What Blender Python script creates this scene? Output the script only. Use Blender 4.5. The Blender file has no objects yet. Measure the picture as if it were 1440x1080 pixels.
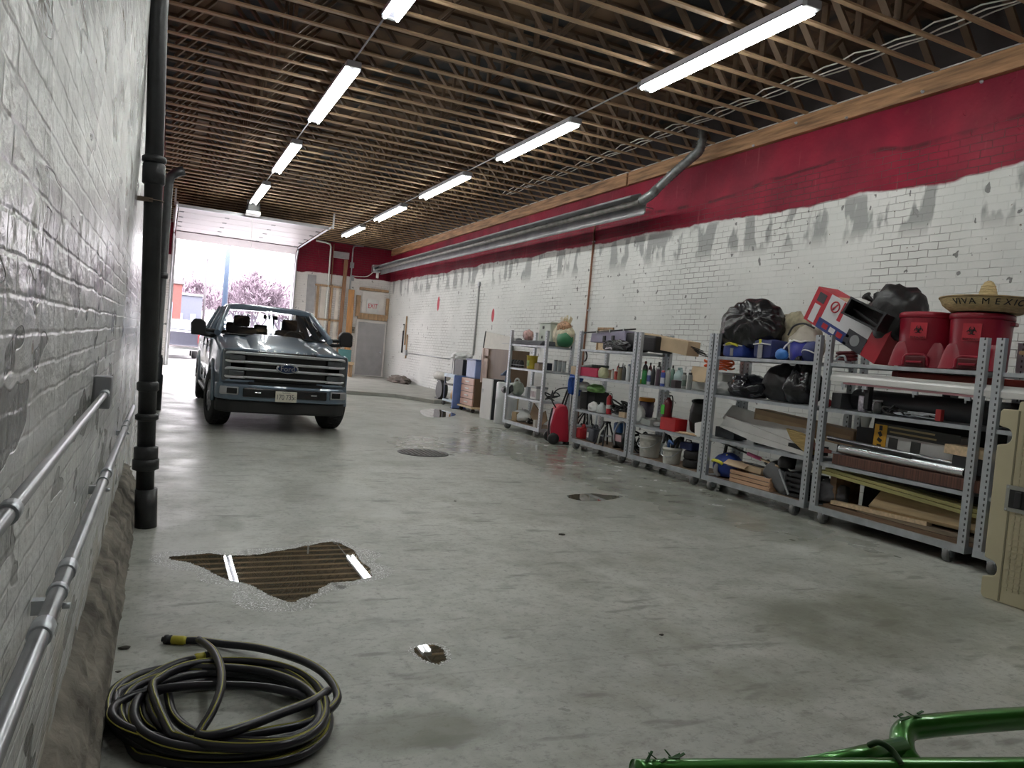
import bpy, bmesh, math, random
from mathutils import Vector, Matrix, noise as mnoise
C = bpy.context.scene.collection
SC = bpy.context.scene
PI = math.pi
# ---------------------------------------------------------------- camera
H = 1.47
FPX, PITCH, ROLL, YAW = 1036.4, -0.03887, 0.08774, 0.44632
_w = Vector((math.sin(YAW)*math.cos(PITCH), math.cos(YAW)*math.cos(PITCH), math.sin(PITCH)))
_r = Vector((math.cos(YAW), -math.sin(YAW), 0))
_u = _r.cross(_w)
RR = _r*math.cos(ROLL)+_u*math.sin(ROLL)
UU = -_r*math.sin(ROLL)+_u*math.cos(ROLL)
cam = bpy.data.cameras.new('camera'); camo = bpy.data.objects.new('camera', cam); C.objects.link(camo)
M = Matrix((RR, UU, -_w)).transposed().to_4x4(); M.translation = (0, 0, H); camo.matrix_world = M
cam.sensor_fit = 'HORIZONTAL'; cam.sensor_width = 36; cam.lens = FPX/1440*36
cam.clip_start = .02; cam.clip_end = 500
SC.camera = camo
# ---------------------------------------------------------------- light and exposure
LED = 29.5          # strip light tubes
SKY = 1.6; ZENITH = 19.0     # overcast sky: horizon and overhead
SC.view_settings.view_transform = 'Standard'; SC.view_settings.look = 'None'
SC.view_settings.gamma = 1; SC.view_settings.use_curve_mapping = False
SC.view_settings.exposure = 0.95
SC.cycles.max_bounces = 8; SC.cycles.diffuse_bounces = 4; SC.cycles.glossy_bounces = 4
SC.cycles.transparent_max_bounces = 12; SC.cycles.sample_clamp_indirect = 8
wd = bpy.data.worlds.new('overcast_sky'); SC.world = wd; wd.use_nodes = True
_nt = wd.node_tree; bg = _nt.nodes['Background']; bg.inputs[0].default_value = (1, .955, .995, 1)
_tc = _nt.nodes.new('ShaderNodeTexCoord'); _sx = _nt.nodes.new('ShaderNodeSeparateXYZ'); _nt.links.new(_tc.outputs['Generated'], _sx.inputs[0])
_mr = _nt.nodes.new('ShaderNodeMapRange'); _mr.inputs['From Min'].default_value = .04; _mr.inputs['From Max'].default_value = .75
_mr.inputs['To Min'].default_value = SKY; _mr.inputs['To Max'].default_value = ZENITH
_nt.links.new(_sx.outputs['Z'], _mr.inputs[0]); _nt.links.new(_mr.outputs[0], bg.inputs[1])

# ---------------------------------------------------------------- measuring helpers (pixel of the photo -> place in the room)
def ray(px, py): return _w+(px-720)/FPX*RR-(py-540)/FPX*UU
def onz(px, py, z=0.0):
    d = ray(px, py); return Vector((0, 0, H))+d*((z-H)/d.z)
def onx(px, py, X):
    d = ray(px, py); return Vector((0, 0, H))+d*(X/d.x)
def ony(px, py, Y):
    d = ray(px, py); return Vector((0, 0, H))+d*(Y/d.y)
def Yat(px, z, X):
    q = FPX*RR-(px-720)*_w
    return -(q.x*X+q.z*(z-H))/q.y
def Zat(py, X, Y):
    q = -FPX*UU-(py-540)*_w
    return H-(q.x*X+q.y*Y)/q.z
def fit(x0, x1, ytop, zb, X):
    """width along Y, centre Y and height of a thing on a shelf at depth X"""
    a = Yat(x0, zb, X); b = Yat(x1, zb, X); yc = (a+b)/2
    xm = (x0+x1)/2
    return yc, abs(a-b), Zat(ytop, X, yc)-zb

def fitr(x0, x1, ytop, zb, X):
    """the same for round things: width is the diameter"""
    yc, w, h = fit(x0, x1, ytop, zb, X); return yc, w*X/math.hypot(X, yc), h
def fitb(x0, x1, ytop, zb, X, dx):
    """the same for boxes of depth dx whose near side shows too"""
    a = Yat(x0, zb, X); b0 = Yat(x1, zb, X)
    b = Yat(x1, zb, X+dx); b = min(b, a-.45*(a-b0)); yc = (a+b)/2
    return yc, a-b, Zat(ytop, X, (a+b0)/2)-zb

# ---------------------------------------------------------------- materials
MATS = {}
def nodes(name):
    m = bpy.data.materials.new(name); m.use_nodes = True
    nt = m.node_tree; b = nt.nodes['Principled BSDF']
    return m, nt, b
def N(nt, t, **k):
    n = nt.nodes.new(t)
    for a, v in k.items(): setattr(n, a, v)
    return n
def mat(name, col, rough=.5, metal=0, var=.12, scale=6, bump=0, coat=0, spec=.5, bscale=None, stretch=None, rvar=0):
    if name in MATS: return MATS[name]
    m, nt, b = nodes(name); L = nt.links.new
    tc = N(nt, 'ShaderNodeTexCoord'); v = tc.outputs['Object']
    if stretch:
        mp = N(nt, 'ShaderNodeMapping'); mp.inputs['Scale'].default_value = stretch; L(v, mp.inputs['Vector']); v = mp.outputs[0]
    nz = N(nt, 'ShaderNodeTexNoise'); nz.inputs['Scale'].default_value = scale; nz.inputs['Detail'].default_value = 5
    L(v, nz.inputs['Vector'])
    rp = N(nt, 'ShaderNodeValToRGB')
    rp.color_ramp.elements[0].position = .3; rp.color_ramp.elements[1].position = .7
    rp.color_ramp.elements[0].color = tuple(c*(1-var) for c in col)+(1,)
    rp.color_ramp.elements[1].color = tuple(min(1, c*(1+var)) for c in col)+(1,)
    L(nz.outputs['Fac'], rp.inputs[0]); L(rp.outputs[0], b.inputs['Base Color'])
    b.inputs['Roughness'].default_value = rough; b.inputs['Metallic'].default_value = metal
    b.inputs['Specular IOR Level'].default_value = spec
    if coat: b.inputs['Coat Weight'].default_value = coat; b.inputs['Coat Roughness'].default_value = .06
    if rvar:
        mr = N(nt, 'ShaderNodeMapRange'); mr.inputs['To Min'].default_value = max(0, rough-rvar); mr.inputs['To Max'].default_value = min(1, rough+rvar)
        L(nz.outputs['Fac'], mr.inputs[0]); L(mr.outputs[0], b.inputs['Roughness'])
    if bump:
        n2 = N(nt, 'ShaderNodeTexNoise'); n2.inputs['Scale'].default_value = bscale or scale*3; n2.inputs['Detail'].default_value = 6
        L(v, n2.inputs['Vector'])
        bp = N(nt, 'ShaderNodeBump'); bp.inputs['Strength'].default_value = bump; bp.inputs['Distance'].default_value = .02
        L(n2.outputs['Fac'], bp.inputs['Height']); L(bp.outputs[0], b.inputs['Normal'])
    MATS[name] = m; return m
def emit(name, col, s):
    m, nt, b = nodes(name); b.inputs['Base Color'].default_value = col+(1,)
    b.inputs['Emission Color'].default_value = col+(1,); b.inputs['Emission Strength'].default_value = s
    return m
def glassy(name, tint, alpha, rough=.03):
    """clear pane: transparent with a glossy face"""
    m, nt, b = nodes(name); L = nt.links.new
    nt.nodes.remove(b); out = nt.nodes['Material Output']
    t = N(nt, 'ShaderNodeBsdfTransparent'); t.inputs[0].default_value = tint+(1,)
    g = N(nt, 'ShaderNodeBsdfGlossy'); g.inputs['Roughness'].default_value = rough; g.inputs[0].default_value = (1, 1, 1, 1)
    fr = N(nt, 'ShaderNodeFresnel'); fr.inputs[0].default_value = 1.5
    ma = N(nt, 'ShaderNodeMath', operation='ADD'); ma.inputs[1].default_value = alpha; L(fr.outputs[0], ma.inputs[0])
    mx = N(nt, 'ShaderNodeMixShader'); L(ma.outputs[0], mx.inputs[0]); L(t.outputs[0], mx.inputs[1]); L(g.outputs[0], mx.inputs[2])
    L(mx.outputs[0], out.inputs[0]); return m

# ---------------------------------------------------------------- mesh builder
class MB:
    def __init__(s): s.bm = bmesh.new()
    def box(s, c, d, rot=None, bev=0):
        v = bmesh.ops.create_cube(s.bm, size=1)['verts']
        T = Matrix.Translation(c) @ (rot.to_4x4() if rot else Matrix()) @ Matrix.Diagonal((d[0], d[1], d[2], 1))
        bmesh.ops.transform(s.bm, matrix=T, verts=v)
        if bev:
            es = list({e for q in v for e in q.link_edges})
            bmesh.ops.bevel(s.bm, geom=es, offset=min(bev, min(d)*.45), segments=2, profile=.6, affect='EDGES')
        return s
    def tube(s, pts, r, n=8, caps=True, closed=False):
        pts = [Vector(p) for p in pts]; k = len(pts)
        rs = r if isinstance(r, (list, tuple)) else [r]*k
        up = None; rings = []
        for i, p in enumerate(pts):
            a = pts[i-1] if (i > 0 or closed) else p
            b = pts[(i+1) % k] if (i < k-1 or closed) else p
            t = (b-a).normalized() if (b-a).length > 1e-9 else Vector((0, 0, 1))
            if up is None:
                up = Vector((0, 0, 1)) if abs(t.z) < .9 else Vector((1, 0, 0))
            side = t.cross(up)
            if side.length < 1e-6: side = t.orthogonal()
            side.normalize(); up = side.cross(t).normalized()
            rings.append([s.bm.verts.new(p+(side*math.cos(2*PI*j/n)+up*math.sin(2*PI*j/n))*rs[i]) for j in range(n)])
        m = k if closed else k-1
        for i in range(m):
            A, B = rings[i], rings[(i+1) % k]
            for j in range(n):
                f = s.bm.faces.new((A[j], A[(j+1) % n], B[(j+1) % n], B[j])); f.smooth = n > 5
        if caps and not closed:
            s.bm.faces.new(rings[0]); s.bm.faces.new(rings[-1][::-1])
        return s
    def cyl(s, a, b, r, n=16, r2=None):
        return s.tube([a, b], [r, r if r2 is None else r2], n)
    def lathe(s, prof, c=(0, 0, 0), n=24, rot=None, cap=True):
        """prof = (radius, z) going up"""
        R = rot.to_4x4() if rot else Matrix()
        T = Matrix.Translation(c) @ R; rings = []
        for r, z in prof:
            rings.append([s.bm.verts.new(T @ Vector((max(r, 1e-4)*math.cos(2*PI*j/n), max(r, 1e-4)*math.sin(2*PI*j/n), z))) for j in range(n)])
        for A, B in zip(rings, rings[1:]):
            for j in range(n):
                f = s.bm.faces.new((A[j], A[(j+1) % n], B[(j+1) % n], B[j])); f.smooth = True
        if cap:
            s.bm.faces.new(rings[0][::-1]); s.bm.faces.new(rings[-1])
        return s
    def prism(s, pts, axis, a, b):
        """outline in the two other axes, extruded from a to b along axis"""
        def mk(p, t):
            return Vector((t, p[0], p[1])) if axis == 'x' else Vector((p[0], t, p[1])) if axis == 'y' else Vector((p[0], p[1], t))
        A = [s.bm.verts.new(mk(p, a)) for p in pts]; B = [s.bm.verts.new(mk(p, b)) for p in pts]; n = len(pts)
        s.bm.faces.new(A[::-1]); s.bm.faces.new(B)
        for i in range(n): s.bm.faces.new((A[i], A[(i+1) % n], B[(i+1) % n], B[i]))
        return s
    def ell(s, c, r, rot=None, n=16):
        v = bmesh.ops.create_uvsphere(s.bm, u_segments=n, v_segments=max(6, n//2), radius=1)['verts']
        T = Matrix.Translation(c) @ (rot.to_4x4() if rot else Matrix()) @ Matrix.Diagonal((r[0], r[1], r[2], 1))
        bmesh.ops.transform(s.bm, matrix=T, verts=v)
        for f in {f for q in v for f in q.link_faces}: f.smooth = True
        return s
    def blob(s, c, r, seed=0, amp=.18, freq=1.6, sub=4, flat=-.7, knot=None, pleat=0, rot=None):
        v = bmesh.ops.create_icosphere(s.bm, subdivisions=sub, radius=1)['verts']
        kd = Vector(knot).normalized() if knot else None
        o = Vector((seed*7.3, seed*3.1, seed*1.7))
        for q in v:
            d = q.co.normalized()
            k = 1+amp*mnoise.noise(d*freq+o)+amp*.5*mnoise.noise(d*freq*2.7+o)+amp*.22*abs(mnoise.noise(d*freq*7+o))
            if kd:
                t = d.dot(kd); a = math.acos(max(-1, min(1, t)))
                s1 = kd.orthogonal().normalized(); s2 = kd.cross(s1)
                th = math.atan2(d.dot(s2), d.dot(s1))
                k *= 1+pleat*math.sin(th*13+2*math.sin(th*3+seed))*math.exp(-a*1.1)-.06*math.exp(-(a/.12)**2)
            p = d*k
            if p.z < flat: p.z = flat+(p.z-flat)*.08
            q.co = p
        T = Matrix.Translation(c) @ (rot.to_4x4() if rot else Matrix()) @ Matrix.Diagonal((r[0], r[1], r[2], 1))
        bmesh.ops.transform(s.bm, matrix=T, verts=v)
        for f in {f for q in v for f in q.link_faces}: f.smooth = True
        return s
    def grid(s, f, nu, nv, smooth=True):
        V = [[s.bm.verts.new(f(i/nu, j/nv)) for j in range(nv+1)] for i in range(nu+1)]
        for i in range(nu):
            for j in range(nv):
                q = s.bm.faces.new((V[i][j], V[i+1][j], V[i+1][j+1], V[i][j+1])); q.smooth = smooth
        return s
    def build(s, name, m, parent=None, loc=None, rot=None, bev=0, smooth=False):
        bmesh.ops.recalc_face_normals(s.bm, faces=s.bm.faces[:])
        me = bpy.data.meshes.new(name); s.bm.to_mesh(me); s.bm.free()
        if m: me.materials.append(m)
        if smooth:
            for p in me.polygons: p.use_smooth = True
        return link(name, me, parent, loc, rot, bev)
def link(name, me, parent=None, loc=None, rot=None, bev=0):
    o = bpy.data.objects.new(name, me); C.objects.link(o)
    if loc: o.location = loc
    if rot: o.rotation_euler = rot
    if parent: o.parent = parent
    if bev:
        b = o.modifiers.new('bevel', 'BEVEL'); b.width = bev; b.segments = 2; b.limit_method = 'ANGLE'
    return o
def tag(o, label, cat, group=None):
    o['label'] = label; o['category'] = cat
    if group: o['group'] = group
    return o
def thing(name, label, cat, loc=(0, 0, 0), rz=0, group=None, rot=None):
    o = bpy.data.objects.new(name, None); C.objects.link(o); o.empty_display_size = .1
    o.location = loc; o.rotation_euler = rot or (0, 0, rz)
    return tag(o, label, cat, group)
def struct(o): o['kind'] = 'structure'; return o
def dup(root, loc=None, label=None):
    r = root.copy(); C.objects.link(r)
    if loc: r.location = loc
    if label: r['label'] = label
    for ch in list(root.children):
        c = ch.copy(); C.objects.link(c); c.parent = r
        for g in list(ch.children):
            d = g.copy(); C.objects.link(d); d.parent = c
    return r
def text(name, body, size, loc, rot, m, parent=None, ext=.001, sx=1, align='CENTER', space=1):
    cu = bpy.data.curves.new(name, 'FONT'); cu.body = body; cu.size = size; cu.extrude = ext
    cu.align_x = align; cu.align_y = 'CENTER'; cu.space_character = space; cu.materials.append(m)
    f = bpy.data.objects.new(name, cu); C.objects.link(f)
    me = bpy.data.meshes.new_from_object(f.evaluated_get(bpy.context.evaluated_depsgraph_get()))
    bpy.data.objects.remove(f); bpy.data.curves.remove(cu); me.name = name
    if not me.materials: me.materials.append(m)
    o = link(name, me, parent, loc, rot); o.scale = (sx, 1, 1)
    return o
def smooth_path(pts, k=6, closed=False):
    P = [Vector(p) for p in pts]; n = len(P); out = []
    rng = range(n if closed else n-1)
    for i in rng:
        p0 = P[i-1] if (i > 0 or closed) else P[i]; p1 = P[i]; p2 = P[(i+1) % n]
        p3 = P[(i+2) % n] if (i+2 < n or closed) else p2
        for j in range(k):
            t = j/k
            out.append(.5*((2*p1)+(-p0+p2)*t+(2*p0-5*p1+4*p2-p3)*t*t+(-p0+3*p1-3*p2+p3)*t**3))
    if not closed: out.append(P[-1])
    return out
def rotz(a): return Matrix.Rotation(a, 3, 'Z')
def rotx(a): return Matrix.Rotation(a, 3, 'X')
def roty(a): return Matrix.Rotation(a, 3, 'Y')
FX = (PI/2, 0, -PI/2)    # lettering on a face that looks towards -X
FY = (PI/2, 0, 0)        # lettering on a face that looks towards -Y
# ================================================================ the room
def brick_mat(name, left=False, back=False):
    m, nt, b = nodes(name); L = nt.links.new
    tc = N(nt, 'ShaderNodeTexCoord'); sp = N(nt, 'ShaderNodeSeparateXYZ'); L(tc.outputs['Object'], sp.inputs[0])
    cb = N(nt, 'ShaderNodeCombineXYZ'); L(sp.outputs['X' if back else 'Y'], cb.inputs[0]); L(sp.outputs['Z'], cb.inputs[1])
    # wobble the courses
    wn = N(nt, 'ShaderNodeTexNoise'); wn.inputs['Scale'].default_value = 4; wn.inputs['Detail'].default_value = 6; L(tc.outputs['Object'], wn.inputs['Vector'])
    vs = N(nt, 'ShaderNodeVectorMath', operation='SCALE'); vs.inputs['Scale'].default_value = .03; L(wn.outputs['Color'], vs.inputs[0])
    va = N(nt, 'ShaderNodeVectorMath', operation='ADD'); L(cb.outputs[0], va.inputs[0]); L(vs.outputs[0], va.inputs[1])
    br = N(nt, 'ShaderNodeTexBrick'); L(va.outputs[0], br.inputs['Vector'])
    br.inputs['Scale'].default_value = 1; br.inputs['Brick Width'].default_value = .19 if left else .26; br.inputs['Row Height'].default_value = .063 if left else .092
    br.inputs['Mortar Size'].default_value = .008 if left else .0055; br.inputs['Mortar Smooth'].default_value = 1.0 if left else .6
    br.inputs['Color1'].default_value = (.93, .93, .93, 1); br.inputs['Color2'].default_value = (1, 1, 1, 1); br.inputs['Mortar'].default_value = (.70, .70, .70, 1)
    def noise(sc, det=5, vec=None, st=None):
        n = N(nt, 'ShaderNodeTexNoise'); n.inputs['Scale'].default_value = sc; n.inputs['Detail'].default_value = det
        src = vec or tc.outputs['Object']
        if st:
            mp = N(nt, 'ShaderNodeMapping'); mp.inputs['Scale'].default_value = st; L(src, mp.inputs['Vector']); src = mp.outputs[0]
        L(src, n.inputs['Vector']); return n.outputs['Fac']
    def ramp(src, a, b_, c0=0, c1=1):
        r = N(nt, 'ShaderNodeMapRange'); r.inputs['From Min'].default_value = a; r.inputs['From Max'].default_value = b_
        r.inputs['To Min'].default_value = c0; r.inputs['To Max'].default_value = c1; L(src, r.inputs[0]); return r.outputs[0]
    def math_(op, a, b_):
        n = N(nt, 'ShaderNodeMath', operation=op)
        for i, q in enumerate((a, b_)):
            if isinstance(q, (int, float)): n.inputs[i].default_value = q
            else: L(q, n.inputs[i])
        return n.outputs[0]
    def mix(f, a, b_, mode='MIX'):
        n = N(nt, 'ShaderNodeMix', data_type='RGBA', blend_type=mode)
        if isinstance(f, (int, float)): n.inputs[0].default_value = f
        else: L(f, n.inputs[0])
        for i, q in ((6, a), (7, b_)):
            if isinstance(q, tuple): n.inputs[i].default_value = q+(1,)
            else: L(q, n.inputs[i])
        return n.outputs[2]
    Z = sp.outputs['Z']
    big = noise(.8, 4); fine = noise(14, 6)
    white = mix(ramp(big, .35, .65), (.56, .57, .55), (.66, .66, .64))
    if left: white = mix(ramp(noise(1.8, 6, st=(1, .6, .6)), .42, .6), (.47, .48, .47), (.61, .61, .60))
    if left:
        low = math_('MULTIPLY', ramp(Z, .85, .35), ramp(noise(4.5, 5, st=(1, .5, 1)), .50, .62))
        white = mix(math_('MULTIPLY', low, .8), white, (.30, .26, .20))
    if back: white = mix(.9, white, (.80, .77, .75))
    # peeled and bare patches
    peel = ramp(noise(6.5 if left else 8, 2, st=(1, .42, 1) if left else (1, 1, .7)), .595 if left else .70, .605 if left else .715)
    white = mix(peel, white, (.21, .21, .205))
    specks = ramp(noise(17, 2), .73, .76)
    white = mix(specks, white, (.20, .17, .14))
    if not back and not left:   # smears of bare render just under the red band
        band = math_('MULTIPLY', ramp(Z, 3.35, 3.6), ramp(Z, 4.1, 4.0))
        smear = math_('MULTIPLY', band, ramp(noise(3.0, 4, st=(1, 1, .35)), .51, .56))
        white = mix(math_('MULTIPLY', smear, .9), white, (.28, .285, .28))
        for (yy, zz, ry, rz) in ((19.2, 2.55, .10, .20), (23.9, 3.0, .12, .26)):
            dy = math_('DIVIDE', math_('SUBTRACT', sp.outputs['Y'], yy), ry); dz = math_('DIVIDE', math_('SUBTRACT', Z, zz), rz)
            e = math_('ADD', math_('MULTIPLY', dy, dy), math_('MULTIPLY', dz, dz))
            white = mix(ramp(e, 1, .8), white, (.5, .08, .1))
    red = mix(ramp(noise(1.3, 4), .35, .65), (.155, .006, .022), (.25, .010, .032))
    red = mix(ramp(noise(11, 4), .63, .72, 0, .5), red, (.2, .02, .03))
    red = mix(ramp(noise(9, 3, st=(1, 1, .1)), .66, .75, 0, .35), red, (.36, .10, .11))
    edge = math_('ADD', Z, math_('MULTIPLY', math_('SUBTRACT', noise(1.1, 4), .5), .28))
    isred = ramp(edge, 4.03, 4.06)
    col = mix(isred, white, red)
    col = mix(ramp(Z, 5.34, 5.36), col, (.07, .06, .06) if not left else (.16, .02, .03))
    # the upper band is smooth render, no courses
    smooth_ = ramp(math_('ADD', Z, math_('MULTIPLY', math_('SUBTRACT', noise(.35, 3), .5), .7)), 4.48, 4.55) if not back else ramp(Z, 9, 10)
    brick_f = math_('SUBTRACT', 1, smooth_)
    ledge = math_('MULTIPLY', math_('MULTIPLY', smooth_, brick_f), 4)
    col = mix(math_('MULTIPLY', ledge, ramp(noise(2.2, 4), .42, .55, 0, .8)), col, (.05, .012, .014))
    col = mix(math_('MULTIPLY', brick_f, .15 if left else .25), col, mix(1.0, col, br.outputs['Color'], 'MULTIPLY'))
    crack = math_('MULTIPLY', math_('MULTIPLY', br.outputs['Fac'], brick_f), math_('MAXIMUM', ramp(noise(.9, 5), .47, .62, 0, .7), math_('MULTIPLY', isred, ramp(noise(1.7, 4), .35, .55, .25, .85))))
    col = mix(crack if not left else math_('MULTIPLY', crack, .12), col, (.09, .07, .065))
    L(col, b.inputs['Base Color'])
    h = math_('MULTIPLY', math_('MULTIPLY', math_('MULTIPLY', math_('SUBTRACT', 1, br.outputs['Fac']), brick_f), 1.0 if left else ramp(noise(.9, 5), .42, .6, .25, 1)), .16 if left else .7)
    h = math_('ADD', h, math_('MULTIPLY', fine, .55))
    if left: h = math_('ADD', h, math_('MULTIPLY', noise(13, 6, st=(1, .45, 1)), 1.1)); h = math_('ADD', h, math_('MULTIPLY', noise(5, 4), 1.6 if left else 1.1))
    h = math_('SUBTRACT', h, math_('MULTIPLY', peel, .3))
    bp = N(nt, 'ShaderNodeBump'); bp.inputs['Strength'].default_value = .8 if left else .8; bp.inputs['Distance'].default_value = .02 if left else .016
    L(h, bp.inputs['Height']); L(bp.outputs[0], b.inputs['Normal'])
    b.inputs['Specular IOR Level'].default_value = .5 if left else .2
    L(ramp(big, .3, .7, (.17 if left else .5), (.32 if left else .7)), b.inputs['Roughness'])
    return m
MW_R = brick_mat('painted_brick_right'); MW_L = brick_mat('painted_brick_left', left=True); MW_B = brick_mat('painted_brick_back', back=True)

def floor_mat():
    m, nt, b = nodes('sealed_concrete'); L = nt.links.new
    tc = N(nt, 'ShaderNodeTexCoord'); sp = N(nt, 'ShaderNodeSeparateXYZ'); L(tc.outputs['Object'], sp.inputs[0])
    X, Y = sp.outputs['X'], sp.outputs['Y']
    def noise(sc, det=5, st=None, rg=.5):
        n = N(nt, 'ShaderNodeTexNoise'); n.inputs['Scale'].default_value = sc; n.inputs['Detail'].default_value = det; n.inputs['Roughness'].default_value = rg
        src = tc.outputs['Object']
        if st:
            mp = N(nt, 'ShaderNodeMapping'); mp.inputs['Scale'].default_value = st; mp.inputs['Rotation'].default_value = (0, 0, .5); L(src, mp.inputs['Vector']); src = mp.outputs[0]
        L(src, n.inputs['Vector']); return n.outputs['Fac']
    def ramp(src, a, b_, c0=0, c1=1):
        r = N(nt, 'ShaderNodeMapRange'); r.inputs['From Min'].default_value = a; r.inputs['From Max'].default_value = b_
        r.inputs['To Min'].default_value = c0; r.inputs['To Max'].default_value = c1; L(src, r.inputs[0]); return r.outputs[0]
    def mt(op, a, b_):
        n = N(nt, 'ShaderNodeMath', operation=op)
        for i, q in enumerate((a, b_)):
            if isinstance(q, (int, float)): n.inputs[i].default_value = q
            else: L(q, n.inputs[i])
        return n.outputs[0]
    def mix(f, a, b_):
        n = N(nt, 'ShaderNodeMix', data_type='RGBA')
        if isinstance(f, (int, float)): n.inputs[0].default_value = f
        else: L(f, n.inputs[0])
        for i, q in ((6, a), (7, b_)):
            if isinstance(q, tuple): n.inputs[i].default_value = q+(1,)
            else: L(q, n.inputs[i])
        return n.outputs[2]
    wob = mt('MULTIPLY', mt('SUBTRACT', noise(1.7, 4), .5), 1.3)
    def ell(cx, cy, rx, ry, soft=.55):
        dx = mt('DIVIDE', mt('SUBTRACT', X, cx), rx); dy = mt('DIVIDE', mt('SUBTRACT', Y, cy), ry)
        e = mt('ADD', mt('ADD', mt('MULTIPLY', dx, dx), mt('MULTIPLY', dy, dy)), wob)
        return mt('MULTIPLY', ramp(e, 1+soft, 1-soft), ramp(noise(3.1, 6), .3, .6, .45, 1))
    col = mix(ramp(noise(.55, 6, rg=.6), .36, .66), (.345, .358, .325), (.50, .512, .47))
    col = mix(ramp(noise(2.1, 7, rg=.62), .50, .66, 0, .5), col, (.235, .235, .18))
    col = mix(ramp(noise(3.3, 7, rg=.62), .56, .68, 0, .45), col, (.47, .48, .45))
    col = mix(ramp(noise(5, 8, rg=.7), .48, .70, 0, .6), col, (.20, .205, .175))
    col = mix(ramp(noise(2.3, 5, st=(1, 3.2, 1)), .60, .68, 0, .7), col, (.15, .155, .13))
    col = mix(ramp(noise(22, 6, rg=.7), .52, .70, 0, .75), col, (.16, .16, .14))
    col = mix(ramp(noise(70, 3), .62, .72, 0, .5), col, (.14, .14, .12))
    col = mix(ramp(noise(14, 4, st=(1, 7, 1)), .62, .70, 0, .5), col, (.13, .13, .115))
    col = mix(ramp(noise(1.1, 7, rg=.65), .60, .66, 0, .4), col, (.50, .51, .48))
    dark = mix(1.0, col, (.105, .105, .085))
    for (cx, cy, rx, ry, k) in ((3.9, 3.05, .75, .55, .75), (4.9, 3.3, .6, .5, .5), (1.0, 2.62, .30, .15, .8), (2.9, 2.6, .5, .22, .35), (2.6, 4.4, .25, .5, .3), (.55, 5.9, .1, .25, .5), (1.7, 7.2, .3, .3, -.5), (.35, 5.2, .3, .6, -.6), (1.75, 6.3, .25, .35, -.4), (2.5, 3.2, .3, .3, .25)):
        col = mix(mt('MULTIPLY', ell(cx, cy, rx, ry), abs(k)), col, (.14, .148, .105) if k > 0 else (.55, .56, .53))
    # wet strip along the racks
    wet = ell(5.75, 9.0, 1.2, 4.4, .3)
    wet = mt('MAXIMUM', wet, ell(4.5, 10.6, 1.5, 1.0, .3))
    col = mix(mt('MULTIPLY', wet, .62), col, (.15, .155, .115))
    # saw cut joints
    def joint(c, p, off):
        f = mt('PINGPONG', mt('SUBTRACT', mt('ADD', c, mt('MULTIPLY', wob, .01)), off), p)
        return ramp(f, .012, .004)
    jn = joint(Y, 2.3, 3.05)
    col = mix(mt('MULTIPLY', jn, .22), col, (.16, .16, .14))
    L(col, b.inputs['Base Color'])
    rg = mt('ADD', ramp(noise(1.4, 5), .3, .7, .24, .44), mt('MULTIPLY', noise(9, 4), .10))
    rr = N(nt, 'ShaderNodeMix', data_type='FLOAT'); L(wet, rr.inputs[0]); L(rg, rr.inputs[2]); rr.inputs[3].default_value = .17
    L(rr.outputs[0], b.inputs['Roughness'])
    bp = N(nt, 'ShaderNodeBump'); bp.inputs['Strength'].default_value = .12; bp.inputs['Distance'].default_value = .01
    L(noise(3.5, 6), bp.inputs['Height']); L(bp.outputs[0], b.inputs['Normal'])
    return m
CEIL = 5.37
XL, XR, YB, YF = -.215, 8.40, 30.1, -5.0
MCONC = floor_mat()
struct(MB().box(((XL+XR)/2, (YB+YF)/2+.2, -.1), (XR-XL+.6, YB-YF+.4, .2)).build('floor', MCONC))
struct(MB().box((XL-.15, (YB+YF)/2, 3), (.3, YB-YF+.6, 6)).build('wall_left', MW_L))
struct(MB().box((XR+.15, (YB+YF)/2, 3), (.3, YB-YF+.6, 6)).build('wall_right', MW_R))
DX0, DX1, DZ = .24, 4.50, 4.75
mb = MB().box(((XL+DX0)/2, YB+.15, 3), (DX0-XL, .3, 6)).box(((DX1+XR)/2, YB+.15, 3), (XR-DX1, .3, 6)).box(((DX0+DX1)/2, YB+.15, (DZ+6)/2), (DX1-DX0, .3, 6-DZ))
struct(mb.build('wall_back', MW_B))
struct(MB().box(((XL+XR)/2, YF-.15, 3), (XR-XL, .3, 6)).build('wall_front', MW_B))
# rubble footing along the left wall
MRUB = mat('rubble_footing', (.165, .15, .125), .95, var=.6, scale=7, bump=1.0, bscale=16)
def rub(u, v):
    y = -1+9.2*u; p = Vector((y*1.6, v*2, 0)); n = mnoise.noise(p*1.7)*.5+mnoise.noise(p*5.1)*.3+mnoise.noise(p*13)*.18
    k = min(1, max(.15, (8.2-y)/1.5))
    x = XL-.01+(.125*k)*(1-(v**2.4)*.85)+n*.045*(1-abs(2*v-1)**6); z = v*.32*k*(1+.25*n)
    return Vector((x if v < .98 else XL-.02, y, z))
struct(MB().grid(rub, 260, 14).build('trim_1', MRUB))
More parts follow.
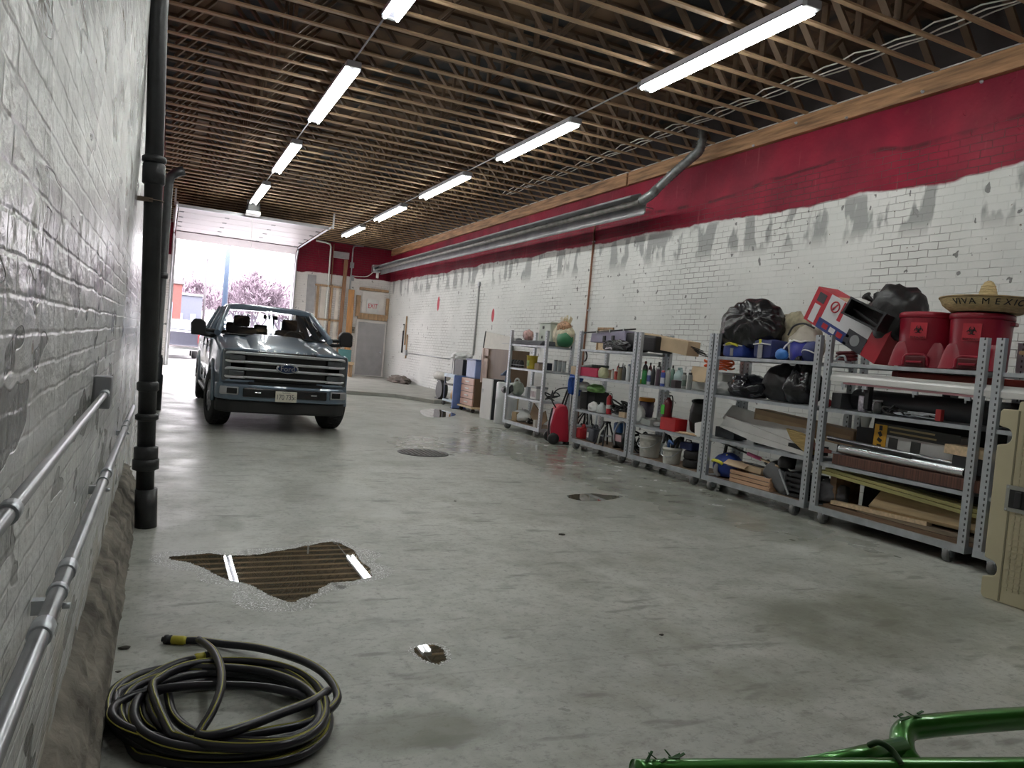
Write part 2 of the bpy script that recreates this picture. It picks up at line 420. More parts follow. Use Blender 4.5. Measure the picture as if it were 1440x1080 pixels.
# wooden ledger beam on the right wall
MWOODB = mat('ledger_wood', (.36, .20, .10), .6, var=.5, scale=3.5, stretch=(4, .5, 6), bump=.2)
MSTEEL = mat('galvanised_steel', (.50, .53, .56), .38, .85, var=.15, scale=14, rvar=.1)
MWHITEP = mat('white_plastic', (.72, .72, .70), .45, var=.06)
lb = MB()
for a, b_ in ((-4.9, 12.78), (12.84, 29.95)):
    lb.box((XR-.045, (a+b_)/2, 5.245), (.09, b_-a, .25))
lbo = struct(lb.build('trim_2', MWOODB, bev=.006))
MB().box((XR-.05, 12.5, 5.378), (.1, 34.8, .012)).build('sill_strip', MWHITEP, lbo)
for q in ((1381, 115), (1298, 129), (1191, 166), (1120, 173), (1060, 205), (940, 243)):
    p = onx(*q, XR-.09)
    k = MB(); k.lathe([(.022, 0), (.022, .012), (.01, .014), (.01, .035)], p, 8, roty(-PI/2)); k.build('bolt', MSTEEL, lbo)
# roof deck and trusses
def deck_mat():
    m, nt, b = nodes('roof_deck'); L = nt.links.new
    tc = N(nt, 'ShaderNodeTexCoord')
    n1 = N(nt, 'ShaderNodeTexNoise'); n1.inputs['Scale'].default_value = 1.2; n1.inputs['Detail'].default_value = 5
    mp = N(nt, 'ShaderNodeMapping'); mp.inputs['Scale'].default_value = (.9, .25, 1); L(tc.outputs['Object'], mp.inputs[0]); L(mp.outputs[0], n1.inputs['Vector'])
    r = N(nt, 'ShaderNodeValToRGB'); r.color_ramp.elements[0].position = .44; r.color_ramp.elements[1].position = .56
    r.color_ramp.elements[0].color = (.020, .021, .023, 1); r.color_ramp.elements[1].color = (.15, .09, .05, 1)
    L(n1.outputs['Fac'], r.inputs[0]); L(r.outputs[0], b.inputs['Base Color']); b.inputs['Roughness'].default_value = .85
    return m
struct(MB().box(((XL+XR)/2, (YB+YF)/2, 6.05), (XR-XL+.6, YB-YF+.6, .1)).build('ceiling', deck_mat()))
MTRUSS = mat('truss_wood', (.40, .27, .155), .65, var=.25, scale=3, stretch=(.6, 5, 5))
tb = MB(); wb = MB()
TX0, TX1 = XL+.02, XR-.1
tb.box(((TX0+TX1)/2, 0, CEIL+.012), (TX1-TX0, .066, .024))
wb.box(((TX0+TX1)/2, 0, 5.98), (TX1-TX0, .089, .038))
np_ = 6; pw = (TX1-TX0)/np_
for i in range(np_):
    x0 = TX0+i*pw
    for xa, xb in ((x0+.10, x0+pw/2-.12), (x0+pw-.10, x0+pw/2+.12)):
        a = Vector((xa, 0, CEIL+.024)); b_ = Vector((xb, 0, 5.961)); d = b_-a
        wb.box((a+b_)/2, (.038, .085, d.length-.03), roty(math.atan2(d.x, d.z)))
    if i % 2: wb.box((x0+.02, 0, 5.684), (.038, .089, .554))
MWEB = mat('web_wood', (.10, .062, .036), .75, var=.35, scale=3)  # truss wood darkened: the dimness up between the trusses is put into the colour
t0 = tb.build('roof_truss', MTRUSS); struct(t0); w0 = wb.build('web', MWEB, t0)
y = 6.16-.505*10; t0.location.y = y; k = 1
while y+.505*k < 29.95:
    dup(t0, (0, y+.505*k, 0)); k += 1
# exit door, step
MDOOR = mat('grey_steel_door', (.40, .39, .40), .5, var=.12, scale=3)
MTRIMB = mat('worn_wood_trim', (.40, .26, .15), .7, var=.35, scale=4, stretch=(5, 5, .8))
MWHITEW = mat('white_painted_board', (.78, .75, .72), .6, var=.10, scale=2.5)
DE0, DE1, DEZ = 7.19, 8.31, 2.28
d2 = struct(MB().box(((DE0+DE1)/2, YB-.03, .12+(DEZ-.12)/2), (DE1-DE0, .05, DEZ-.12)).build('door_2', MDOOR, bev=.006))
fr = MB(); fr.box((DE0-.04, YB-.04, DEZ/2+.05), (.08, .08, DEZ)).box((DE1+.03, YB-.04, DEZ/2+.05), (.06, .08, DEZ)).box(((DE0+DE1)/2, YB-.04, DEZ+.06), (DE1-DE0+.14, .08, .1))
fr.build('door_frame', MWHITEW, d2)
h = MB().box((DE1-.10, YB-.07, 1.12), (.05, .03, .16), bev=.005).cyl((DE1-.10, YB-.07, 1.1), (DE1-.10, YB-.13, 1.1), .012).cyl((DE1-.10, YB-.125, 1.1), (DE1-.22, YB-.125, 1.1), .011)
h.build('door_handle', MSTEEL, d2)
MB().box(((DE0+DE1)/2, YB-.06, .10), (DE1-DE0, .12, .04)).build('threshold', MWHITEP, d2)
stp = onz(460, 556); ste = onz(622, 570); stm = onz(540, 556)
pts = [(stp.x-2.0, stp.y+.05), (stm.x, stm.y-.75), (ste.x+.25, ste.y+.3), (XR, ste.y+.6), (XR, YB), (DX1+.1, YB), (stp.x-2.0, YB-4)]
pts = [(4.6, 20.3), (6.0, 20.05), (6.65, 18.6), (XR, 18.9), (XR, YB), (4.6, YB)]
MSLAB = mat('raised_concrete', (.30, .30, .27), .55, var=.22, scale=2, bump=.1)
struct(MB().prism(pts, 'z', 0.0, .10).build('trim_3', MSLAB, bev=.01))
# --- boarded-up openings on the back wall
bw = MB()
def brd(x0, y0, x1, y1, d, mm, nm, par=None):
    a = ony(x0, y1, YB); c = ony(x1, y0, YB)
    return MB().box(((a.x+c.x)/2, YB-d/2, (a.z+c.z)/2), (abs(c.x-a.x), d, abs(c.z-a.z))).build(nm, mm, par, bev=.006)
MWARM = mat('warm_white_board', (.74, .68, .62), .65, var=.18, scale=2)
w1 = struct(brd(444, 402, 459, 500, .03, MWARM, 'window_1')); brd(465, 404, 478, 500, .03, MWARM, 'pane', w1)
def rail(a, b_, r, mm, nm, par): return MB().box((Vector(a)+Vector(b_))/2, [max(abs(a[i]-b_[i]), r) for i in range(3)]).build(nm, mm, par)
for (x, y0, y1) in ((442.5, 400, 500), (461.5, 400, 500), (480, 400, 460)):
    a = ony(x+3, y0, YB-.04); c = ony(x, y1, YB-.04); xm = (a.x+c.x)/2
    rail((xm, YB-.04, a.z), (xm, YB-.04, max(c.z, .3)), .09, MTRIMB, 'window_frame', w1)
a = ony(443, 400, YB-.04); c = ony(482, 404, YB-.04); rail((a.x, YB-.04, a.z), (c.x, YB-.04, a.z), .08, MTRIMB, 'window_frame', w1)
a = ony(443, 448, YB-.05); c = ony(482, 452, YB-.05); rail((a.x, YB-.05, a.z), (c.x, YB-.05, a.z), .07, MTRIMB, 'window_sill', w1)
w2 = struct(brd(507, 412, 541, 450, .03, MWHITEW, 'window_2'))
a = ony(506, 405, YB-.05); c = ony(543, 452, YB-.05)
rail((a.x, YB-.05, a.z), (c.x, YB-.05, a.z-.02), .10, MTRIMB, 'window_frame', w2)
rail((a.x, YB-.05, c.z+.12), (c.x, YB-.05, c.z+.12), .24, MTRIMB, 'window_sill', w2)
rail((a.x-.02, YB-.05, c.z+.1), (a.x-.02, YB-.05, a.z-.3), .16, MTRIMB, 'window_frame', w2)
rail((c.x, YB-.05, c.z+.1), (c.x, YB-.05, a.z-.3), .12, MTRIMB, 'window_frame', w2)
# exit sign
MRED = mat('sign_red', (.62, .03, .07), .5, var=.05)
sp_ = ony(524, 432, YB-.08)
sg = thing('exit_sign', 'white square sign with red EXIT lettering above the grey door', 'sign', sp_)
MB().box((0, 0, 0), (.50, .02, .62)).build('sign_board', MWHITEP, sg)
text('lettering', 'EXIT', .27, (0, -.014, .03), FY, MRED, sg, .003, .72)
tag(MB().box((*ony(437, 412, YB-.04).xy, 3.2), (.32, .06, 1.5), bev=.01).build('grey_board', mat('grey_filler_panel', (.36, .36, .37), .6), None), 'tall narrow grey board on back wall beside the garage opening', 'board')
# ================================================================ lamps, heater, pipes, conduits
MTUBE = emit('led_tube', (.97, 1.0, .955), LED)
MHOUS = mat('lamp_housing', (.62, .62, .68), .4, var=.05)
MREFL = mat('lamp_reflector', (.10, .10, .125), .35, var=.05)
MENDC = mat('lamp_end_cap', (.30, .31, .33), .4)
MBLACKI = mat('black_cast_iron', (.022, .023, .025), .38, var=.3, scale=12, bump=.15)
MBLACK = mat('black_plastic', (.011, .011, .012), .45, var=.2)
MCOND = mat('conduit_steel', (.40, .41, .43), .33, .75, var=.18, scale=10, rvar=.12)
def lamp(x, y0, y1, label):
    z = 5.235
    t = thing('strip_light', label, 'ceiling light', (x, (y0+y1)/2, z), group='two rows of fluorescent strip lights under the roof trusses')
    Ln = y1-y0
    MB().prism([(-.10, .026), (.10, .026), (.09, .105), (-.09, .105)], 'y', -Ln/2+.06, Ln/2-.06).build('housing', MHOUS, t, bev=.006)
    MB().box((0, 0, .017), (.225, Ln-.12, .016)).build('reflector', MREFL, t)
    for s in (-1, 1):
        MB().box((0, s*(Ln/2-.035), .045), (.20, .07, .09), bev=.012).build('end_cap', MENDC, t)
        MB().cyl((s*.074, -Ln/2+.08, -.014), (s*.074, Ln/2-.08, -.014), .019, 10).build('tube', MTUBE, t)
        MB().box((0, s*Ln*.3, .105), (.03, .02, .05)).build('hanger', MSTEEL, t)
    return t
ORD = ['nearest to the camera', 'second from the camera', 'third from the camera', 'fourth from the camera, beside the garage opener']
for (a, b_), o in zip(((5.7, 8.67), (10.41, 13.5), (15.2, 18.25), (19.92, 23.1)), ORD):
    lamp(2.155, a, b_, 'lit strip light in the left row, '+o)
lamp(2.155, .95, 3.9, 'lit strip light of the left row just behind the top of the view')
ORD = ['nearest and largest in view', 'second from the camera', 'third from the camera', 'fourth from the camera', 'farthest, near the exit door']
for (a, b_), o in zip(((5.68, 8.63), (10.43, 13.42), (15.05, 18.19), (19.71, 22.64), (24.32, 27.17)), ORD):
    lamp(5.72, a, b_, 'lit strip light in the right row, '+o)
lamp(5.72, .95, 3.9, 'lit strip light of the right row just behind the top of the view')
for x, y0, y1, w in ((2.155, 1, 23, 'left'), (5.72, 1, 27, 'right')):
    tag(MB().cyl((x, y0, 5.352), (x, y1, 5.352), .012, 8).build('light_conduit', MCOND), 'thin steel conduit joining the strip lights of the %s row' % w, 'conduit')
# cables through the trusses
MCABLE = mat('white_cable', (.62, .60, .55), .5)
for i, (x, z) in enumerate(((7.35, 5.47), (7.45, 5.46), (7.6, 5.49))):
    pts = []
    for k in range(60):
        y = 2+k*.253*2/2
        pts.append((x+.03*math.sin(k*1.3+i), y, z-.035*abs(math.sin(k*PI/2+i*.4))))
    tag(MB().tube(pts, .009, 6).build('electrical_cable', MCABLE), ['white cable run along the roof trusses, inner one of three near the beam', 'white cable run along the roof trusses, middle one of three near the beam', 'white cable run along the roof trusses, outer one of three near the beam'][i], 'cable')
# radiant tube heater
hx, hz = 7.62, 4.40
ht = thing('tube_heater', 'long steel radiant tube heater hung along the red right wall', 'heater', (hx, 20.3, hz))
y0, y1 = -9.0, 9.1
hood = [(-.20, -.03), (-.20, -.05), (-.215, -.05), (-.215, .0), (-.10, .17), (.10, .17), (.215, .0), (.215, -.05), (.20, -.05), (.20, -.03), (.195, .0), (.09, .155), (-.09, .155), (-.195, 0)]
MHEAT = mat('heater_reflector', (.30, .30, .31), .45, .5, var=.25, scale=3)
hood = [(x*.80+z*.60, -x*.60+z*.80) for x, z in hood]
MB().prism(hood, 'y', y0, y1).build('reflector', MHEAT, ht)
MB().cyl((0, y0-.05, .03), (0, y1, .03), .055, 16).build('burner_tube', mat('heater_tube', (.22, .21, .20), .5, .5, var=.3), ht)
MB().box((0, y1+.15, .06), (.30, .34, .30), bev=.02).build('burner_box', MSTEEL, ht)
for k in range(7):
    MB().box((.42, y0+.6+k*2.8, .12), (.66, .02, .02)).build('hanger', MSTEEL, ht)
p0 = Vector((hx, 11.2, hz+.04)); p1 = onx(972, 222, 8.0); p2 = onx(985, 208, 8.02)
dp = smooth_path([p0, p0+Vector((.02, -.25, .08)), p0.lerp(p1, .35)+Vector((0, 0, -.02)), p0.lerp(p1, .7), p1, p2, p2+Vector((.02, .0, .35))], 14)
rr_ = [.078+.008*((i % 2)*2-1) for i in range(len(dp))]
tag(MB().tube(dp, rr_, 14).build('flexible_duct', mat('flexible_duct', (.20, .21, .21), .45, .5, var=.3, scale=12)), 'grey ribbed flexible exhaust duct rising from the heater to the trusses', 'duct')
# gas pipe on the right wall
g0 = onx(840, 302, XR-.03); g1 = onx(821, 470, XR-.03)
MRUST = mat('brown_pipe', (.22, .10, .06), .55, .2, var=.3)
gp = thing('gas_pipe', 'thin reddish brown pipe running down the white right wall', 'pipe', (XR-.03, (g0.y+g1.y)/2, 0))
MB().cyl((0, 0, .1), (0, 0, 4.7), .022, 10).build('pipe', MRUST, gp)
for z in (1.0, 2.6, 4.1): MB().box((.01, 0, z), (.035, .09, .03)).build('clamp', MSTEEL, gp)
# grey conduit with white cap, low conduit with box on the right wall
c0 = onx(672, 400, XR-.03); c1 = onx(667, 500, XR-.03)
cd = thing('wall_conduit', 'grey upright conduit on white wall above the leaning white board', 'conduit', (XR-.03, (c0.y+c1.y)/2, c1.z))
MB().cyl((0, 0, 0), (0, 0, c0.z-c1.z), .028, 10).build('pipe', mat('grey_painted_pipe', (.42, .42, .42), .6), cd)
MB().box((0, 0, c0.z-c1.z), (.06, .12, .12), bev=.01).build('junction_box', MCOND, cd)
a = onx(572, 496, XR-.02); b_ = onx(633, 505, XR-.02)
lc = thing('wall_conduit', 'thin low horizontal conduit on right wall ending in a small box', 'conduit', a)
MB().cyl((0, 0, 0), (0, b_.y-a.y, b_.z-a.z), .016, 8).build('pipe', MCOND, lc); MB().box((-.02, .05, 0), (.07, .14, .2), bev=.008).build('junction_box', MCOND, lc)
# --- left wall: black drain pipes and conduits
dpz = thing('drain_pipe', 'thick black cast iron drain pipe standing at the left wall', 'pipe', (-.005, 5.87, 0))
k = -.047
def ax(z): return Vector((-.028-.036*min(z, 3.6), 0, z))
MB().tube([ax(0)+Vector((.012, 0, 0)), ax(.28)+Vector((.008, 0, 0))], .074, 24).tube([ax(.28), ax(3.6), ax(5.95)], .060, 24).build('pipe', MBLACKI, dpz)
for z, hh, r in ((.46, .07, .088), (.535, .09, .080), (1.02, .05, .073), (.80, .03, .077), (2.52, .13, .074), (2.62, .03, .080)):
    MB().tube([ax(z-hh/2-.012), ax(z-hh/2), ax(z+hh/2), ax(z+hh/2+.012)], [.060, r, r, .060], 24).build('collar', MBLACKI, dpz)
MB().tube([ax(2.33)+Vector((.0, -.0, 0)), ax(2.335), ], .070, 24).box(ax(2.33)+Vector((-.06, -.05, 0)), (.12, .03, .03)).build('wall_bracket', mat('rusty_steel', (.16, .12, .09), .7, .4), dpz)
tp = thing('drain_pipe', 'thinner black pipe with an elbow top, beside the thick drain pipe', 'pipe', (-.06, 14, 0))
MB().tube([(0, 0, 0), (0, 0, .6), (0, 0, .62), (0, 0, .9), (0, 0, .92), (0, 0, 3.85), (.02, 0, 3.98), (.10, 0, 4.06), (.22, 0, 4.12)], [.12, .12, .10, .10, .07, .07, .075, .08, .08], 16).build('pipe', MBLACKI, tp)
for z in (.9, 2.3): MB().lathe([(.07, -.05), (.09, -.045), (.09, .045), (.07, .05)], (0, 0, z), 16).build('collar', MBLACKI, tp)
MB().box((-.10, 0, 2.9), (.10, .03, .04)).build('wall_bracket', MSTEEL, tp)
def wall_pipe(p0, p1, off, r, label):
    A = onx(*p0, XL+off); B = onx(*p1, XL+off); d = B-A
    t = thing('wall_conduit', label, 'conduit', (XL+off, 0, A.z))
    s = d.z/d.y; ya = A.y-1.2
    P = lambda y: Vector((0, y, (y-A.y)*s))
    MB().cyl(P(ya), P(B.y), r, 16).build('pipe', MCOND, t)
    return t, P, A, B
t, P, A, B = wall_pipe((0, 735), (148, 553), .04, .0115, 'upper steel conduit on left brick wall ending in a small box')
MB().box(P(B.y+.05)+Vector((-.012, 0, 0)), (.06, .10, .12), bev=.008).build('junction_box', MCOND, t)
MB().cyl(P(B.y-.08), P(B.y), .016, 14).build('fitting', MSTEEL, t)
for y in (A.y+.06,): MB().cyl(P(y-.02), P(y+.02), .0155, 14).build('coupling', MSTEEL, t)
t, P, A, B = wall_pipe((0, 1030), (188, 572), .05, .0165, 'lower steel conduit strapped along the left brick wall')
for y in (1.55, 1.95, 3.3, 5.2):
    MB().cyl(P(y-.03), P(y+.03), .021, 14).build('coupling', MSTEEL, t)
for y in (1.78, 3.1, 4.9):
    MB().cyl(P(y-.012), P(y+.012), .0205, 14).box(P(y)+Vector((-.02, 0, -.028)), (.05, .025, .03)).cyl(P(y)+Vector((.01, 0, -.03)), P(y)+Vector((.025, 0, -.03)), .007, 8).build('strap', MSTEEL, t)
c = onx(195, 505, XL+.05)
# back wall conduits
def back_pipe(px, py0, py1, r, m, label, bend=None):
    a = ony(px, py0, YB-.05); zt = a.z; zb = max(.15, ony(px, py1, YB-.05).z)
    pts = [(a.x, YB-.05, zb), (a.x, YB-.05, zt-.15)]
    if bend: pts += [(a.x+bend*.05, YB-.05, zt-.04), (a.x+bend*.2, YB-.05, zt)]+[(a.x+bend*.6, YB-.05, zt+.02)]
    else: pts += [(a.x, YB-.05, zt)]
    t = thing('wall_conduit', label, 'conduit', (a.x, YB-.05, zb))
    MB().tube([Vector(p)-Vector((a.x, YB-.05, zb)) for p in pts], r, 10).build('pipe', m, t)
    return t, a, zb
back_pipe(466, 342, 500, .035, MWHITEP, 'white conduit with a curved top on the back wall left of the vent', -1)
back_pipe(470, 343, 500, .022, MRUST, 'thin brown pipe on the back wall beside the white conduit')
t, a, zb = back_pipe(497, 345, 470, .03, MCOND, 'grey conduit with two switch boxes on the red back wall', .7)
for py in (373, 391):
    q = ony(495, py, YB-.06); MB().box((q.x-a.x, -.02, q.z-zb), (.15, .1, .22), bev=.01).build('switch_box', MCOND, t)
q = ony(480, 359, YB-.06)
v = thing('wall_vent', 'grey rectangular vent unit on the red part of the back wall', 'vent', q)
MB().box((0, 0, 0), (.62, .12, .26), bev=.01).build('housing', mat('vent_grey', (.42, .40, .42), .5), v)
for i in range(5): MB().box((0, -.065, -.09+i*.045), (.54, .01, .012)).build('louvre', MCOND, v)
q = ony(496, 464, YB-.05)
v = thing('switch_box', 'small grey switch box left of the grey exit door', 'switch', q); MB().box((0, 0, 0), (.16, .08, .26), bev=.01).build('housing', mat('box_olive', (.25, .22, .18), .5), v); MB().box((0, -.05, 0), (.04, .03, .08)).build('lever', MBLACK, v)
# emergency lamp / valve by the heater end
q = ony(531, 385, YB-.25)
v = thing('gas_valve', 'white valve with hose at the far end of the tube heater', 'valve', q)
MB().lathe([(.05, -.18), (.06, -.15), (.06, .05), (.03, .08), (.03, .16)], (0, 0, 0), 12).build('body', MWHITEP, v)
MB().tube(smooth_path([(0, 0, .1), (-.15, .1, .05), (-.4, .18, -.15), (-.9, .2, -.2)]), .018, 8).build('hose', MWHITEP, v)
# leaning timber and bench by the door
q = ony(491, 535, 29.2)
MORW = mat('orange_timber', (.55, .28, .11), .6, var=.25, scale=3, stretch=(6, 6, .6))
t = thing('timber_post', 'orange brown timber board leaning upright left of the exit door', 'timber', (q.x-.02, 29.75, .1))
MB().box((0, .12, 1.72), (.24, .05, 3.44), rotx(-.03)).build('board', MORW, t)
t = thing('timber_post', 'dark rough timber post standing behind the orange board', 'timber', (q.x-.35, 29.9, .1))
MB().box((0, .05, 2.3), (.14, .07, 4.6), roty(.01)).build('board', mat('dark_timber', (.30, .16, .09), .7, var=.35, stretch=(6, 6, .6)), t)
q = ony(490, 514, 27.8)
t = thing('bench', 'small teal and wood bench standing by the exit door', 'bench', (q.x-.05, 28.2, .1))
MTEAL = mat('teal_paint', (.09, .24, .25), .5)
MPINE = mat('pale_pine', (.62, .47, .30), .55, var=.2, stretch=(.6, 5, 5))
MB().box((0, 0, .52), (.62, .36, .10), bev=.01).build('seat', MPINE, t)
MB().box((0, .16, .80), (.5, .04, .46), bev=.01).build('backrest', MTEAL, t)
for sx in (-.22, .22):
    for sy in (-.12, .12): MB().box((sx, sy, .235), (.09, .07, .47)).build('leg', MTRIMB, t)
# ================================================================ garage door and opener
MGDOOR = mat('garage_panel', (.52, .475, .495), .45, var=.04)
MALU = mat('track_steel', (.45, .45, .47), .4, .7, var=.1)
gd = struct(thing('door_1', 'white sectional garage door rolled up overhead with its tracks', 'garage door', (2.35, 29.7, 4.9)))
ZR = 4.93
secs = [((29.98, 4.66), (29.55, 4.90))]
y = 29.5
for k in range(5):
    secs.append(((y, ZR+(29.5-y)*.012), (y-1.10, ZR+(29.5-y+1.1)*.012))); y -= 1.115
for i, (a, b_) in enumerate(secs):
    A = Vector((2.35, a[0], a[1])); B = Vector((2.35, b_[0], b_[1])); d = B-A
    mid = (A+B)/2-Vector((2.35, 29.7, 4.9)); ang = math.atan2(d.z, -d.y)
    MB().box(mid, (4.28, d.length-.012, .05), rotx(-ang), bev=.008).build('panel', MGDOOR, gd)
    if i:
        for x in (-2.05, 2.05, -.75, .65):
            MB().box(mid+Vector((x, d.length/2-.02, -.032)), (.13, .16, .018), rotx(-ang)).build('hinge', mat('hinge_steel', (.10, .10, .105), .4, .5), gd)
MB().box((0, 23.86-29.7, .06), (4.4, .12, .09)).build('stiffener_rail', MALU, gd)
for s in (-1, 1):
    x = s*2.2
    pts = [(x, .25, -4.9), (x, .25, -.75), (x, .20, -.40), (x, .0, -.10), (x, -.3, -.01), (x, -6.4, .06)]
    MB().tube(smooth_path(pts, 8), .034, 8).build('track', MALU, gd)
    for yy in (-2.2, -6.2): MB().box((x+s*.05, yy, .25), (.05, .05, .46)).build('track_hanger', MALU, gd)
MB().cyl((-2.3, -.1, .30), (2.3, -.1, .30), .016, 8).build('torsion_shaft', MSTEEL, gd)
for s in (-.6, .6): MB().cyl((s-.5, -.1, .30), (s+.5, -.1, .30), .05, 14).build('torsion_spring', MBLACK, gd)
go = thing('garage_opener', 'black and white garage door opener motor hung under the trusses', 'opener', (2.2, 23.45, 5.36))
MB().box((0, 0, -.22), (.36, .5, .22), bev=.03).build('motor_case', MBLACK, go)
MB().box((0, -.05, -.37), (.42, .42, .11), bev=.03).build('lamp_cover', MWHITEP, go)
for s in (-1, 1): MB().box((s*.16, 0, -.05), (.03, .03, .14)).build('hanger', MSTEEL, go)
MB().box((0, 3.2, -.20), (.05, 6.0, .04)).build('rail', MALU, go)
MB().cyl((-.02, -.12, -.42), (.02, -.12, -1.6), .006, 6).build('pull_cord', MWHITEP, go)
# steel jamb posts of the opening
for x, nm in ((DX0-.03, 'left'), (DX1+.04, 'right')):
    struct(MB().box((x, YB-.03, DZ/2), (.10, .12, DZ)).build('trim_%d' % (4 if nm == 'left' else 5), MALU))
# ================================================================ outside the open door
MASPH = mat('pale_asphalt', (.115, .11, .115), .8, var=.15, scale=1.2)
struct(MB().box((5, 105, -.16), (160, 149.2, .3)).build('ground_outside', MASPH))
MBRK = mat('red_brick_outside', (.08, .018, .014), .8, var=.15, scale=6)
def opx(px, py, Y): return ony(px, py, Y)
a = opx(240, 398, 58); b_ = opx(252.5, 460, 58)
bd = thing('brick_building', 'red brick building seen at the left edge of the open garage door', 'building', (b_.x-5, 62, 0))
MB().box((0, 0, a.z/2), (10, 8, a.z)).build('wall', MBRK, bd)
MB().box((0, 0, a.z+.15), (10.2, 8.2, .3)).build('roof_edge', mat('parapet_grey', (.06, .055, .055), .7), bd)
for x in (2.5, 4.0): MB().box((x, -4.0, 2.2), (.9, .1, 1.8)).build('window', mat('far_window', (.12, .15, .2), .1), bd)
a = opx(254, 414, 70); b_ = opx(273, 470, 70)
bd = thing('low_building', 'pale blue grey building behind the bare trees outside', 'building', ((a.x+b_.x)/2, 73, 0))
w = b_.x-a.x+1
MB().box((0, 0, a.z/2), (w, 5, a.z)).build('wall', mat('blue_grey_wall', (.045, .05, .07), .7, var=.05), bd)
MB().box((0, 0, a.z+.1), (w+.2, 5.2, .2)).build('roof_edge', mat('parapet_white', (.10, .10, .11), .7), bd)
for x in (-.25*w, .2*w): MB().box((x, -2.5, a.z*.45), (w*.2, .1, a.z*.35)).build('window', mat('far_window', (.12, .15, .2), .1), bd)
MB().box((.1*w, -2.55, 1.0), (w*.6, .12, 2.0)).build('door', mat('far_brick', (.04, .02, .02), .8), bd)
# poles
MBLUEP = mat('blue_pole', (.012, .026, .05), .5, .1)
p = opx(312.5, 470, 46); q = opx(313, 342, 46)
pl = thing('light_pole', 'tall blue steel pole outside the garage door', 'pole', (p.x, 46, 0))
MB().cyl((0, 0, 0), (0, 0, 9.5), .16, 12, .13).build('shaft', MBLUEP, pl)
MB().box((0, 0, .25), (.6, .6, .5), bev=.05).build('base', mat('far_concrete', (.1, .1, .1), .8), pl)
for i in range(4): MB().cyl((0, 0, 1.6+i*.25), (0, 0, 1.72+i*.25), .18, 12).build('band', MWHITEP, pl)
p = opx(287, 430, 60); q = opx(288.5, 362, 60)
pl = thing('utility_pole', 'thin dark pole in front of the bare trees outside', 'pole', (p.x, 60, 0))
MB().cyl((0, 0, 0), (0, 0, q.z), .10, 8, .07).build('shaft', mat('dark_pole', (.03, .025, .03), .8), pl); MB().box((0, 0, q.z), (.5, .2, .25), bev=.03).build('lamp_head', MENDC, pl)
# bare trees
MBARK = mat('bare_branches', (.125, .095, .118), .9, var=.15)
def bare_tree(x, y, h, seed, label):
    rnd = random.Random(seed); br = MB(); tr = MB()
    def grow(p, d, ln, r, lv):
        n = 3; pts = [p]
        for i in range(n):
            d = (d+Vector((rnd.uniform(-.22, .22), rnd.uniform(-.22, .22), rnd.uniform(-.05, .14)))).normalized(); pts.append(pts[-1]+d*ln/n)
        (tr if lv == 0 else br).tube(pts, [max(.04, r*(1-.35*i/n)) for i in range(n+1)], 5 if lv < 2 else 3, caps=False)
        if lv >= 5: return
        for i in range(4):
            t = rnd.uniform(.45, 1); q = pts[min(n, int(t*n+.5))]
            a = rnd.uniform(0, 2*PI); s = rnd.uniform(.5, .95)
            dd = (d+Vector((math.cos(a)*s, math.sin(a)*s, rnd.uniform(-.05, .35)))).normalized()
            grow(q, dd, ln*rnd.uniform(.6, .8), r*.52, lv+1)
    grow(Vector((0, 0, 0)), Vector((0, 0, 1)), h*.34, h*.022, 0)
    t = thing('bare_tree', label, 'tree', (x, y, 0), group='bare trees beyond the garage door')
    tr.build('trunk', MBARK, t); br.build('branches', MBARK, t)
for px, Y, hz, sd, lb_ in ((283, 78, 375, 1, 'tall bare tree behind the thin pole outside'), (330, 84, 392, 2, 'bare tree just right of the blue pole outside'), (350, 80, 380, 5, 'bare pinkish tree in the middle of the open doorway'),
                     (368, 90, 402, 3, 'low bare tree above the truck roof outside'), (396, 82, 392, 4, 'bare tree at the right edge of the open doorway'), (304, 95, 405, 6, 'bare tree just left of the blue pole outside'), (415, 92, 400, 7, 'bare tree partly hidden by the right door jamb')):
    b_ = opx(px, 465, Y); zt = opx(px, hz, Y).z
    bare_tree(b_.x, Y, zt*1.2, sd, lb_)
# hedge/brush line far away
# parked pickup outside (only its tail is seen)
MDK = mat('dark_grey_paint', (.03, .031, .042), .3, .3, coat=.5)
p = opx(258, 513, 36.5)
pk = thing('pickup_truck', 'dark grey pickup parked outside with its tailgate to the garage', 'pickup', (p.x-.35, 36.5, 0))
MB().box((0, .05, .92), (1.9, .10, .62), bev=.03).build('tailgate', MDK, pk)
for s in (-1, 1):
    MB().box((s*.93, 1.3, .92), (.10, 2.5, .66), bev=.03).build('bed_side', MDK, pk)
    MB().box((s*.93, -.01, .95), (.13, .06, .4), bev=.02).build('tail_light', mat('far_tail_light', (.1, .01, .01), .25), pk)
    MB().lathe([(.2, -.12), (.37, -.12), (.39, -.08), (.39, .08), (.37, .12), (.2, .12)], (s*.82, 1.3, .39), 20, roty(PI/2)).build('wheel', MBLACK, pk)
    MB().lathe([(.2, -.12), (.37, -.12), (.39, -.08), (.39, .08), (.37, .12), (.2, .12)], (s*.82, 4.6, .39), 20, roty(PI/2)).build('wheel', MBLACK, pk)
MB().box((0, -.08, .50), (1.9, .18, .2), bev=.04).build('bumper', mat('chrome', (.75, .76, .78), .12, 1, var=.03), pk)
MB().box((0, 1.3, .64), (1.8, 2.5, .08)).build('bed_floor', MBLACK, pk)
MB().prism([(2.5, .6), (2.5, 1.2), (2.75, 1.78), (4.0, 1.8), (4.6, 1.25), (5.6, 1.15), (5.75, .6)], 'x', -.93, .93).build('cab', MDK, pk, bev=.05)
MB().box((0, 2.60, 1.48), (1.45, .04, .36), rotx(-.38)).build('rear_window', mat('dark_glass', (.02, .03, .05), .05), pk)
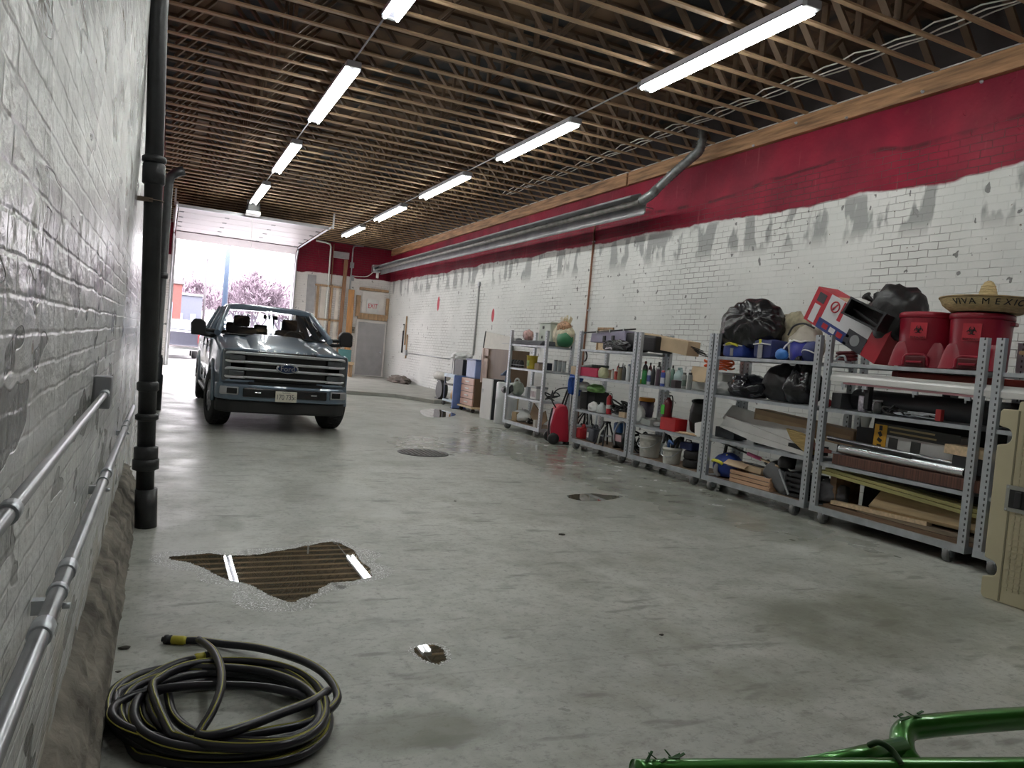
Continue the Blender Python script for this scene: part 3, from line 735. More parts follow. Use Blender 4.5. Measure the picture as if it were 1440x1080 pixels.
MB().lathe([(.10, 0), (.10, .01)], (-.55, .0, .95), 16, rotx(PI/2)).build('badge', MWHITEP, pk)
p = opx(262, 476, 44)
cr = thing('parked_car', 'blue car parked far outside behind the dark pickup', 'car', (opx(271, 480, 52).x-.3, 52, 0))
MB().prism([(-2.1, .3), (-2.1, .85), (-1.5, 1.0), (-.8, 1.5), (.9, 1.5), (1.7, .95), (2.1, .9), (2.1, .3)], 'y', -.85, .85).build('body', mat('blue_paint', (.02, .04, .085), .3, coat=.5), cr, bev=.06)
for s in (-1.3, 1.3): MB().lathe([(.15, -.9), (.31, -.9), (.31, -.68), (.15, -.68)], (s, 0, .31), 18, rotx(PI/2)).lathe([(.15, .68), (.31, .68), (.31, .9), (.15, .9)], (s, 0, .31), 18, rotx(PI/2)).build('wheel', MBLACK, cr)
MB().box((0, 0, 1.25), (1.5, 1.62, .36), bev=.04).build('window', mat('dark_glass', (.02, .03, .05), .05), cr)
# ================================================================ the pickup truck in the garage
MPAINT = mat('slate_blue_paint', (.15, .20, .26), .28, .3, var=.03, coat=.8)
MCHR = mat('chrome_trim', (.62, .64, .67), .16, 1, var=.05)
MSATIN = mat('satin_silver', (.48, .49, .51), .32, .8, var=.05)
MGRB = mat('gloss_black', (.012, .012, .014), .22, var=.1)
MTYRE = mat('tyre_rubber', (.022, .022, .023), .75, var=.2, scale=20, bump=.2)
MWGL = glassy('windscreen_glass', (.88, .91, .92), .02)
MINT = mat('dark_interior', (.035, .033, .035), .8)
MLAMP = mat('headlamp_dark', (.09, .10, .11), .08, .2, var=.2, coat=1)
MLFR = mat('lamp_frame_silver', (.66, .67, .69), .3, .6, var=.04)
tk = thing('pickup_truck', 'slate blue grey crew cab pickup truck parked in the garage facing the camera', 'pickup truck', (1.70, 11.25, 0))
FW, RW, TR, TX = 1.02, 5.45, .44, .86       # front axle, rear axle, tyre radius, half track
WB = .975
def arch(y):
    z = .50
    for ya in (FW, RW):
        d = abs(y-ya)
        if d < .56: z = max(z, .42+math.sqrt(.56**2-d*d))
    return z
def loft(secs, nm, m, bev=0):
    """secs: list of (y, [(x,z)...]) right half outlines from bottom centre to top centre; mirrored"""
    mb = MB(); rings = []
    for y, pr in secs:
        full = [(x, z) for x, z in pr]+[(-x, z) for x, z in pr[::-1] if abs(x) > 1e-6]
        rings.append([mb.bm.verts.new((x, y, z)) for x, z in full])
    n = len(rings[0])
    for A, B in zip(rings, rings[1:]):
        for j in range(n):
            try:
                f = mb.bm.faces.new((A[j], A[(j+1) % n], B[(j+1) % n], B[j])); f.smooth = True
            except ValueError: pass
    mb.bm.faces.new(rings[0][::-1]); mb.bm.faces.new(rings[-1])
    return mb.build(nm, m, tk, bev=bev)
def body_sec(y):
    zb = arch(y)
    if y < 1.75:                                  # nose and bonnet
        t = (y-.12)/1.63
        w = .90+.065*min(1, max(0, (y-.05)/.45))
        zt = 1.19+.245*min(1, max(0, t))**.8; zs = zt-.11
        if y < .3: zt -= .05*(1-(y-.12)/.18)
        return [(0, zb+.02), (w-.10, zb+.02), (w, zb), (w+.01, min(zs-.06, max(zb+.05, .9))), (w-.015, zs), (w-.09, zt-.035), (.62, zt), (.55, zt-.02), (0, zt+.03)]
    w = WB; zt = 1.33 if y < 3.95 else 1.36
    if y > 1.75 and y < 2.0: zt = 1.42-.09*(y-1.75)/.25
    return [(0, zb+.02), (w-.10, zb+.02), (w, zb), (w+.015, max(zb+.05, .92)), (w-.0, zt-.1), (w-.03, zt-.02), (.62, zt), (.55, zt), (0, zt)]
ys = [.14, .2, .3]+[FW-.56+.001]+[FW-.56+.56*k/7 for k in range(1, 14)]+[FW+.559, 1.7, 1.76, 1.9, 2.0, 3.0, 3.94, 3.96, 4.6, RW-.559]+[RW-.56+.56*k/7 for k in range(1, 14)]+[RW+.559, 6.1, 6.2]
loft([(y, body_sec(y)) for y in sorted(ys)], 'body', MPAINT)
# fender flares
for ya in (FW, RW):
    for s in (-1, 1):
        MB().tube([(s*(WB+.0), ya+.575*math.cos(a), .42+.575*math.sin(a)) for a in [PI*k/14 for k in range(15)]], .035, 8).build('wheel_arch', MPAINT, tk)
# cab: roof, pillars, glass
def cab_pt(s, x, y, z): return Vector((s*x, y, z))
W0, W1, W2 = Vector((.86, 1.62, 1.44)), Vector((.69, 2.48, 1.875)), None
roof = [(2.42, [(0, 1.86), (.69, 1.84), (.71, 1.865), (.66, 1.90), (.5, 1.915), (0, 1.92)]), (2.6, [(0, 1.88), (.70, 1.85), (.725, 1.885), (.68, 1.93), (.5, 1.955), (0, 1.962)]), (3.2, [(0, 1.9), (.71, 1.85), (.735, 1.89), (.69, 1.945), (.5, 1.975), (0, 1.985)]), (3.85, [(0, 1.88), (.70, 1.85), (.72, 1.88), (.67, 1.93), (.5, 1.955), (0, 1.96)])]
loft(roof, 'roof', MPAINT)
for s in (-1, 1):
    for (a, b_, wd_) in (((.90, 1.55, 1.42), (.70, 2.47, 1.88), .085), ((.945, 2.78, 1.34), (.73, 2.95, 1.87), .10), ((.945, 3.92, 1.34), (.71, 3.78, 1.88), .14)):
        A, B = cab_pt(s, *a), cab_pt(s, *b_)
        MB().tube([A, A.lerp(B, .5)+Vector((s*.012, 0, 0)), B], [wd_*.62, wd_*.55, wd_*.5], 8).build('pillar', MPAINT, tk)
    for (ya, yb_, yc, yd) in ((1.80, 2.76, 2.90, 2.50), (2.84, 3.86, 3.74, 3.0)):
        g = MB(); g.bm.faces.new([g.bm.verts.new(p) for p in (cab_pt(s, .93, ya, 1.34), cab_pt(s, .94, yb_, 1.34), cab_pt(s, .725, yc, 1.86), cab_pt(s, .725, yd, 1.86))])
        g.build('side_window', MWGL, tk)
ws = MB(); nx, nz_ = 12, 4
def wsf(u, v):
    x = (2*u-1)*(.86-.17*v); z = 1.435+.435*v; y = 1.62+.86*v-.13*(1-(2*u-1)**2)
    return Vector((x, y, z))
ws.grid(wsf, 12, 4).build('windscreen', MWGL, tk)
rw = MB().box((0, 3.84, 1.6), (1.30, .008, .42), rotx(.25)); rw.build('rear_window', MWGL, tk)
fr_ = MB()
for s in (-1, 1): fr_.box((s*.70, 3.86, 1.6), (.10, .05, .52), rotx(.25)); fr_.box((s*.24, 3.85, 1.6), (.03, .03, .44), rotx(.25))
fr_.box((0, 3.93, 1.37), (1.7, .06, .12)); fr_.build('rear_frame', MPAINT, tk)
# interior
for x in (-.42, .42):
    st = MB().box((x, 2.85, 1.25), (.52, .16, .62), rotx(-.18), bev=.06).box((x, 2.6, .95), (.52, .55, .16), bev=.05).build('seat', MINT, tk)
    MB().box((x, 2.95, 1.66), (.28, .11, .2), bev=.05).build('headrest', MINT, st)
rs = MB().box((0, 3.62, 1.2), (1.5, .14, .55), bev=.05).build('rear_seat', MINT, tk)
for x in (-.5, 0, .5): MB().box((x, 3.66, 1.54), (.26, .1, .18), bev=.05).build('headrest', MINT, rs)
MB().box((0, 1.95, 1.28), (1.62, .55, .26), bev=.06).build('dashboard', MINT, tk)
MB().lathe([(.17, -.015), (.195, -.012), (.195, .012), (.17, .015)], (.40, 2.22, 1.38), 20, rotx(PI/2-.5), cap=False).build('steering_wheel', MINT, tk)
MB().box((0, 2.36, 1.76), (.24, .05, .075), bev=.02).build('rear_view_mirror', MGRB, tk)
for s in (-1, 1):
    MB().tube([(s*.05+.1, 1.42, 1.425), (s*.05+.1-.35, 1.44, 1.425), (s*.05+.1-.62, 1.54, 1.43)], .010, 6).build('wiper', MGRB, tk)
MB().box((0, 1.58, 1.415), (1.66, .16, .02), bev=.006).build('cowl', MGRB, tk)
# bonnet bulge with raised letters
bl = MB()
def bulge(u, v):
    y = .25+1.30*v; x = (2*u-1)*(.50-.02*v); zt = 1.19+.245*max(0, (y-.12)/1.63)**.8+.018
    return Vector((x, y, zt-.024+.045*(1-abs(2*u-1)**6)*min(1, v*6)))
bl.grid(bulge, 12, 8).build('hood_bulge', MPAINT, tk)
for i, ch in enumerate('SUPER DUTY'):
    if ch != ' ': text('hood_letter', ch, .062, (-.50+i*.111, .215, 1.208), (PI/2-.75, 0, 0), MSATIN, tk, .006, 1.25)
# ---- front: grille
MB().box((0, .13, .975), (1.60, .10, .46), bev=.02).build('grille_back', MGRB, tk)
for z, hh in ((1.160, .042), (1.035, .038), (.935, .038), (.815, .030)):
    MB().box((0, .055, z), (1.22, .07, hh), bev=.012).build('grille_bar', MSATIN, tk)
for z in (1.10, .985, .875): MB().box((0, .075, z), (1.20, .04, .012)).build('grille_bar', MGRB, tk)
bg_ = MB().lathe([(.165, -.02), (.165, .0), (.155, .018), (.14, .022)], (0, .02, .975), 32, rotx(PI/2)).build('badge', MCHR, tk); bg_.scale = (1, 1, .46); bg_.location.z = .975*(1-.46)
ib = MB().lathe([(.138, -.02), (.138, .026)], (0, .02, .975), 32, rotx(PI/2)).build('badge_field', mat('badge_dark_blue', (.02, .035, .09), .2, var=.05), tk); ib.scale = (1, 1, .42); ib.location.z = .975*(1-.42)
text('lettering', 'Ford', .105, (0, -.012, .972), FY, MCHR, tk, .002, 1.05)
# headlamps: C shaped frames
for s in (-1, 1):
    hl = MB().box((s*.715, .14, .975), (.36, .12, .46), bev=.03).build('headlamp', MLAMP, tk)
    for zc in (1.095, .870):
        lp = [(s*.58, .06, zc+.065), (s*.80, .075, zc+.065), (s*.855, .10, zc+.045), (s*.868, .12, zc), (s*.855, .10, zc-.045), (s*.80, .075, zc-.06), (s*.58, .06, zc-.06)]
        MB().tube(smooth_path(lp, 4), .021, 8).build('lamp_frame', MLFR, hl)
        MB().box((s*.70, .075, zc), (.22, .05, .075), bev=.02).build('lens', MLAMP, hl)
    fr2 = [(s*.42, .075, 1.205), (s*.80, .095, 1.205), (s*.89, .14, 1.17), (s*.905, .17, .975), (s*.89, .14, .78), (s*.80, .095, .755), (s*.45, .075, .755)]
    MB().tube(smooth_path(fr2, 5), .022, 8).build('lamp_surround', MPAINT, hl)
# bumper
bp_ = [( -.97, .42), (-.95, .22), (-.80, .06), (-.5, .01), (0, -.01), (.5, .01), (.80, .06), (.95, .22), (.97, .42), (.9, .42), (-.9, .42)]
MB().prism(bp_, 'z', .475, .715).build('bumper', MPAINT, tk, bev=.03)
MB().prism([(x*.98, y+.04) for x, y in bp_], 'z', .29, .474).build('valance', mat('matt_black_plastic', (.02, .02, .02), .7), tk, bev=.03)
MB().box((0, -.004, .60), (1.20, .04, .135), bev=.03).build('lower_intake', MGRB, tk)
MB().box((0, .055, .735), (1.05, .1, .035)).build('intake_strip', MGRB, tk)
for s in (-1, 1):
    MB().box((s*.40, -.04, .605), (.09, .05, .022), bev=.008).build('tow_hook', MCHR, tk)
    fg = MB().box((s*.78, .075, .61), (.27, .05, .12), rotz(s*.35), bev=.025).build('fog_lamp_frame', MSATIN, tk)
    MB().box((s*.745, .045, .61), (.15, .03, .085), rotz(s*.35), bev=.02).build('fog_lamp', MGRB, fg)
pl = MB().box((0, -.055, .565), (.305, .012, .155), bev=.004).build('licence_plate', mat('plate_white', (.66, .64, .55), .4, var=.05), tk)
MPL = mat('plate_ink', (.05, .05, .06), .5)
text('plate_number', '170 735', .105, (-.015, -.063, .555), FY, MPL, pl, .001, .74)
text('plate_number', 'C', .05, (.125, -.063, .545), FY, MPL, pl, .001, 1)
text('plate_state', 'ILLINOIS', .030, (0, -.063, .624), FY, MPL, pl, .001, 1)
# mirrors
for s in (-1, 1):
    mr = MB().prism([(-.10, -.13), (.10, -.13), (.115, -.09), (.11, .08), (.05, .13), (-.06, .13), (-.115, .06)], 'y', -.08, .10).build('side_mirror', MBLACK, tk, loc=(s*1.185, 1.65, 1.485), bev=.02)
    MB().box((0, .102, 0), (.17, .006, .2)).build('mirror_glass', MCHR, mr)
    MB().box((s*.105, -.085, .0), (.012, .012, .05)).build('marker_lamp', MCHR, mr)
    for z in (-.05, -.13): MB().cyl((-s*.05, .0, z+.02), (-s*.30, .10, z), .028, 8, .035).build('mirror_arm', MBLACK, mr)
# wheels
def wheel(x, y, st=0):
    w = MB().lathe([(.25, -.14), (.40, -.14), (.43, -.12), (.44, -.07), (.44, .07), (.43, .12), (.40, .14), (.25, .14)], (0, 0, 0), 40, roty(PI/2), cap=False)
    for i in range(40):
        a = 2*PI*i/40
        for dx in (-.07, 0.0, .07):
            w.box((dx, math.cos(a+dx)*.438, math.sin(a+dx)*.438), (.055, .028, .022), rotx(a+dx-PI/2))
    o = w.build('wheel', MTYRE, tk, loc=(x, y, .45), rot=(0, 0, st))
    s = 1 if x > 0 else -1
    hb = MB().lathe([(.26, s*.10), (.255, s*.13), (.23, s*.11), (.08, s*.09), (.07, s*.15), (.02, s*.155)], (0, 0, 0), 24, roty(PI/2))
    for i in range(8):
        a = 2*PI*i/8; hb.box((s*.115, math.cos(a)*.155, math.sin(a)*.155), (.03, .20, .05), rotx(a))
    hb.build('rim', MSATIN, o)
for s in (-1, 1): wheel(s*TX, FW, .12); wheel(s*TX, RW)
MB().box((0, 3.2, .50), (.9, 5.4, .14)).build('chassis', MBLACK, tk)
MB().cyl((-.75, FW, .45), (.75, FW, .45), .06, 10).cyl((-.75, RW, .45), (.75, RW, .45), .08, 10).build('axle', MBLACK, tk)
# side details
for s in (-1, 1):
    x = s*(WB+.018)
    for y in (2.72, 3.75): MB().box((x, y, 1.18), (.035, .20, .03), bev=.008).build('door_handle', MCHR, tk)
    for y in (1.78, 2.82, 3.9): MB().box((s*(WB+.004), y, .95), (.02, .008, .72)).build('door_gap', MGRB, tk)
    MB().box((s*(WB-.02), 2.9, .46), (.16, 2.2, .05), bev=.015).build('running_board', MBLACK, tk)
# bed opening
MB().box((0, 5.05, 1.365), (1.5, 2.1, .02)).build('bed_cover', MBLACK, tk)
for s in (-1, 1): MB().box((s*.9, 6.2, 1.05), (.12, .05, .38), bev=.02).build('tail_light', mat('tail_light_red', (.45, .03, .03), .25), tk)
# ================================================================ trolley racks along the right wall
def post_mat():
    m, nt, b = nodes('punched_post'); L = nt.links.new
    tc = N(nt, 'ShaderNodeTexCoord'); sp = N(nt, 'ShaderNodeSeparateXYZ'); L(tc.outputs['Object'], sp.inputs[0])
    def mt(op, a, b_, c=None):
        n = N(nt, 'ShaderNodeMath', operation=op)
        for i, q in enumerate((a, b_) if c is None else (a, b_, c)):
            if isinstance(q, (int, float)): n.inputs[i].default_value = q
            else: L(q, n.inputs[i])
        return n.outputs[0]
    zz = mt('LESS_THAN', mt('PINGPONG', sp.outputs['Z'], .025), .011)
    xx = mt('LESS_THAN', mt('ABSOLUTE', mt('SUBTRACT', sp.outputs['Y'], -.012), 0), .007)
    hole = mt('MULTIPLY', zz, xx)
    nz = N(nt, 'ShaderNodeTexNoise'); nz.inputs['Scale'].default_value = 12; L(tc.outputs['Object'], nz.inputs['Vector'])
    r = N(nt, 'ShaderNodeValToRGB'); r.color_ramp.elements[0].color = (.40, .43, .46, 1); r.color_ramp.elements[1].color = (.60, .63, .66, 1); L(nz.outputs['Fac'], r.inputs[0])
    mx = N(nt, 'ShaderNodeMix', data_type='RGBA'); L(hole, mx.inputs[0]); L(r.outputs[0], mx.inputs[6]); mx.inputs[7].default_value = (.05, .05, .055, 1)
    L(mx.outputs[2], b.inputs['Base Color']); b.inputs['Roughness'].default_value = .42
    inv = mt('MULTIPLY', mt('SUBTRACT', 1, hole), .7); L(inv, b.inputs['Metallic'])
    return m
MPOST = post_mat()
MRACK = mat('rack_steel', (.46, .49, .52), .42, .7, var=.15, scale=9)
MDECK = mat('worn_plywood', (.20, .135, .09), .75, var=.35, scale=3, stretch=(6, .6, 6))
MWHEEL = mat('grey_caster', (.16, .16, .16), .6, var=.2)
X0, X1 = 6.30, 6.90
XM = (X0+X1)/2
_pm = MB().box((0, 0, .93), (.05, .07, 1.86)).build('post', MPOST); _pm = (_pm, _pm.data); bpy.data.objects.remove(_pm[0]); POSTME = _pm[1]
def cart(ya, yb, shelves, label, deck=None):
    yc = (ya+yb)/2; hl = (yb-ya)/2
    t = thing('trolley_rack', label, 'rack', (XM, yc, 0), group='galvanised trolley racks on casters along the right wall')
    f = MB(); hd = (X1-X0)/2
    for s in (-1, 1):
        f.box((s*(hd-.02), 0, .142), (.04, 2*hl, .062)); f.box((0, s*(hl-.02), .142), (2*hd-.08, .04, .062))
    f.build('base_frame', MRACK, t)
    MB().box((0, 0, .163), (2*hd-.08, 2*hl-.08, .018)).build('deck', deck or MDECK, t)
    for s in (-1, 1):
        for q in (-1, 1):
            link('post', POSTME, t, (s*(hd-.028), q*(hl-.036), .112))
            c = MB().box((0, 0, .105), (.09, .07, .012)).prism([(-.045, .10), (.045, .10), (.02, .045), (-.02, .045)], 'y', -.034, -.028).prism([(-.045, .10), (.045, .10), (.02, .045), (-.02, .045)], 'y', .028, .034).build('caster', MSTEEL, t, loc=(s*(hd-.045), q*(hl-.16), 0))
            MB().lathe([(.02, -.024), (.06, -.024), (.066, -.016), (.066, .016), (.06, .024), (.02, .024)], (0, 0, .066), 22, rotx(PI/2)).build('wheel', MWHEEL, c)
    for z in shelves:
        b = MB(); b.box((0, 0, z-.012), (2*hd-.07, 2*hl-.10, .016))
        for s in (-1, 1): b.box((s*(hd-.035), 0, z-.022), (.024, 2*hl-.14, .036))
        for q in (-1, 1): b.box((0, q*(hl-.055), z-.022), (2*hd-.10, .022, .036))
        b.build('shelf', MRACK, t)
    return t
U = {}
cart(2.20, 3.865, (.64, 1.21, 1.69), 'galvanised trolley rack at the right edge, partly behind the beige table')
cart(3.935, 5.62, (.64, 1.21, 1.69), 'galvanised trolley rack with two red bins on its top shelf')
cart(5.69, 7.36, (.655, 1.205, 1.69), 'galvanised trolley rack with a huge black bag and blue bags on top')
cart(7.385, 9.02, (.625, 1.215), 'galvanised trolley rack with bottles, white buckets and no top shelf')
cart(9.06, 10.74, (.67, 1.23, 1.68), 'galvanised trolley rack with black cases on top and gas cans below')
cart(11.87, 13.46, (.675, 1.235, 1.70), 'galvanised trolley rack farthest from camera, behind the red wheeled case')
DK = .173
# ================================================================ generic makers for what lies on the racks
def MC(name, col, rough=.45, **k): return mat(name, col, rough, **k)
def bottle(x0, x1, yt, zb, X, col, cap, label, name='bottle', kind='round', band=None, cat='bottle', group=None, metal=0):
    yc, w, h = fitr(x0, x1, yt, zb, X); r = w/2*1.12
    t = thing(name, label, cat, (X, yc, zb), group=group)
    M1 = MC('%s_%s' % (name, str(col)), col, .35, metal=metal); M2 = MC('cap_'+str(cap), cap, .4)
    if kind == 'round': pr = [(r*.92, 0), (r, .01), (r, h*.66), (r*.8, h*.78), (r*.36, h*.86), (r*.34, h*.9)]; cz = h*.88; cr = r*.42
    elif kind == 'can': pr = [(r*.94, 0), (r, .01), (r, h*.80), (r*.9, h*.86), (r*.6, h*.89)]; cz = h*.87; cr = r*.72
    elif kind == 'jug': pr = [(r*.95, 0), (r, .02), (r, h*.6), (r*.85, h*.72), (r*.4, h*.86), (r*.36, h*.9)]; cz = h*.88; cr = r*.42
    else: pr = [(r*.95, 0), (r, .01), (r, h*.9), (r*.95, h*.92)]; cz = h*.9; cr = r*1.02
    if kind == 'jug':
        MB().lathe(pr, (0, 0, 0), 20).tube(smooth_path([(-r*.2, -r*.35, h*.85), (-r*.3, -r*.95, h*.88), (-r*.3, -r*1.05, h*.65), (-r*.2, -r*.9, h*.5)], 5), r*.16, 8).build('body', M1, t)
    else: MB().lathe(pr, (0, 0, 0), 20).build('body', M1, t)
    MB().lathe([(cr, cz), (cr, h*.985), (cr*.85, h)], (0, 0, 0), 16).build('cap', M2, t)
    if band: MB().lathe([(r*1.012, h*.18), (r*1.012, h*.55)], (0, 0, 0), 20, cap=False).build('label_band', MC('band_'+str(band), band, .5), t)
    return t
def carton(x0, x1, yt, zb, X, col, label, name='cardboard_box', cat='box', dx=.3, rz=0, flaps=False, tape=False, m=None, h=None):
    yc, w, hh = fitb(x0, x1, yt, zb, X, dx); h = h or hh
    t = thing(name, label, cat, (X+dx/2, yc, zb), rz)
    m = m or MC('carton_%s' % str(col), col, .75, scale=5)
    MB().box((0, 0, h/2), (dx, w, h), bev=.006).build('body', m, t)
    if flaps:
        for s in (-1, 1): MB().box((s*dx*.5, 0, h+.01), (dx*.5, w*.96, .006), roty(s*.5)).build('flap', m, t)
    if tape: MB().box((-dx/2-.001, 0, h*.9), (.003, w*.98, h*.1)).box((0, 0, h+.0015), (.05, w, .003)).build('tape', MC('tape', (.42, .30, .17), .3), t)
    return t
def bag(c, r, label, m, seed=0, name='garbage_bag', cat='bag', knot=None, pleat=.05, amp=.2, rz=0, tie=True, sub=4, flat=-.75, group=None):
    t = thing(name, label, cat, (c[0], c[1], c[2]), rz, group=group)
    MB().blob((0, 0, r[2]*abs(flat)*1.02), r, seed, amp, 1.5, sub, flat, knot, pleat).build('bag_body', m, t)
    if knot and tie:
        k = Vector(knot).normalized(); p = Vector((k.x*r[0], k.y*r[1], k.z*r[2]))*.80+Vector((0, 0, r[2]*abs(flat)))
        q = p+k*.10
        MB().tube([p, p.lerp(q, .5), q, q+Vector((0, .02, .02))], [.04, .018, .03, .05], 10).build('tied_neck', m, t)
    return t
MBAG = mat('black_bin_liner', (.012, .012, .014), .22, var=.3, scale=5, bump=.55, bscale=9)
MBAG2 = mat('black_bin_liner_matt', (.012, .012, .013), .42, var=.3, scale=5, bump=.5, bscale=8)
MWBAG = mat('white_carrier_bag', (.62, .63, .62), .4, var=.12, scale=6, bump=.6, bscale=12)
MCARD = mat('cardboard', (.36, .25, .155), .75, var=.15, scale=3)
MCARD2 = mat('pale_cardboard', (.50, .38, .25), .75, var=.15, scale=3)
MBLUEF = mat('blue_nylon', (.02, .05, .27), .55, var=.25, scale=9, bump=.3)
MNAVY = mat('navy_nylon', (.02, .03, .12), .5, var=.25, scale=9, bump=.3)
MYEL = mat('yellow_strap', (.62, .60, .05), .5)
MGREYC = mat('grey_cloth', (.30, .30, .31), .8)
MREDP = mat('red_bin_plastic', (.28, .010, .028), .34, var=.08, scale=3)
MINKB = mat('black_ink', (.012, .012, .012), .5)
MCLEAR = glassy('clear_plastic', (.80, .84, .84), .05, .08)
MGREY = mat('grey_plastic', (.30, .31, .32), .45, var=.12)
MDKG = mat('charcoal_plastic', (.020, .021, .024), .5, var=.2)
MWHT = mat('white_enamel', (.68, .68, .66), .35, var=.05)
MOFF = mat('off_white_plastic', (.55, .56, .53), .4, var=.08)
# ---------------------------------------------------------------- rack with the two red bins, top shelf
Z3 = 1.693
def biohazard(par, x, z, s):
    """trefoil sign standing on the face x (looks to -X): open rings, centre ring and bars"""
    mb = MB()
    for k in range(3):
        a = PI/2+k*2*PI/3; cy, cz = math.cos(a)*s*.52, math.sin(a)*s*.52
        pts = []
        for i in range(17):
            b_ = a+.5+(2*PI-1.0)*i/16
            pts.append(Vector((x, -(cy+math.cos(b_)*s*.46), z+cz+math.sin(b_)*s*.46)))
        mb.tube(pts, [s*(.05+.09*math.sin(PI*i/16)) for i in range(17)], 6)
    mb.tube([Vector((x, math.cos(2*PI*i/24)*s*.42, z+math.sin(2*PI*i/24)*s*.42)) for i in range(24)], s*.05, 6, closed=True)
    mb.lathe([(s*.12, -.002), (s*.12, .002)], (x, 0, z), 12, roty(-PI/2))
    return mb.build('biohazard_symbol', MINKB, par)
def red_bin(x0, x1, yt, label):
    X = 6.62; yc, w, h = fit(x0, x1, yt, Z3, X); r = w/2*.93
    t = thing('step_bin', label, 'bin', (X, yc, Z3), .30)
    MB().lathe([(r*.90, 0), (r*.93, .02), (r*.955, h*.45), (r*.99, h*.86), (r*.99, h*.87)], (0, 0, 0), 40).build('body', MREDP, t)
    MB().lathe([(r*1.0, h*.87), (r*1.035, h*.885), (r*1.035, h*.955), (r*1.0, h*.975), (r*.9, h*.985), (r*.4, h), (.0, h)], (0, 0, 0), 40).build('lid', MREDP, t)
    for s in (-1, 1):
        mb = MB()
        mb.grid(lambda u, v: Vector((-(r*.84+(.055*(1-v)**.8)*math.sin(PI*u)**.5)+.01, s*r*.58+(u-.5)*(.16*(1-v)**.6+.07), v*h*.44)), 14, 10)
        mb.build('foot_buttress', MREDP, t)
    MB().box((-r*.97, 0, h*.10), (.06, r*.72, h*.20), bev=.015).build('pedal_recess', mat('dark_red_recess', (.10, .008, .012), .5), t)
    MB().tube(smooth_path([(-r*1.02, -r*.42, .01), (-r*1.03, -r*.38, h*.17), (-r*1.0, -r*.2, h*.215), (-r*1.0, r*.2, h*.215), (-r*1.03, r*.38, h*.17), (-r*1.02, r*.42, .01)], 4), .014, 8).build('pedal_arch', MREDP, t)
    MB().box((-r*1.08, 0, h*.085), (.07, r*.55, .022), bev=.008).build('pedal', MREDP, t)
    ls = .066
    lab = MB().box((-r*1.0, 0, h*.64), (.012, ls*2.2, ls*2.3)).build('hazard_label', mat('label_red', (.50, .03, .05), .4), t)
    sym = biohazard(lab, 0, 0, ls*.62); sym.location = (-r*1.0-.010, 0, h*.655)
    text('lettering', 'BIOHAZARD', .026, (-r*1.0-.0075, 0, h*.64-ls*.95), FX, MINKB, lab, .001, .9)
    MB().box((0, -r*1.0, h*.82), (.12, .05, .035), bev=.01).build('handle', MREDP, t)
    return t, yc, h, r
red_bin(1264, 1338, 440, 'red step-on biohazard bin without a hat, beside the black bag')
bt, by, bh, brr = red_bin(1333, 1416, 441, 'red step-on biohazard bin under the straw sombrero')
# sombrero
MSTRAW = mat('straw', (.50, .39, .20), .75, var=.22, scale=18, stretch=(1, 1, 5), bump=.5, bscale=30)
sx_, sy_, sz_ = 6.62, Yat(1388, Z3+bh+.1, 6.62), Z3+bh*1.0+.002
R0 = .372
so = thing('sombrero', 'straw sombrero with painted lettering lying on the right red bin', 'hat', (sx_, sy_, sz_))
MB().lathe([(.0, .02), (.10, .02), (.17, .0), (R0*.74, .0), (R0*.93, .055), (R0*.99, .105), (R0, .118), (R0*.975, .122), (R0*.90, .075), (R0*.74, .022), (.17, .02), (.11, .03)], (0, 0, 0), 56, cap=False).build('brim', MSTRAW, so)
MB().lathe([(.110, .02), (.092, .07), (.080, .13), (.068, .19), (.055, .24), (.036, .275), (.015, .29), (0, .292)], (0, 0, 0), 36).build('crown', MSTRAW, so)
for i in range(9):
    rr2 = .102-.0058*i
    MB().tube([(rr2*math.cos(2*PI*k/28), rr2*math.sin(2*PI*k/28), .04+i*.025) for k in range(28)], .0045, 5, closed=True).build('braid_ring', MSTRAW, so)
MB().tube([(R0*math.cos(2*PI*k/56), R0*math.sin(2*PI*k/56), .118) for k in range(56)], .009, 6, closed=True).build('brim_edge', mat('dark_straw', (.30, .22, .11), .8, var=.3, scale=14), so)
for ch, off in zip('VIVAMEXICO', (-.70, -.60, -.48, -.31, -.03, .21, .43, .60, .74, .92)):
    a = PI+.566+off
    p = Vector((math.cos(a), math.sin(a), 0))*(R0*.955)+Vector((0, 0, .072))
    me = text('brim_letter', ch, .082, (0, 0, 0), (0, 0, 0), MINKB, so, .002, .9)
    n = Vector((math.cos(a), math.sin(a), -.62)).normalized(); xa = Vector((-math.sin(a), math.cos(a), 0)); ya = n.cross(xa)
    mm = Matrix((xa, ya, n)).transposed().to_4x4(); mm.translation = p+n*.006
    me.matrix_local = mm
# vacuum cleaner carton, tilted
a0 = Yat(1128, 2.1, 6.6); a1 = Yat(1250, 1.72, 6.6)
th = .56
bx = thing('vacuum_carton', 'tilted red and white vacuum cleaner carton leaning beside the red bins', 'box', (6.65, 5.575, 2.114), rot=(.45, 0, 0))
BL, BH, BD = 1.08, .395, .30
def face(y0, y1, z0, z1, m, nm, d=.002): return MB().box((-BD/2-d/2, (y0+y1)/2, (z0+z1)/2), (d, abs(y1-y0), abs(z1-z0))).build(nm, m, bx)
MCW = mat('carton_print_white', (.62, .62, .64), .45, var=.04); MCR = mat('carton_print_red', (.42, .02, .035), .45); MCB = mat('carton_print_blue', (.03, .05, .20), .4); MCG = mat('carton_print_dark', (.05, .05, .06), .4)
MB().box((0, 0, 0), (BD, BL, BH), bev=.004).build('carton', MCR, bx)
yl = BL/2
face(yl-.22, -yl+.20, -BH/2, BH/2, MCW, 'print_panel')
face(yl-.20, -yl+.42, -BH/2+.0, -BH/2+.115, MCB, 'print_panel', .004)
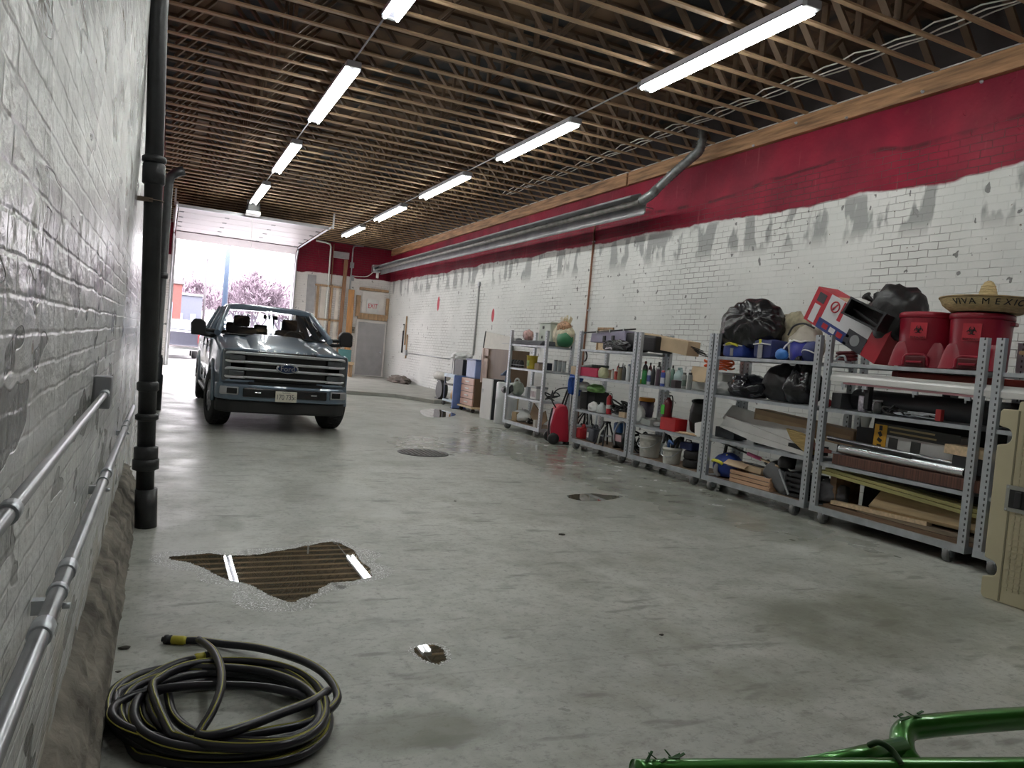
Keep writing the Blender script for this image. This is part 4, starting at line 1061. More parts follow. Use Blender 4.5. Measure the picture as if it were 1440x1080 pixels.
face(yl-.06, yl-.15, -BH/2+.02, BH*.06, MCW, 'print_panel', .004)
face(-yl+.46, -yl+.20, -BH/2, -.02, MCG, 'print_panel', .004)
face(yl-.06, yl-.17, BH*.14, BH*.40, MCG, 'print_panel', .003)
face(yl-.42, yl-.47, -.02, .19, MCR, 'print_panel', .004)
for k in range(4): face(yl-.28-k*.11, yl-.36-k*.11, -BH/2+.03, -BH/2+.085, [MCR, MCW, MCR, MCG][k], 'print_panel', .006)
MB().box((-.03, .12, BH/2+.002), (.2, .25, .004)).build('top_label', MCARD2, bx)
MB().tube([(-BD/2-.004, yl-.335+.055*math.cos(2*PI*i/24), .095+.055*math.sin(2*PI*i/24)) for i in range(24)], .009, 6, closed=True).box((-BD/2-.005, yl-.335, .095), (.006, .016, .085), rotx(.5)).build('round_logo', MCR, bx)
MB().lathe([(.06, -.002), (.06, .002)], (-BD/2-.006, -yl+.33, -.10), 20, roty(PI/2)).build('print_wheel', MGREY, bx)
# black cylinder bag with open end and the black bag behind
tt = thing('black_bucket', 'open black plastic box lying tilted on the vacuum carton', 'container', (6.37, 5.19, 2.18), rot=(.42, .1, .2))
bw_, bh_, bd_ = .40, .17, .20
mb = MB(); mb.box((bd_/2, 0, 0), (.01, bw_, bh_))
for s in (-1, 1): mb.box((0, s*bw_/2, 0), (bd_, .012, bh_)); mb.box((0, 0, s*bh_/2), (bd_, bw_, .012))
mb.build('shell', MBLACK, tt)
MB().box((-bd_/2, 0, bh_/2), (.02, bw_+.03, .02)).box((-bd_/2, 0, -bh_/2), (.02, bw_+.03, .02)).box((-bd_/2, bw_/2, 0), (.02, .02, bh_)).box((-bd_/2, -bw_/2, 0), (.02, .02, bh_)).build('rim', MDKG, tt)
MB().box((.02, .03, -.03), (.02, bw_*.8, .02), rotx(.15)).build('inner_rib', MDKG, tt)
zt = 2.10
bag((6.72, Yat(1258, 2.1, 6.72), 1.95), (.27, .30, .32), 'round black garbage bag between the vacuum carton and the red bins', MBAG2, 7, knot=(-.6, .6, .55), pleat=.06)
tt = thing('metal_bracket', 'small silver metal bracket lying on the shelf under the vacuum carton', 'bracket', (6.42, Yat(1184, 1.70, 6.42), Z3))
MB().box((0, 0, .012), (.10, .16, .02), rotx(.05)).build('plate', MSTEEL, tt); MB().tube(smooth_path([(0, -.05, .02), (0, -.02, .07), (0, .05, .06), (0, .08, .02)], 5), .012, 8).build('hook', MSTEEL, tt)
tt = thing('red_cable', 'dark red coiled strap under the tilted carton', 'strap', (6.55, Yat(1190, 1.72, 6.55), Z3))
MB().tube([(.07*math.cos(a*.7), .11*math.sin(a*.7), .02+.004*a) for a in range(28)], .016, 8).build('coil', mat('dark_red_strap', (.12, .01, .015), .6), tt)
# right edge: dolly with caster and blue box
yd = Yat(1433, 1.72, 6.5)
tt = thing('furniture_dolly', 'small wooden dolly with grey casters on the rack top shelf', 'dolly', (6.62, 3.42, Z3))
MB().box((0, 0, .165), (.44, .62, .03), bev=.004).build('board', MTRIMB, tt)
for s in (-1, 1):
    for q in (-1, 1):
        c = MB().box((s*.15, q*.23, .145), (.07, .06, .01)).box((s*.15, q*.23-.026, .10), (.04, .006, .09)).box((s*.15, q*.23+.026, .10), (.04, .006, .09)).build('caster', MSTEEL, tt)
        MB().lathe([(.02, -.018), (.056, -.018), (.06, -.01), (.06, .01), (.056, .018), (.02, .018)], (s*.15, q*.23, .06), 18, rotx(PI/2)).build('wheel', MWHEEL, c)
tt = thing('blue_carton', 'blue printed box standing on the small wooden dolly', 'box', (6.62, 3.36, Z3+.181))
MB().box((0, 0, .24), (.26, .44, .48), bev=.004).build('body', mat('blue_print', (.02, .08, .42), .4, var=.1), tt); MB().box((-.132, .05, .33), (.004, .22, .12)).build('print_panel', MCW, tt)
# ---------------------------------------------------------------- same rack, second shelf
Z2 = 1.213
def beam_y(name, label, cat, X, y0, y1, z, dx, dz, m, rx=0, bev=.004, part='body'):
    t = thing(name, label, cat, (X, (y0+y1)/2, z), rot=(rx, 0, 0))
    MB().box((0, 0, dz/2), (dx, abs(y1-y0), dz), bev=bev).build(part, m, t); return t
ya = Yat(1174, 1.58, 6.45)
tt = thing('light_fixture', 'long white light fixture lying across the two nearest racks', 'light fixture', (6.40, 4.13, 1.478), rot=(.014, 0, 0))
MB().prism([(-.075, .0), (-.075, .05), (-.03, .10), (.06, .10), (.075, .05), (.075, 0)], 'y', -1.42, 1.41).build('housing', MWHT, tt, bev=.004)
MB().box((-.02, .55, -.012), (.09, 1.4, .02)).build('label_strip', mat('faded_pink_print', (.40, .20, .22), .5, var=.35, scale=3, stretch=(1, .6, 1)), tt)
for y in (-.05, .45, 1.0, 1.25):
    MB().box((-.05, y, -.03), (.02, .05, .05)).box((-.03, y+.03, -.05), (.012, .014, .06)).build('clip', MSTEEL, tt)
for y in (1.0, -.9): MB().box((.02, y, -.128), (.06, .05, .24)).build('mount', MDKG, tt)
tt = thing('plastic_board', 'long flat red plastic board lying behind the white light fixture', 'panel', (6.74, 4.30, 1.575), rot=(.012, 0, 0))
MB().prism([(-.09, -.82), (.09, -.82), (.10, .7), (.04, .82), (-.04, .82), (-.10, .7)], 'z', 0, .07).build('body', mat('faded_red', (.30, .035, .025), .45, var=.15), tt, bev=.02)
for y in (.2, -.5): MB().box((0, y, -.17), (.12, .08, .35)).build('support_block', MDKG, tt)
ya, yb_ = Yat(1245, 1.30, 6.62), Yat(1430, 1.3, 6.62)
tt = thing('black_pipe', 'thick black plastic pipe on the second shelf under the light fixture', 'pipe', (6.60, (ya+yb_)/2, Z2+.115))
MB().cyl((0, -1.05, 0), (0, .95, 0), .11, 20).build('pipe', MDKG, tt)
tt = thing('black_pipe', 'thinner black pipe resting behind the thick black pipe', 'pipe', (6.80, 4.75, Z2+.07))
MB().cyl((0, -.8, 0), (0, .78, 0), .068, 16).build('pipe', MBLACK, tt)
carton(1168, 1198, 553, Z2, 6.40, (.06, .06, .065), 'dark grey electronics box at the left end of the second shelf', 'electronics_box', dx=.24)
tt = thing('red_ball', 'small red ball beside the dark grey electronics box', 'ball', (6.42, Yat(1165, 1.3, 6.42), Z2)); MB().ell((0, 0, .045), (.045, .045, .045)).build('ball', mat('red_rubber', (.30, .02, .03), .5), tt)
yc, w, h = fitr(1206, 1219, 557, Z2, 6.42)
tt = thing('mug', 'grey patterned mug on the second shelf below the light fixture', 'mug', (6.42, yc, Z2))
MB().lathe([(w*.42, 0), (w*.5, .01), (w*.52, h), (w*.47, h), (w*.45, .015)], (0, 0, 0), 20).build('cup', mat('patterned_grey', (.38, .35, .40), .4, var=.5, scale=30), tt); MB().tube(smooth_path([(0, -w*.48, h*.8), (0, -w*.85, h*.75), (0, -w*.85, h*.3), (0, -w*.48, h*.2)], 5), .008, 8).build('handle', MDKG, tt)
yc, w, h = fitr(1225, 1241, 563, Z2, 6.42)
tt = thing('glass_jar', 'clear glass jar beside the patterned mug', 'jar', (6.42, yc, Z2)); MB().lathe([(w*.48, 0), (w*.5, .01), (w*.5, h*.8), (w*.42, h)], (0, 0, 0), 18).build('jar', MCLEAR, tt); MB().lathe([(w*.45, h*.86), (w*.45, h*1.0)], (0, 0, .003), 18).build('lid', MGREY, tt)
carton(1314, 1327, 576, Z2, 6.36, (.35, .03, .03), 'small red and black packet at the shelf edge', 'packet', dx=.05)
def wires(name, label, cat, X, Y, Z, n, ry, rz_, r, m, seed, rx=.12):
    rnd = random.Random(seed); t = thing(name, label, cat, (X, Y, Z)); mb = MB()
    pts = [(rnd.uniform(-rx, rx), rnd.uniform(-ry, ry), rnd.uniform(r, rz_)) for _ in range(n)]
    mb.tube(smooth_path(pts, 5), r, 6).build('tangle', m, t); return t
wires('wire_tangle', 'tangle of thin silver wire on the shelf left of the red packet', 'wire', 6.42, Yat(1290, 1.23, 6.42), Z2, 16, .22, .06, .006, MSTEEL, 3, .05)
wires('wire_tangle', 'tangle of black cord beside the clear jar', 'cord', 6.40, Yat(1262, 1.25, 6.42), Z2, 16, .14, .10, .009, MBLACK, 5, .05)
# ---------------------------------------------------------------- same rack, third shelf
Z1 = .643
ya, yb_ = Yat(1054, 1.0, 6.70), Yat(1202, .85, 6.70)
tt = thing('cardboard_box', 'long brown cardboard box reaching across two racks above the broom', 'box', (6.74, 6.17, .945), rot=(.065, 0, 0))
MB().box((0, 0, 0), (.20, 1.46, .18), bev=.006).build('carton', MCARD, tt); MB().box((-.102, 0, .0), (.003, 1.4, .05)).build('tape', MC('tape', (.42, .30, .17), .3), tt)
for y in (-.62, .60): MB().box((0, y, -.19+y*-.06), (.18, .16, .22)).build('packing_block', MDKG, tt)
carton(1203, 1237, 602, Z1+.24, 6.62, (.055, .057, .062), 'dark grey metal sheet standing behind the pipes', 'metal_sheet', 'sheet', dx=.08)
MB()
tt = thing('paper_cup', 'white cup upside down on the dark grey sheet', 'cup', (6.66, Yat(1217, 1.1, 6.66), Zat(602, 6.62, Yat(1220, 1.0, 6.62))))
MB().lathe([(.035, .002), (.055, .10), (.058, .115), (.0, .116)], (0, 0, 0), 20).build('cup', MWHT, tt)
ya, yb_ = Yat(1232, .9, 6.56), Yat(1352, .85, 6.56)
tt = thing('printed_carton', 'black, white and yellow printed carton with a yellow end', 'box', (6.62, (ya+yb_)/2, Z1+.325), rot=(.03, 0, 0))
LY = abs(ya-yb_); MB().box((0, 0, 0), (.20, LY, .25), bev=.004).build('carton', mat('carton_white_grey', (.46, .46, .45), .5), tt)
MB().box((-.102, 0, .09), (.004, LY-.01, .11)).build('print_panel', mat('print_black', (.03, .03, .028), .45), tt)
MB().box((-.104, LY/2-.07, 0), (.006, .14, .25)).build('end_panel', mat('print_yellow', (.62, .33, .02), .45), tt)
for k in range(4): MB().box((-.108, LY/2-.07, -.09+k*.06), (.002, .05, .035), rotx(.5*k)).build('print_mark', MINKB, tt)
for k in range(2): MB().box((-.104, LY/2-.22-k*.24, -.04), (.002, .10, .11)).build('print_mark', mat('print_black', (.03, .03, .028), .45), tt)
for k in range(2): MB().box((-.106, .05-k*.02, .115-k*.045), (.002, LY*.55, .018)).build('print_line', mat('print_tan', (.32, .25, .12), .5), tt)
MB().box((0, 0, -.16), (.18, LY*.9, .10)).build('packing_block', MDKG, tt)
# shiny pipes, bars
ya, yb_ = Yat(1186, .80, 6.42), Yat(1360, .76, 6.42)
tt = thing('steel_pipe', 'large shiny steel pipe lying at the front of the third shelf', 'pipe', (6.40, 4.72, Z1+.155), rot=(.008, 0, 0))
MB().tube([(0, -.66, 0), (0, .66, 0)], .046, 20, caps=False).tube([(0, .66, 0), (0, -.66, 0)], .043, 20, caps=False).build('pipe', mat('shiny_zinc', (.62, .65, .67), .22, .9, var=.08), tt)
tt = thing('steel_pole', 'thin bright steel pole lying behind the large shiny pipe', 'pole', (6.45, 4.72, Z1+.225), rot=(.03, 0, 0)); MB().cyl((0, -.85, 0), (0, .88, 0), .020, 12).build('pole', mat('shiny_zinc', (.62, .65, .67), .22, .9, var=.08), tt)
tt = thing('black_bar', 'thin black bar lying above the large shiny pipe', 'bar', (6.38, 5.05, Z1+.225), rot=(.04, 0, 0)); MB().box((0, 0, 0), (.03, .95, .024)).build('bar', MBLACK, tt)
tt = thing('slat_bundle', 'bundle of dark reddish brown wooden slats on the third shelf', 'wood', (6.55, 4.62, Z1), rot=(.0, 0, 0))
MB().box((0, 0, .052), (.42, 1.60, .104), bev=.004).build('slats', mat('reddish_slats', (.10, .042, .028), .6, var=.6, scale=4, stretch=(.4, 22, .4)), tt)
tt = thing('wood_block', 'pale wooden board lying on end above the dark slats', 'wood', (6.50, Yat(1390, .95, 6.5), Z1+.28), rot=(.02, 0, 0)); MB().box((0, -.1, .05), (.24, .85, .085), bev=.006).build('board', MPINE, tt); MB().box((0, -.1, -.065), (.2, .7, .14)).build('bearer', MDKG, tt)
# ---------------------------------------------------------------- same rack, base deck
MPLANK = mat('weathered_plank', (.40, .30, .17), .7, var=.35, scale=3, stretch=(5, .5, 5))
MYPL = mat('yellow_green_board', (.36, .33, .13), .65, var=.25, scale=3, stretch=(5, .5, 5))
MOLD = mat('old_brown_plank', (.16, .10, .06), .75, var=.4, scale=3, stretch=(5, .5, 5))
def plank(label, X, y0, y1, z, dx, dz, m, rx=0, rz=0, name='wooden_board', ry=0):
    t = thing(name, label, 'board', (X, (y0+y1)/2, z), rot=(rx, ry, rz)); MB().box((0, 0, dz/2), (dx, y1-y0, dz), bev=.004).build('board', m, t); return t
plank('old brown plank at the very front of the rack deck', 6.43, 3.25, 5.5, DK, .13, .035, MOLD)
plank('old brown plank in the middle of the rack deck', 6.58, 3.3, 5.5, DK, .13, .035, MOLD)
plank('old brown plank at the back of the rack deck', 6.73, 3.2, 5.45, DK, .13, .035, MOLD)
plank('wide weathered plank with knots lying over the old brown planks', 6.50, 3.15, 4.98, DK+.20, .26, .045, MPLANK, -.03, ry=-.75)
plank('narrow pale plank at the left of the wide weathered plank', 6.42, 4.35, 5.42, DK+.06, .08, .04, MPINE, -.03)
plank('short pale block under the wide weathered plank', 6.45, 3.45, 3.8, DK+.036, .10, .045, MPINE)
plank('yellow green long board slanting above the planks, front one', 6.40, 3.3, 5.58, DK+.285, .09, .035, MYPL, .052)
plank('yellow green long board slanting above the planks, top one', 6.41, 3.3, 5.52, DK+.323, .09, .03, MYPL, .052)
plank('yellow green long board slanting above the planks, second one', 6.52, 3.25, 5.55, DK+.29, .10, .03, MYPL, .052)
plank('yellow green long board slanting above the planks, rear one', 6.68, 3.2, 5.5, DK+.28, .12, .05, MYPL, .052)
tt = thing('bearer_block', 'dark timber bearer at the right end holding up the yellow green boards', 'block', (6.62, 3.32, DK+.036)); MB().box((0, 0, .09), (.12, .10, .18)).build('block', MOLD, tt)
tt = thing('bearer_block', 'dark timber bearer at the left end holding up the yellow green boards', 'block', (6.62, 5.46, DK+.036)); MB().box((0, 0, .145), (.36, .08, .29)).build('block', MOLD, tt)
bag((6.55, Yat(1172, .4, 6.55), DK+.036), (.16, .18, .14), 'crumpled dark grey sack under the yellow green boards', mat('dark_sack', (.09, .09, .10), .6, bump=.4), 12, tie=False)

plank('grey brown plank lying under the tilted weathered plank', 6.44, 3.2, 5.1, DK+.038, .11, .04, mat('grey_brown_plank', (.24, .19, .13), .75, var=.35, scale=3, stretch=(5, .5, 5)))
tt = thing('dark_board', 'added dark sheet standing in for the shade behind the rack with the red bins', 'board', (7.02, 4.35, 0), rot=(0, .06, 0)); MB().box((0, 0, .66), (.02, 2.4, 1.32)).build('board', mat('shade_black', (.025, .025, .027), .7), tt)  # added dark sheet, stands in for the shaded gap behind the rack
# ================================================================ rack with the huge black bag: top shelf
ZB3, ZB2, ZB1 = 1.693, 1.208, .658
yc = Yat(1062, 2.05, 6.68)
bag((6.68, Yat(1058, 2.0, 6.68), ZB3+.02+.10), (.33, .47, .36), 'huge tied black garbage bag lying on the blue bags', MBAG, 3, knot=(-.80, -.42, .36), pleat=.075, amp=.10, sub=5, flat=-.72)
tt = thing('black_cloth', 'black plastic sheet hanging at the left of the blue bags', 'sheet', (6.60, Yat(1014, 1.8, 6.6), ZB3)); MB().blob((0, 0, .12), (.16, .06, .16), 4, .2, 2, 3, -.75).build('sheet', MBAG, tt)
def duffel(x0, x1, yt, label, m, strap, seed, X=6.44, zb=ZB3, dx=.30, name='duffel_bag', vert=False):
    yc, w, h = fitb(x0, x1+4, yt, zb, X, dx*.6); t = thing(name, label, 'bag', (X, yc, zb))
    mb = MB().box((dx/2, 0, h/2), (dx, w, h), bev=min(h, w)*.22); bmesh.ops.subdivide_edges(mb.bm, edges=mb.bm.edges[:], cuts=2, use_grid_fill=True)
    for v in mb.bm.verts: v.co += Vector((1, 1, .6))*.012*mnoise.noise(v.co*7+Vector((seed, 0, 0)))
    mb.build('body', m, t, smooth=True)
    MB().tube([(-.004, -w*.46, h*.72), (-.012, 0, h*.78), (-.004, w*.46, h*.72)], .008, 8).build('zip', MWHITEP, t)
    if strap: MB().box((-.008, w*.05, h*.36), (.012, w*.24, h*.70), bev=.004).build('strap', strap, t)
    return t, w, h
t, w, h = duffel(1015, 1055, 480, 'blue nylon bag with a yellow handle on the rack top', MBLUEF, None, 1)
MB().tube(smooth_path([(-.01, w*.30, h*.80), (-.03, w*.1, h*.84), (-.03, -w*.1, h*.82), (-.01, -w*.28, h*.72)], 5), .016, 8).build('handle', MYEL, t); MB().box((-.008, 0, h*.3), (.01, .05, h*.5)).build('strap', MGREYC, t)
t, w, h = duffel(1057, 1097, 477, 'blue nylon bag with a pale grey front patch on the rack top', MNAVY, MGREYC, 2, dx=.34)
MB().box((-.012, .02, h*.86), (.012, .03, h*.24)).build('zip_tag', MYEL, t)
yc, w, h = fitr(1101, 1134, 480, ZB3, 6.48)
t = thing('blue_basket', 'blue plastic basket with a white cord rim on the rack top', 'basket', (6.58, yc, ZB3))
MB().lathe([(w*.46, 0), (w*.48, .01), (w*.55, h), (w*.52, h), (w*.45, .02)], (0, 0, 0), 24).build('basket', mat('violet_blue_plastic', (.035, .04, .32), .4, var=.2, scale=3, stretch=(8, 8, .5)), t)
MB().tube([(w*.56*math.cos(2*PI*k/20), w*.56*math.sin(2*PI*k/20), h+.01*math.sin(k*2)) for k in range(20)], .012, 6, closed=True).tube(smooth_path([(-w*.5, w*.2, h), (-w*.66, w*.45, h*.6), (-w*.64, w*.42, h*.15), (-w*.58, w*.2, h*.3)], 5), .010, 6).build('white_cord', MWHITEP, t)
yc, w, h = fit(1131, 1152, 481, ZB3, 6.46)
t = thing('helmet', 'dark navy round helmet at the right end of the blue bags', 'helmet', (6.52, Yat(1141, 1.75, 6.52), ZB3)); MB().blob((0, 0, .10), (.11, .10, .125), 9, .05, 1, 3, -.8).build('shell', MNAVY, t)
MB().tube([(-.115*math.cos(a)*.9, .10*math.sin(a), .10+.02*math.cos(a*2)) for a in [2*PI*k/20 for k in range(20)]], .008, 6, closed=True).build('rim', MWHITEP, t)
tt = thing('blue_cloth', 'bright blue folded cloth between the navy bag and the blue basket', 'cloth', (6.38, Yat(1099, 1.74, 6.38), ZB3)); MB().blob((0, 0, .05), (.05, .085, .075), 4, .2, 2, 3, -.7).build('cloth', mat('bright_blue', (.03, .16, .50), .5), tt)
tt = thing('canvas_bag', 'cream canvas bag with dark handles above the blue basket', 'bag', (6.74, Yat(1133, 1.9, 6.72), ZB3)); MB().blob((0, 0, .19), (.13, .24, .24), 6, .2, 1.5, 4, -.78).build('body', mat('cream_canvas', (.50, .46, .38), .75, var=.12, bump=.3), tt)
MB().tube(smooth_path([(-.10, .2, .30), (-.13, .1, .40), (-.13, -.05, .43), (-.10, -.18, .38)], 6), .012, 6).build('handle', MDKG, tt)
tt = thing('camouflage_cloth', 'bundle of olive camouflage cloth behind the cream canvas bag', 'cloth', (6.82, Yat(1120, 2.0, 6.9), ZB3)); MB().blob((0, 0, .25), (.07, .30, .33), 8, .25, 1.6, 4, -.76).build('cloth', mat('camouflage', (.28, .25, .17), .85, var=.6, scale=7), tt)
# second shelf
bag((6.52, Yat(1015, 1.27, 6.5), ZB2), (.14, .16, .09), 'translucent white plastic bag at the left of the black bags', MWBAG, 11, name='plastic_bag', tie=False)
bag((6.55, Yat(1056, 1.3, 6.55), ZB2), (.22, .32, .155), 'shiny flat black garbage bag at the left of the second shelf', mat('shiny_bin_liner', (.013, .013, .018), .15, var=.3, bump=.5, bscale=7), 5, knot=(-.7, -.3, .5), pleat=.06, amp=.25)
bag((6.66, Yat(1098, 1.35, 6.62), ZB2), (.20, .26, .25), 'matt black garbage bag in the middle of the second shelf', MBAG2, 15, tie=False)
bag((6.54, Yat(1128, 1.35, 6.52), ZB2), (.20, .19, .26), 'crumpled black garbage bag at the right of the second shelf', MBAG, 21, knot=(-.3, .1, .9), pleat=.12, amp=.3)
# third shelf: siding sheets, broom, white box
MSID = mat('white_siding', (.52, .52, .50), .5, var=.12, scale=3)
def sheet(label, pts, X, d, m=MSID, name='siding_board', tilt=.35):
    P = [onx(p[0], p[1], X) for p in pts]; c = sum(P, Vector())/len(P); zmin = min(p.z for p in P)
    t = thing(name, label, 'board', (X, c.y, zmin)); mb = MB()
    A = []; B = []
    for p in P:
        dx = (p.z-zmin)*tilt
        A.append(mb.bm.verts.new((dx, p.y-c.y, p.z-zmin))); B.append(mb.bm.verts.new((dx+d, p.y-c.y, p.z-zmin)))
    n = len(P); mb.bm.faces.new(A); mb.bm.faces.new(B[::-1])
    for i in range(n): mb.bm.faces.new((A[i], A[(i+1) % n], B[(i+1) % n], B[i]))
    mb.build('board', m, t, bev=.003); return t
sheet('long white siding board, the rear and tallest of the slanting white boards', [(1019, 569), (1138, 606), (1139, 632), (1010, 588)], 6.56, .03)
sheet('long white siding board in the middle of the slanting white boards', [(1013, 584), (1110, 621), (1132, 640), (1008, 598)], 6.48, .04)
sheet('thin white siding board at the very front of the slanting white boards', [(1008, 597), (1048, 609), (1135, 637), (1134, 642), (1060, 622), (1008, 600)], 6.40, .02)
carton(1005, 1050, 603, ZB1, 6.50, (.045, .05, .055), 'dark grey tray under the left end of the white boards', 'tray', 'tray', dx=.22)
tt = thing('wall_block', 'dark block under the right end of the white boards', 'block', (6.62, 6.0, ZB1)); MB().box((0, 0, .05), (.3, .3, .1)).build('block', MDKG, tt)
MBRI = mat('broom_bristle', (.42, .30, .12), .8, var=.4, scale=6, stretch=(.6, 1, 22), bump=.5)
p0 = onx(1109, 603, 6.44); p1 = onx(1137, 626, 6.44)
tt = thing('broom', 'corn broom lying with its bristles to the left at the rack post', 'broom', (6.42, (p0.y+p1.y)/2, ZB1+.12))
q0 = onx(1107, 602, 6.42); q1 = onx(1114, 618, 6.42); q2 = onx(1134, 637, 6.42); q3 = onx(1144, 640, 6.42); q4 = onx(1144, 618, 6.42); q5 = onx(1128, 609, 6.42)
cc = tt.location; ol = [((q-cc).y, (q-cc).z) for q in (q0, q1, q2, q3, q4, q5)]
MB().prism(ol, 'x', -.03, .03).build('bristles', MBRI, tt, bev=.012)
hq = (q3+q4)/2-cc; MB().tube([hq+Vector((0, .04, .02)), hq+Vector((0, -.12, -.01)), hq+Vector((0, -.25, -.015))], [.045, .03, .015], 10).build('binding', mat('broom_binding', (.30, .10, .08), .6), tt); MB().cyl(hq+Vector((0, -.25, -.015)), hq+Vector((.03, -1.2, -.06)), .013, 10).build('handle', MSTEEL, tt)
# base deck
yc, w, h = fitr(994, 1039, 637, DK, 6.46)
tt = thing('blue_bag', 'round blue bag with yellow handles on the lowest deck', 'bag', (6.54, yc, DK)); MB().blob((0, 0, h*.48), (.18, w*.54, h*.53), 2, .08, 1.2, 4, -.86).build('body', MBLUEF, tt)
MB().tube(smooth_path([(-.165, w*.28, h*.62), (-.20, w*.12, h*.68), (-.20, -.05, h*.66), (-.17, -w*.2, h*.58)], 5), .02, 8).build('handle', MYEL, tt); MB().tube(smooth_path([(-.15, w*.05, h*.55), (-.19, w*.03, h*.4), (-.185, w*.02, h*.2), (-.14, 0, h*.08)], 4), .028, 8).build('strap', MGREYC, tt); MB().tube(smooth_path([(-.09, -w*.1, h*.93), (-.05, -w*.26, h*.88), (-.08, -w*.4, h*.7)], 4), .012, 8).build('zip', MYEL, tt)
yc, w, h = fit(1026, 1082, 668, DK, 6.36)
MCRT = mat('crate_wood', (.50, .31, .19), .65, var=.25, scale=4, stretch=(5, .5, 5))
tt = thing('wooden_crate', 'flat pale wooden crate on the lowest deck beside the blue bag', 'crate', (6.50, yc, DK))
for k in range(3):
    for s in (-1, 1): MB().box((s*.14, 0, .025+k*.05), (.02, w, .042), bev=.003).build('slat', MCRT, tt)
for s in (-1, 1): MB().box((0, s*(w/2-.012), .075), (.26, .024, .15)).build('end_board', MCRT, tt)
tt = thing('cardboard_box', 'open flattened cardboard box lying on the pale wooden crate', 'box', (6.52, Yat(1054, .4, 6.5), DK+.16), rot=(.05, .05, .1)); MB().box((0, 0, .035), (.26, w*.8, .07), bev=.008).build('carton', MCARD2, tt); MB().box((.03, -.04, .075), (.14, w*.36, .012)).build('dark_opening', MDKG, tt); MB().box((-.15, .1, .05), (.10, w*.5, .006), roty(-.6)).build('flap', MCARD2, tt)
tt = thing('snow_brush', 'snow brush with pink grip lying slantwise over the cardboard box', 'brush', (6.44, Yat(1060, .52, 6.44), .525), rot=(.14, 0, 0)); MB().cyl((0, .10, .0), (0, .75, .0), .012, 8).build('handle', MDKG, tt); MB().cyl((0, -.12, 0), (0, .10, 0), .022, 10).build('grip', mat('pink_grip', (.60, .12, .28), .5), tt); MB().cyl((0, -.42, 0), (0, -.12, 0), .014, 8).build('shaft', MPINE, tt)
MB().box((0.06, .55, -.16), (.03, .03, .32)).build('hook', MDKG, tt)
yc, w, h = fit(1068, 1104, 655, DK, 6.40)
tt = thing('ridged_jug', 'grey ridged plastic jug lying on its side on the lowest deck', 'jug', (6.50, yc-.02, DK+.16), rot=(.55, 0, 0))
mb = MB(); mb.tube([(0, .22-.44*k/22, 0) for k in range(23)], [.12+.012*(k % 2)-(.05 if k < 2 else 0)-(.03 if k > 20 else 0) for k in range(23)], 16); mb.build('body', mat('grey_ridged', (.13, .135, .14), .45, var=.12), tt); MB().tube([(0, .22, 0), (0, .29, 0)], .035, 12).build('spout', MDKG, tt)
tt = thing('helmet', 'black safety helmet hanging above the grey ridged jug', 'helmet', (6.52, Yat(1108, .52, 6.5), .47)); MB().blob((0, 0, .05), (.13, .12, .11), 3, .06, 1, 3, -.45).build('shell', MBLACK, tt)
tt = thing('helmet', 'white safety helmet behind the black crate', 'helmet', (6.62, Yat(1124, .5, 6.6), .455)); MB().blob((0, 0, .05), (.13, .12, .12), 5, .06, 1, 3, -.45).build('shell', mat('helmet_white', (.50, .52, .55), .35), tt)
yc, w, h = fit(1102, 1132, 664, DK, 6.40)
tt = thing('black_crate', 'black plastic mesh crate at the right end of the lowest deck', 'crate', (6.56, yc, DK)); hh = .27
for s in (-1, 1):
    for k in range(5): MB().box((0, s*w/2, .03+k*.056), (.32, .014, .03)).box((s*.16, 0, .03+k*.056), (.014, w, .03)).build('slat', MDKG, tt)
    for q in (-1, 1): MB().box((s*.155, q*(w/2-.01), hh/2), (.025, .025, hh)).build('corner', MDKG, tt)
MB().box((0, 0, .012), (.3, w-.02, .02)).build('floor_plate', MDKG, tt)
MB().box((0, 0, .15), (.26, w-.06, .24), bev=.04).build('contents', MBLACK, tt)
tt = thing('metal_scraper', 'thin silver scraper leaning on the black crate', 'scraper', (6.365, Yat(1112, .42, 6.37), DK+.03), rot=(-.6, .0, 0)); MB().box((0, 0, .15), (.012, .025, .30)).build('blade', MSTEEL, tt)
# white box and orange cord at the joint of the racks
tt = thing('extension_cord', 'orange extension cord coiled on the white bin behind the rack post', 'cord', (6.70, Yat(1012, 1.62, 6.7), 1.50)); mb = MB()
pts = [((.13+.02*math.sin(k*1.1))*math.cos(k*.45), (.22+.03*math.sin(k*.7))*math.sin(k*.45), .02+.0022*k+.012*math.sin(k*2.3)) for k in range(70)]
mb.tube(smooth_path(pts, 3), .011, 6).build('coil', mat('orange_cord', (.75, .13, .03), .5), tt)
yc, w, h = fitb(968, 1030, 519, 1.218, 6.56, .2)
tt = thing('storage_bin', 'tall white translucent bin holding up the orange cord', 'bin', (6.70, yc, 1.218)); MB().box((0, 0, .125), (.28, w, .25), bev=.02).build('body', MOFF, tt); MB().box((0, 0, .262), (.30, w+.02, .02), bev=.006).build('lid', MGREY, tt)
tt = thing('cardboard_sheet', 'folded cardboard leaning over the white bin left of the orange cord', 'cardboard', (6.50, Yat(985, 1.45, 6.5), 1.50), rot=(0, .25, 0)); MB().box((0, 0, -.07), (.03, .33, .20), bev=.003).box((.08, 0, .03), (.2, .33, .01)).build('sheet', MCARD2, tt)
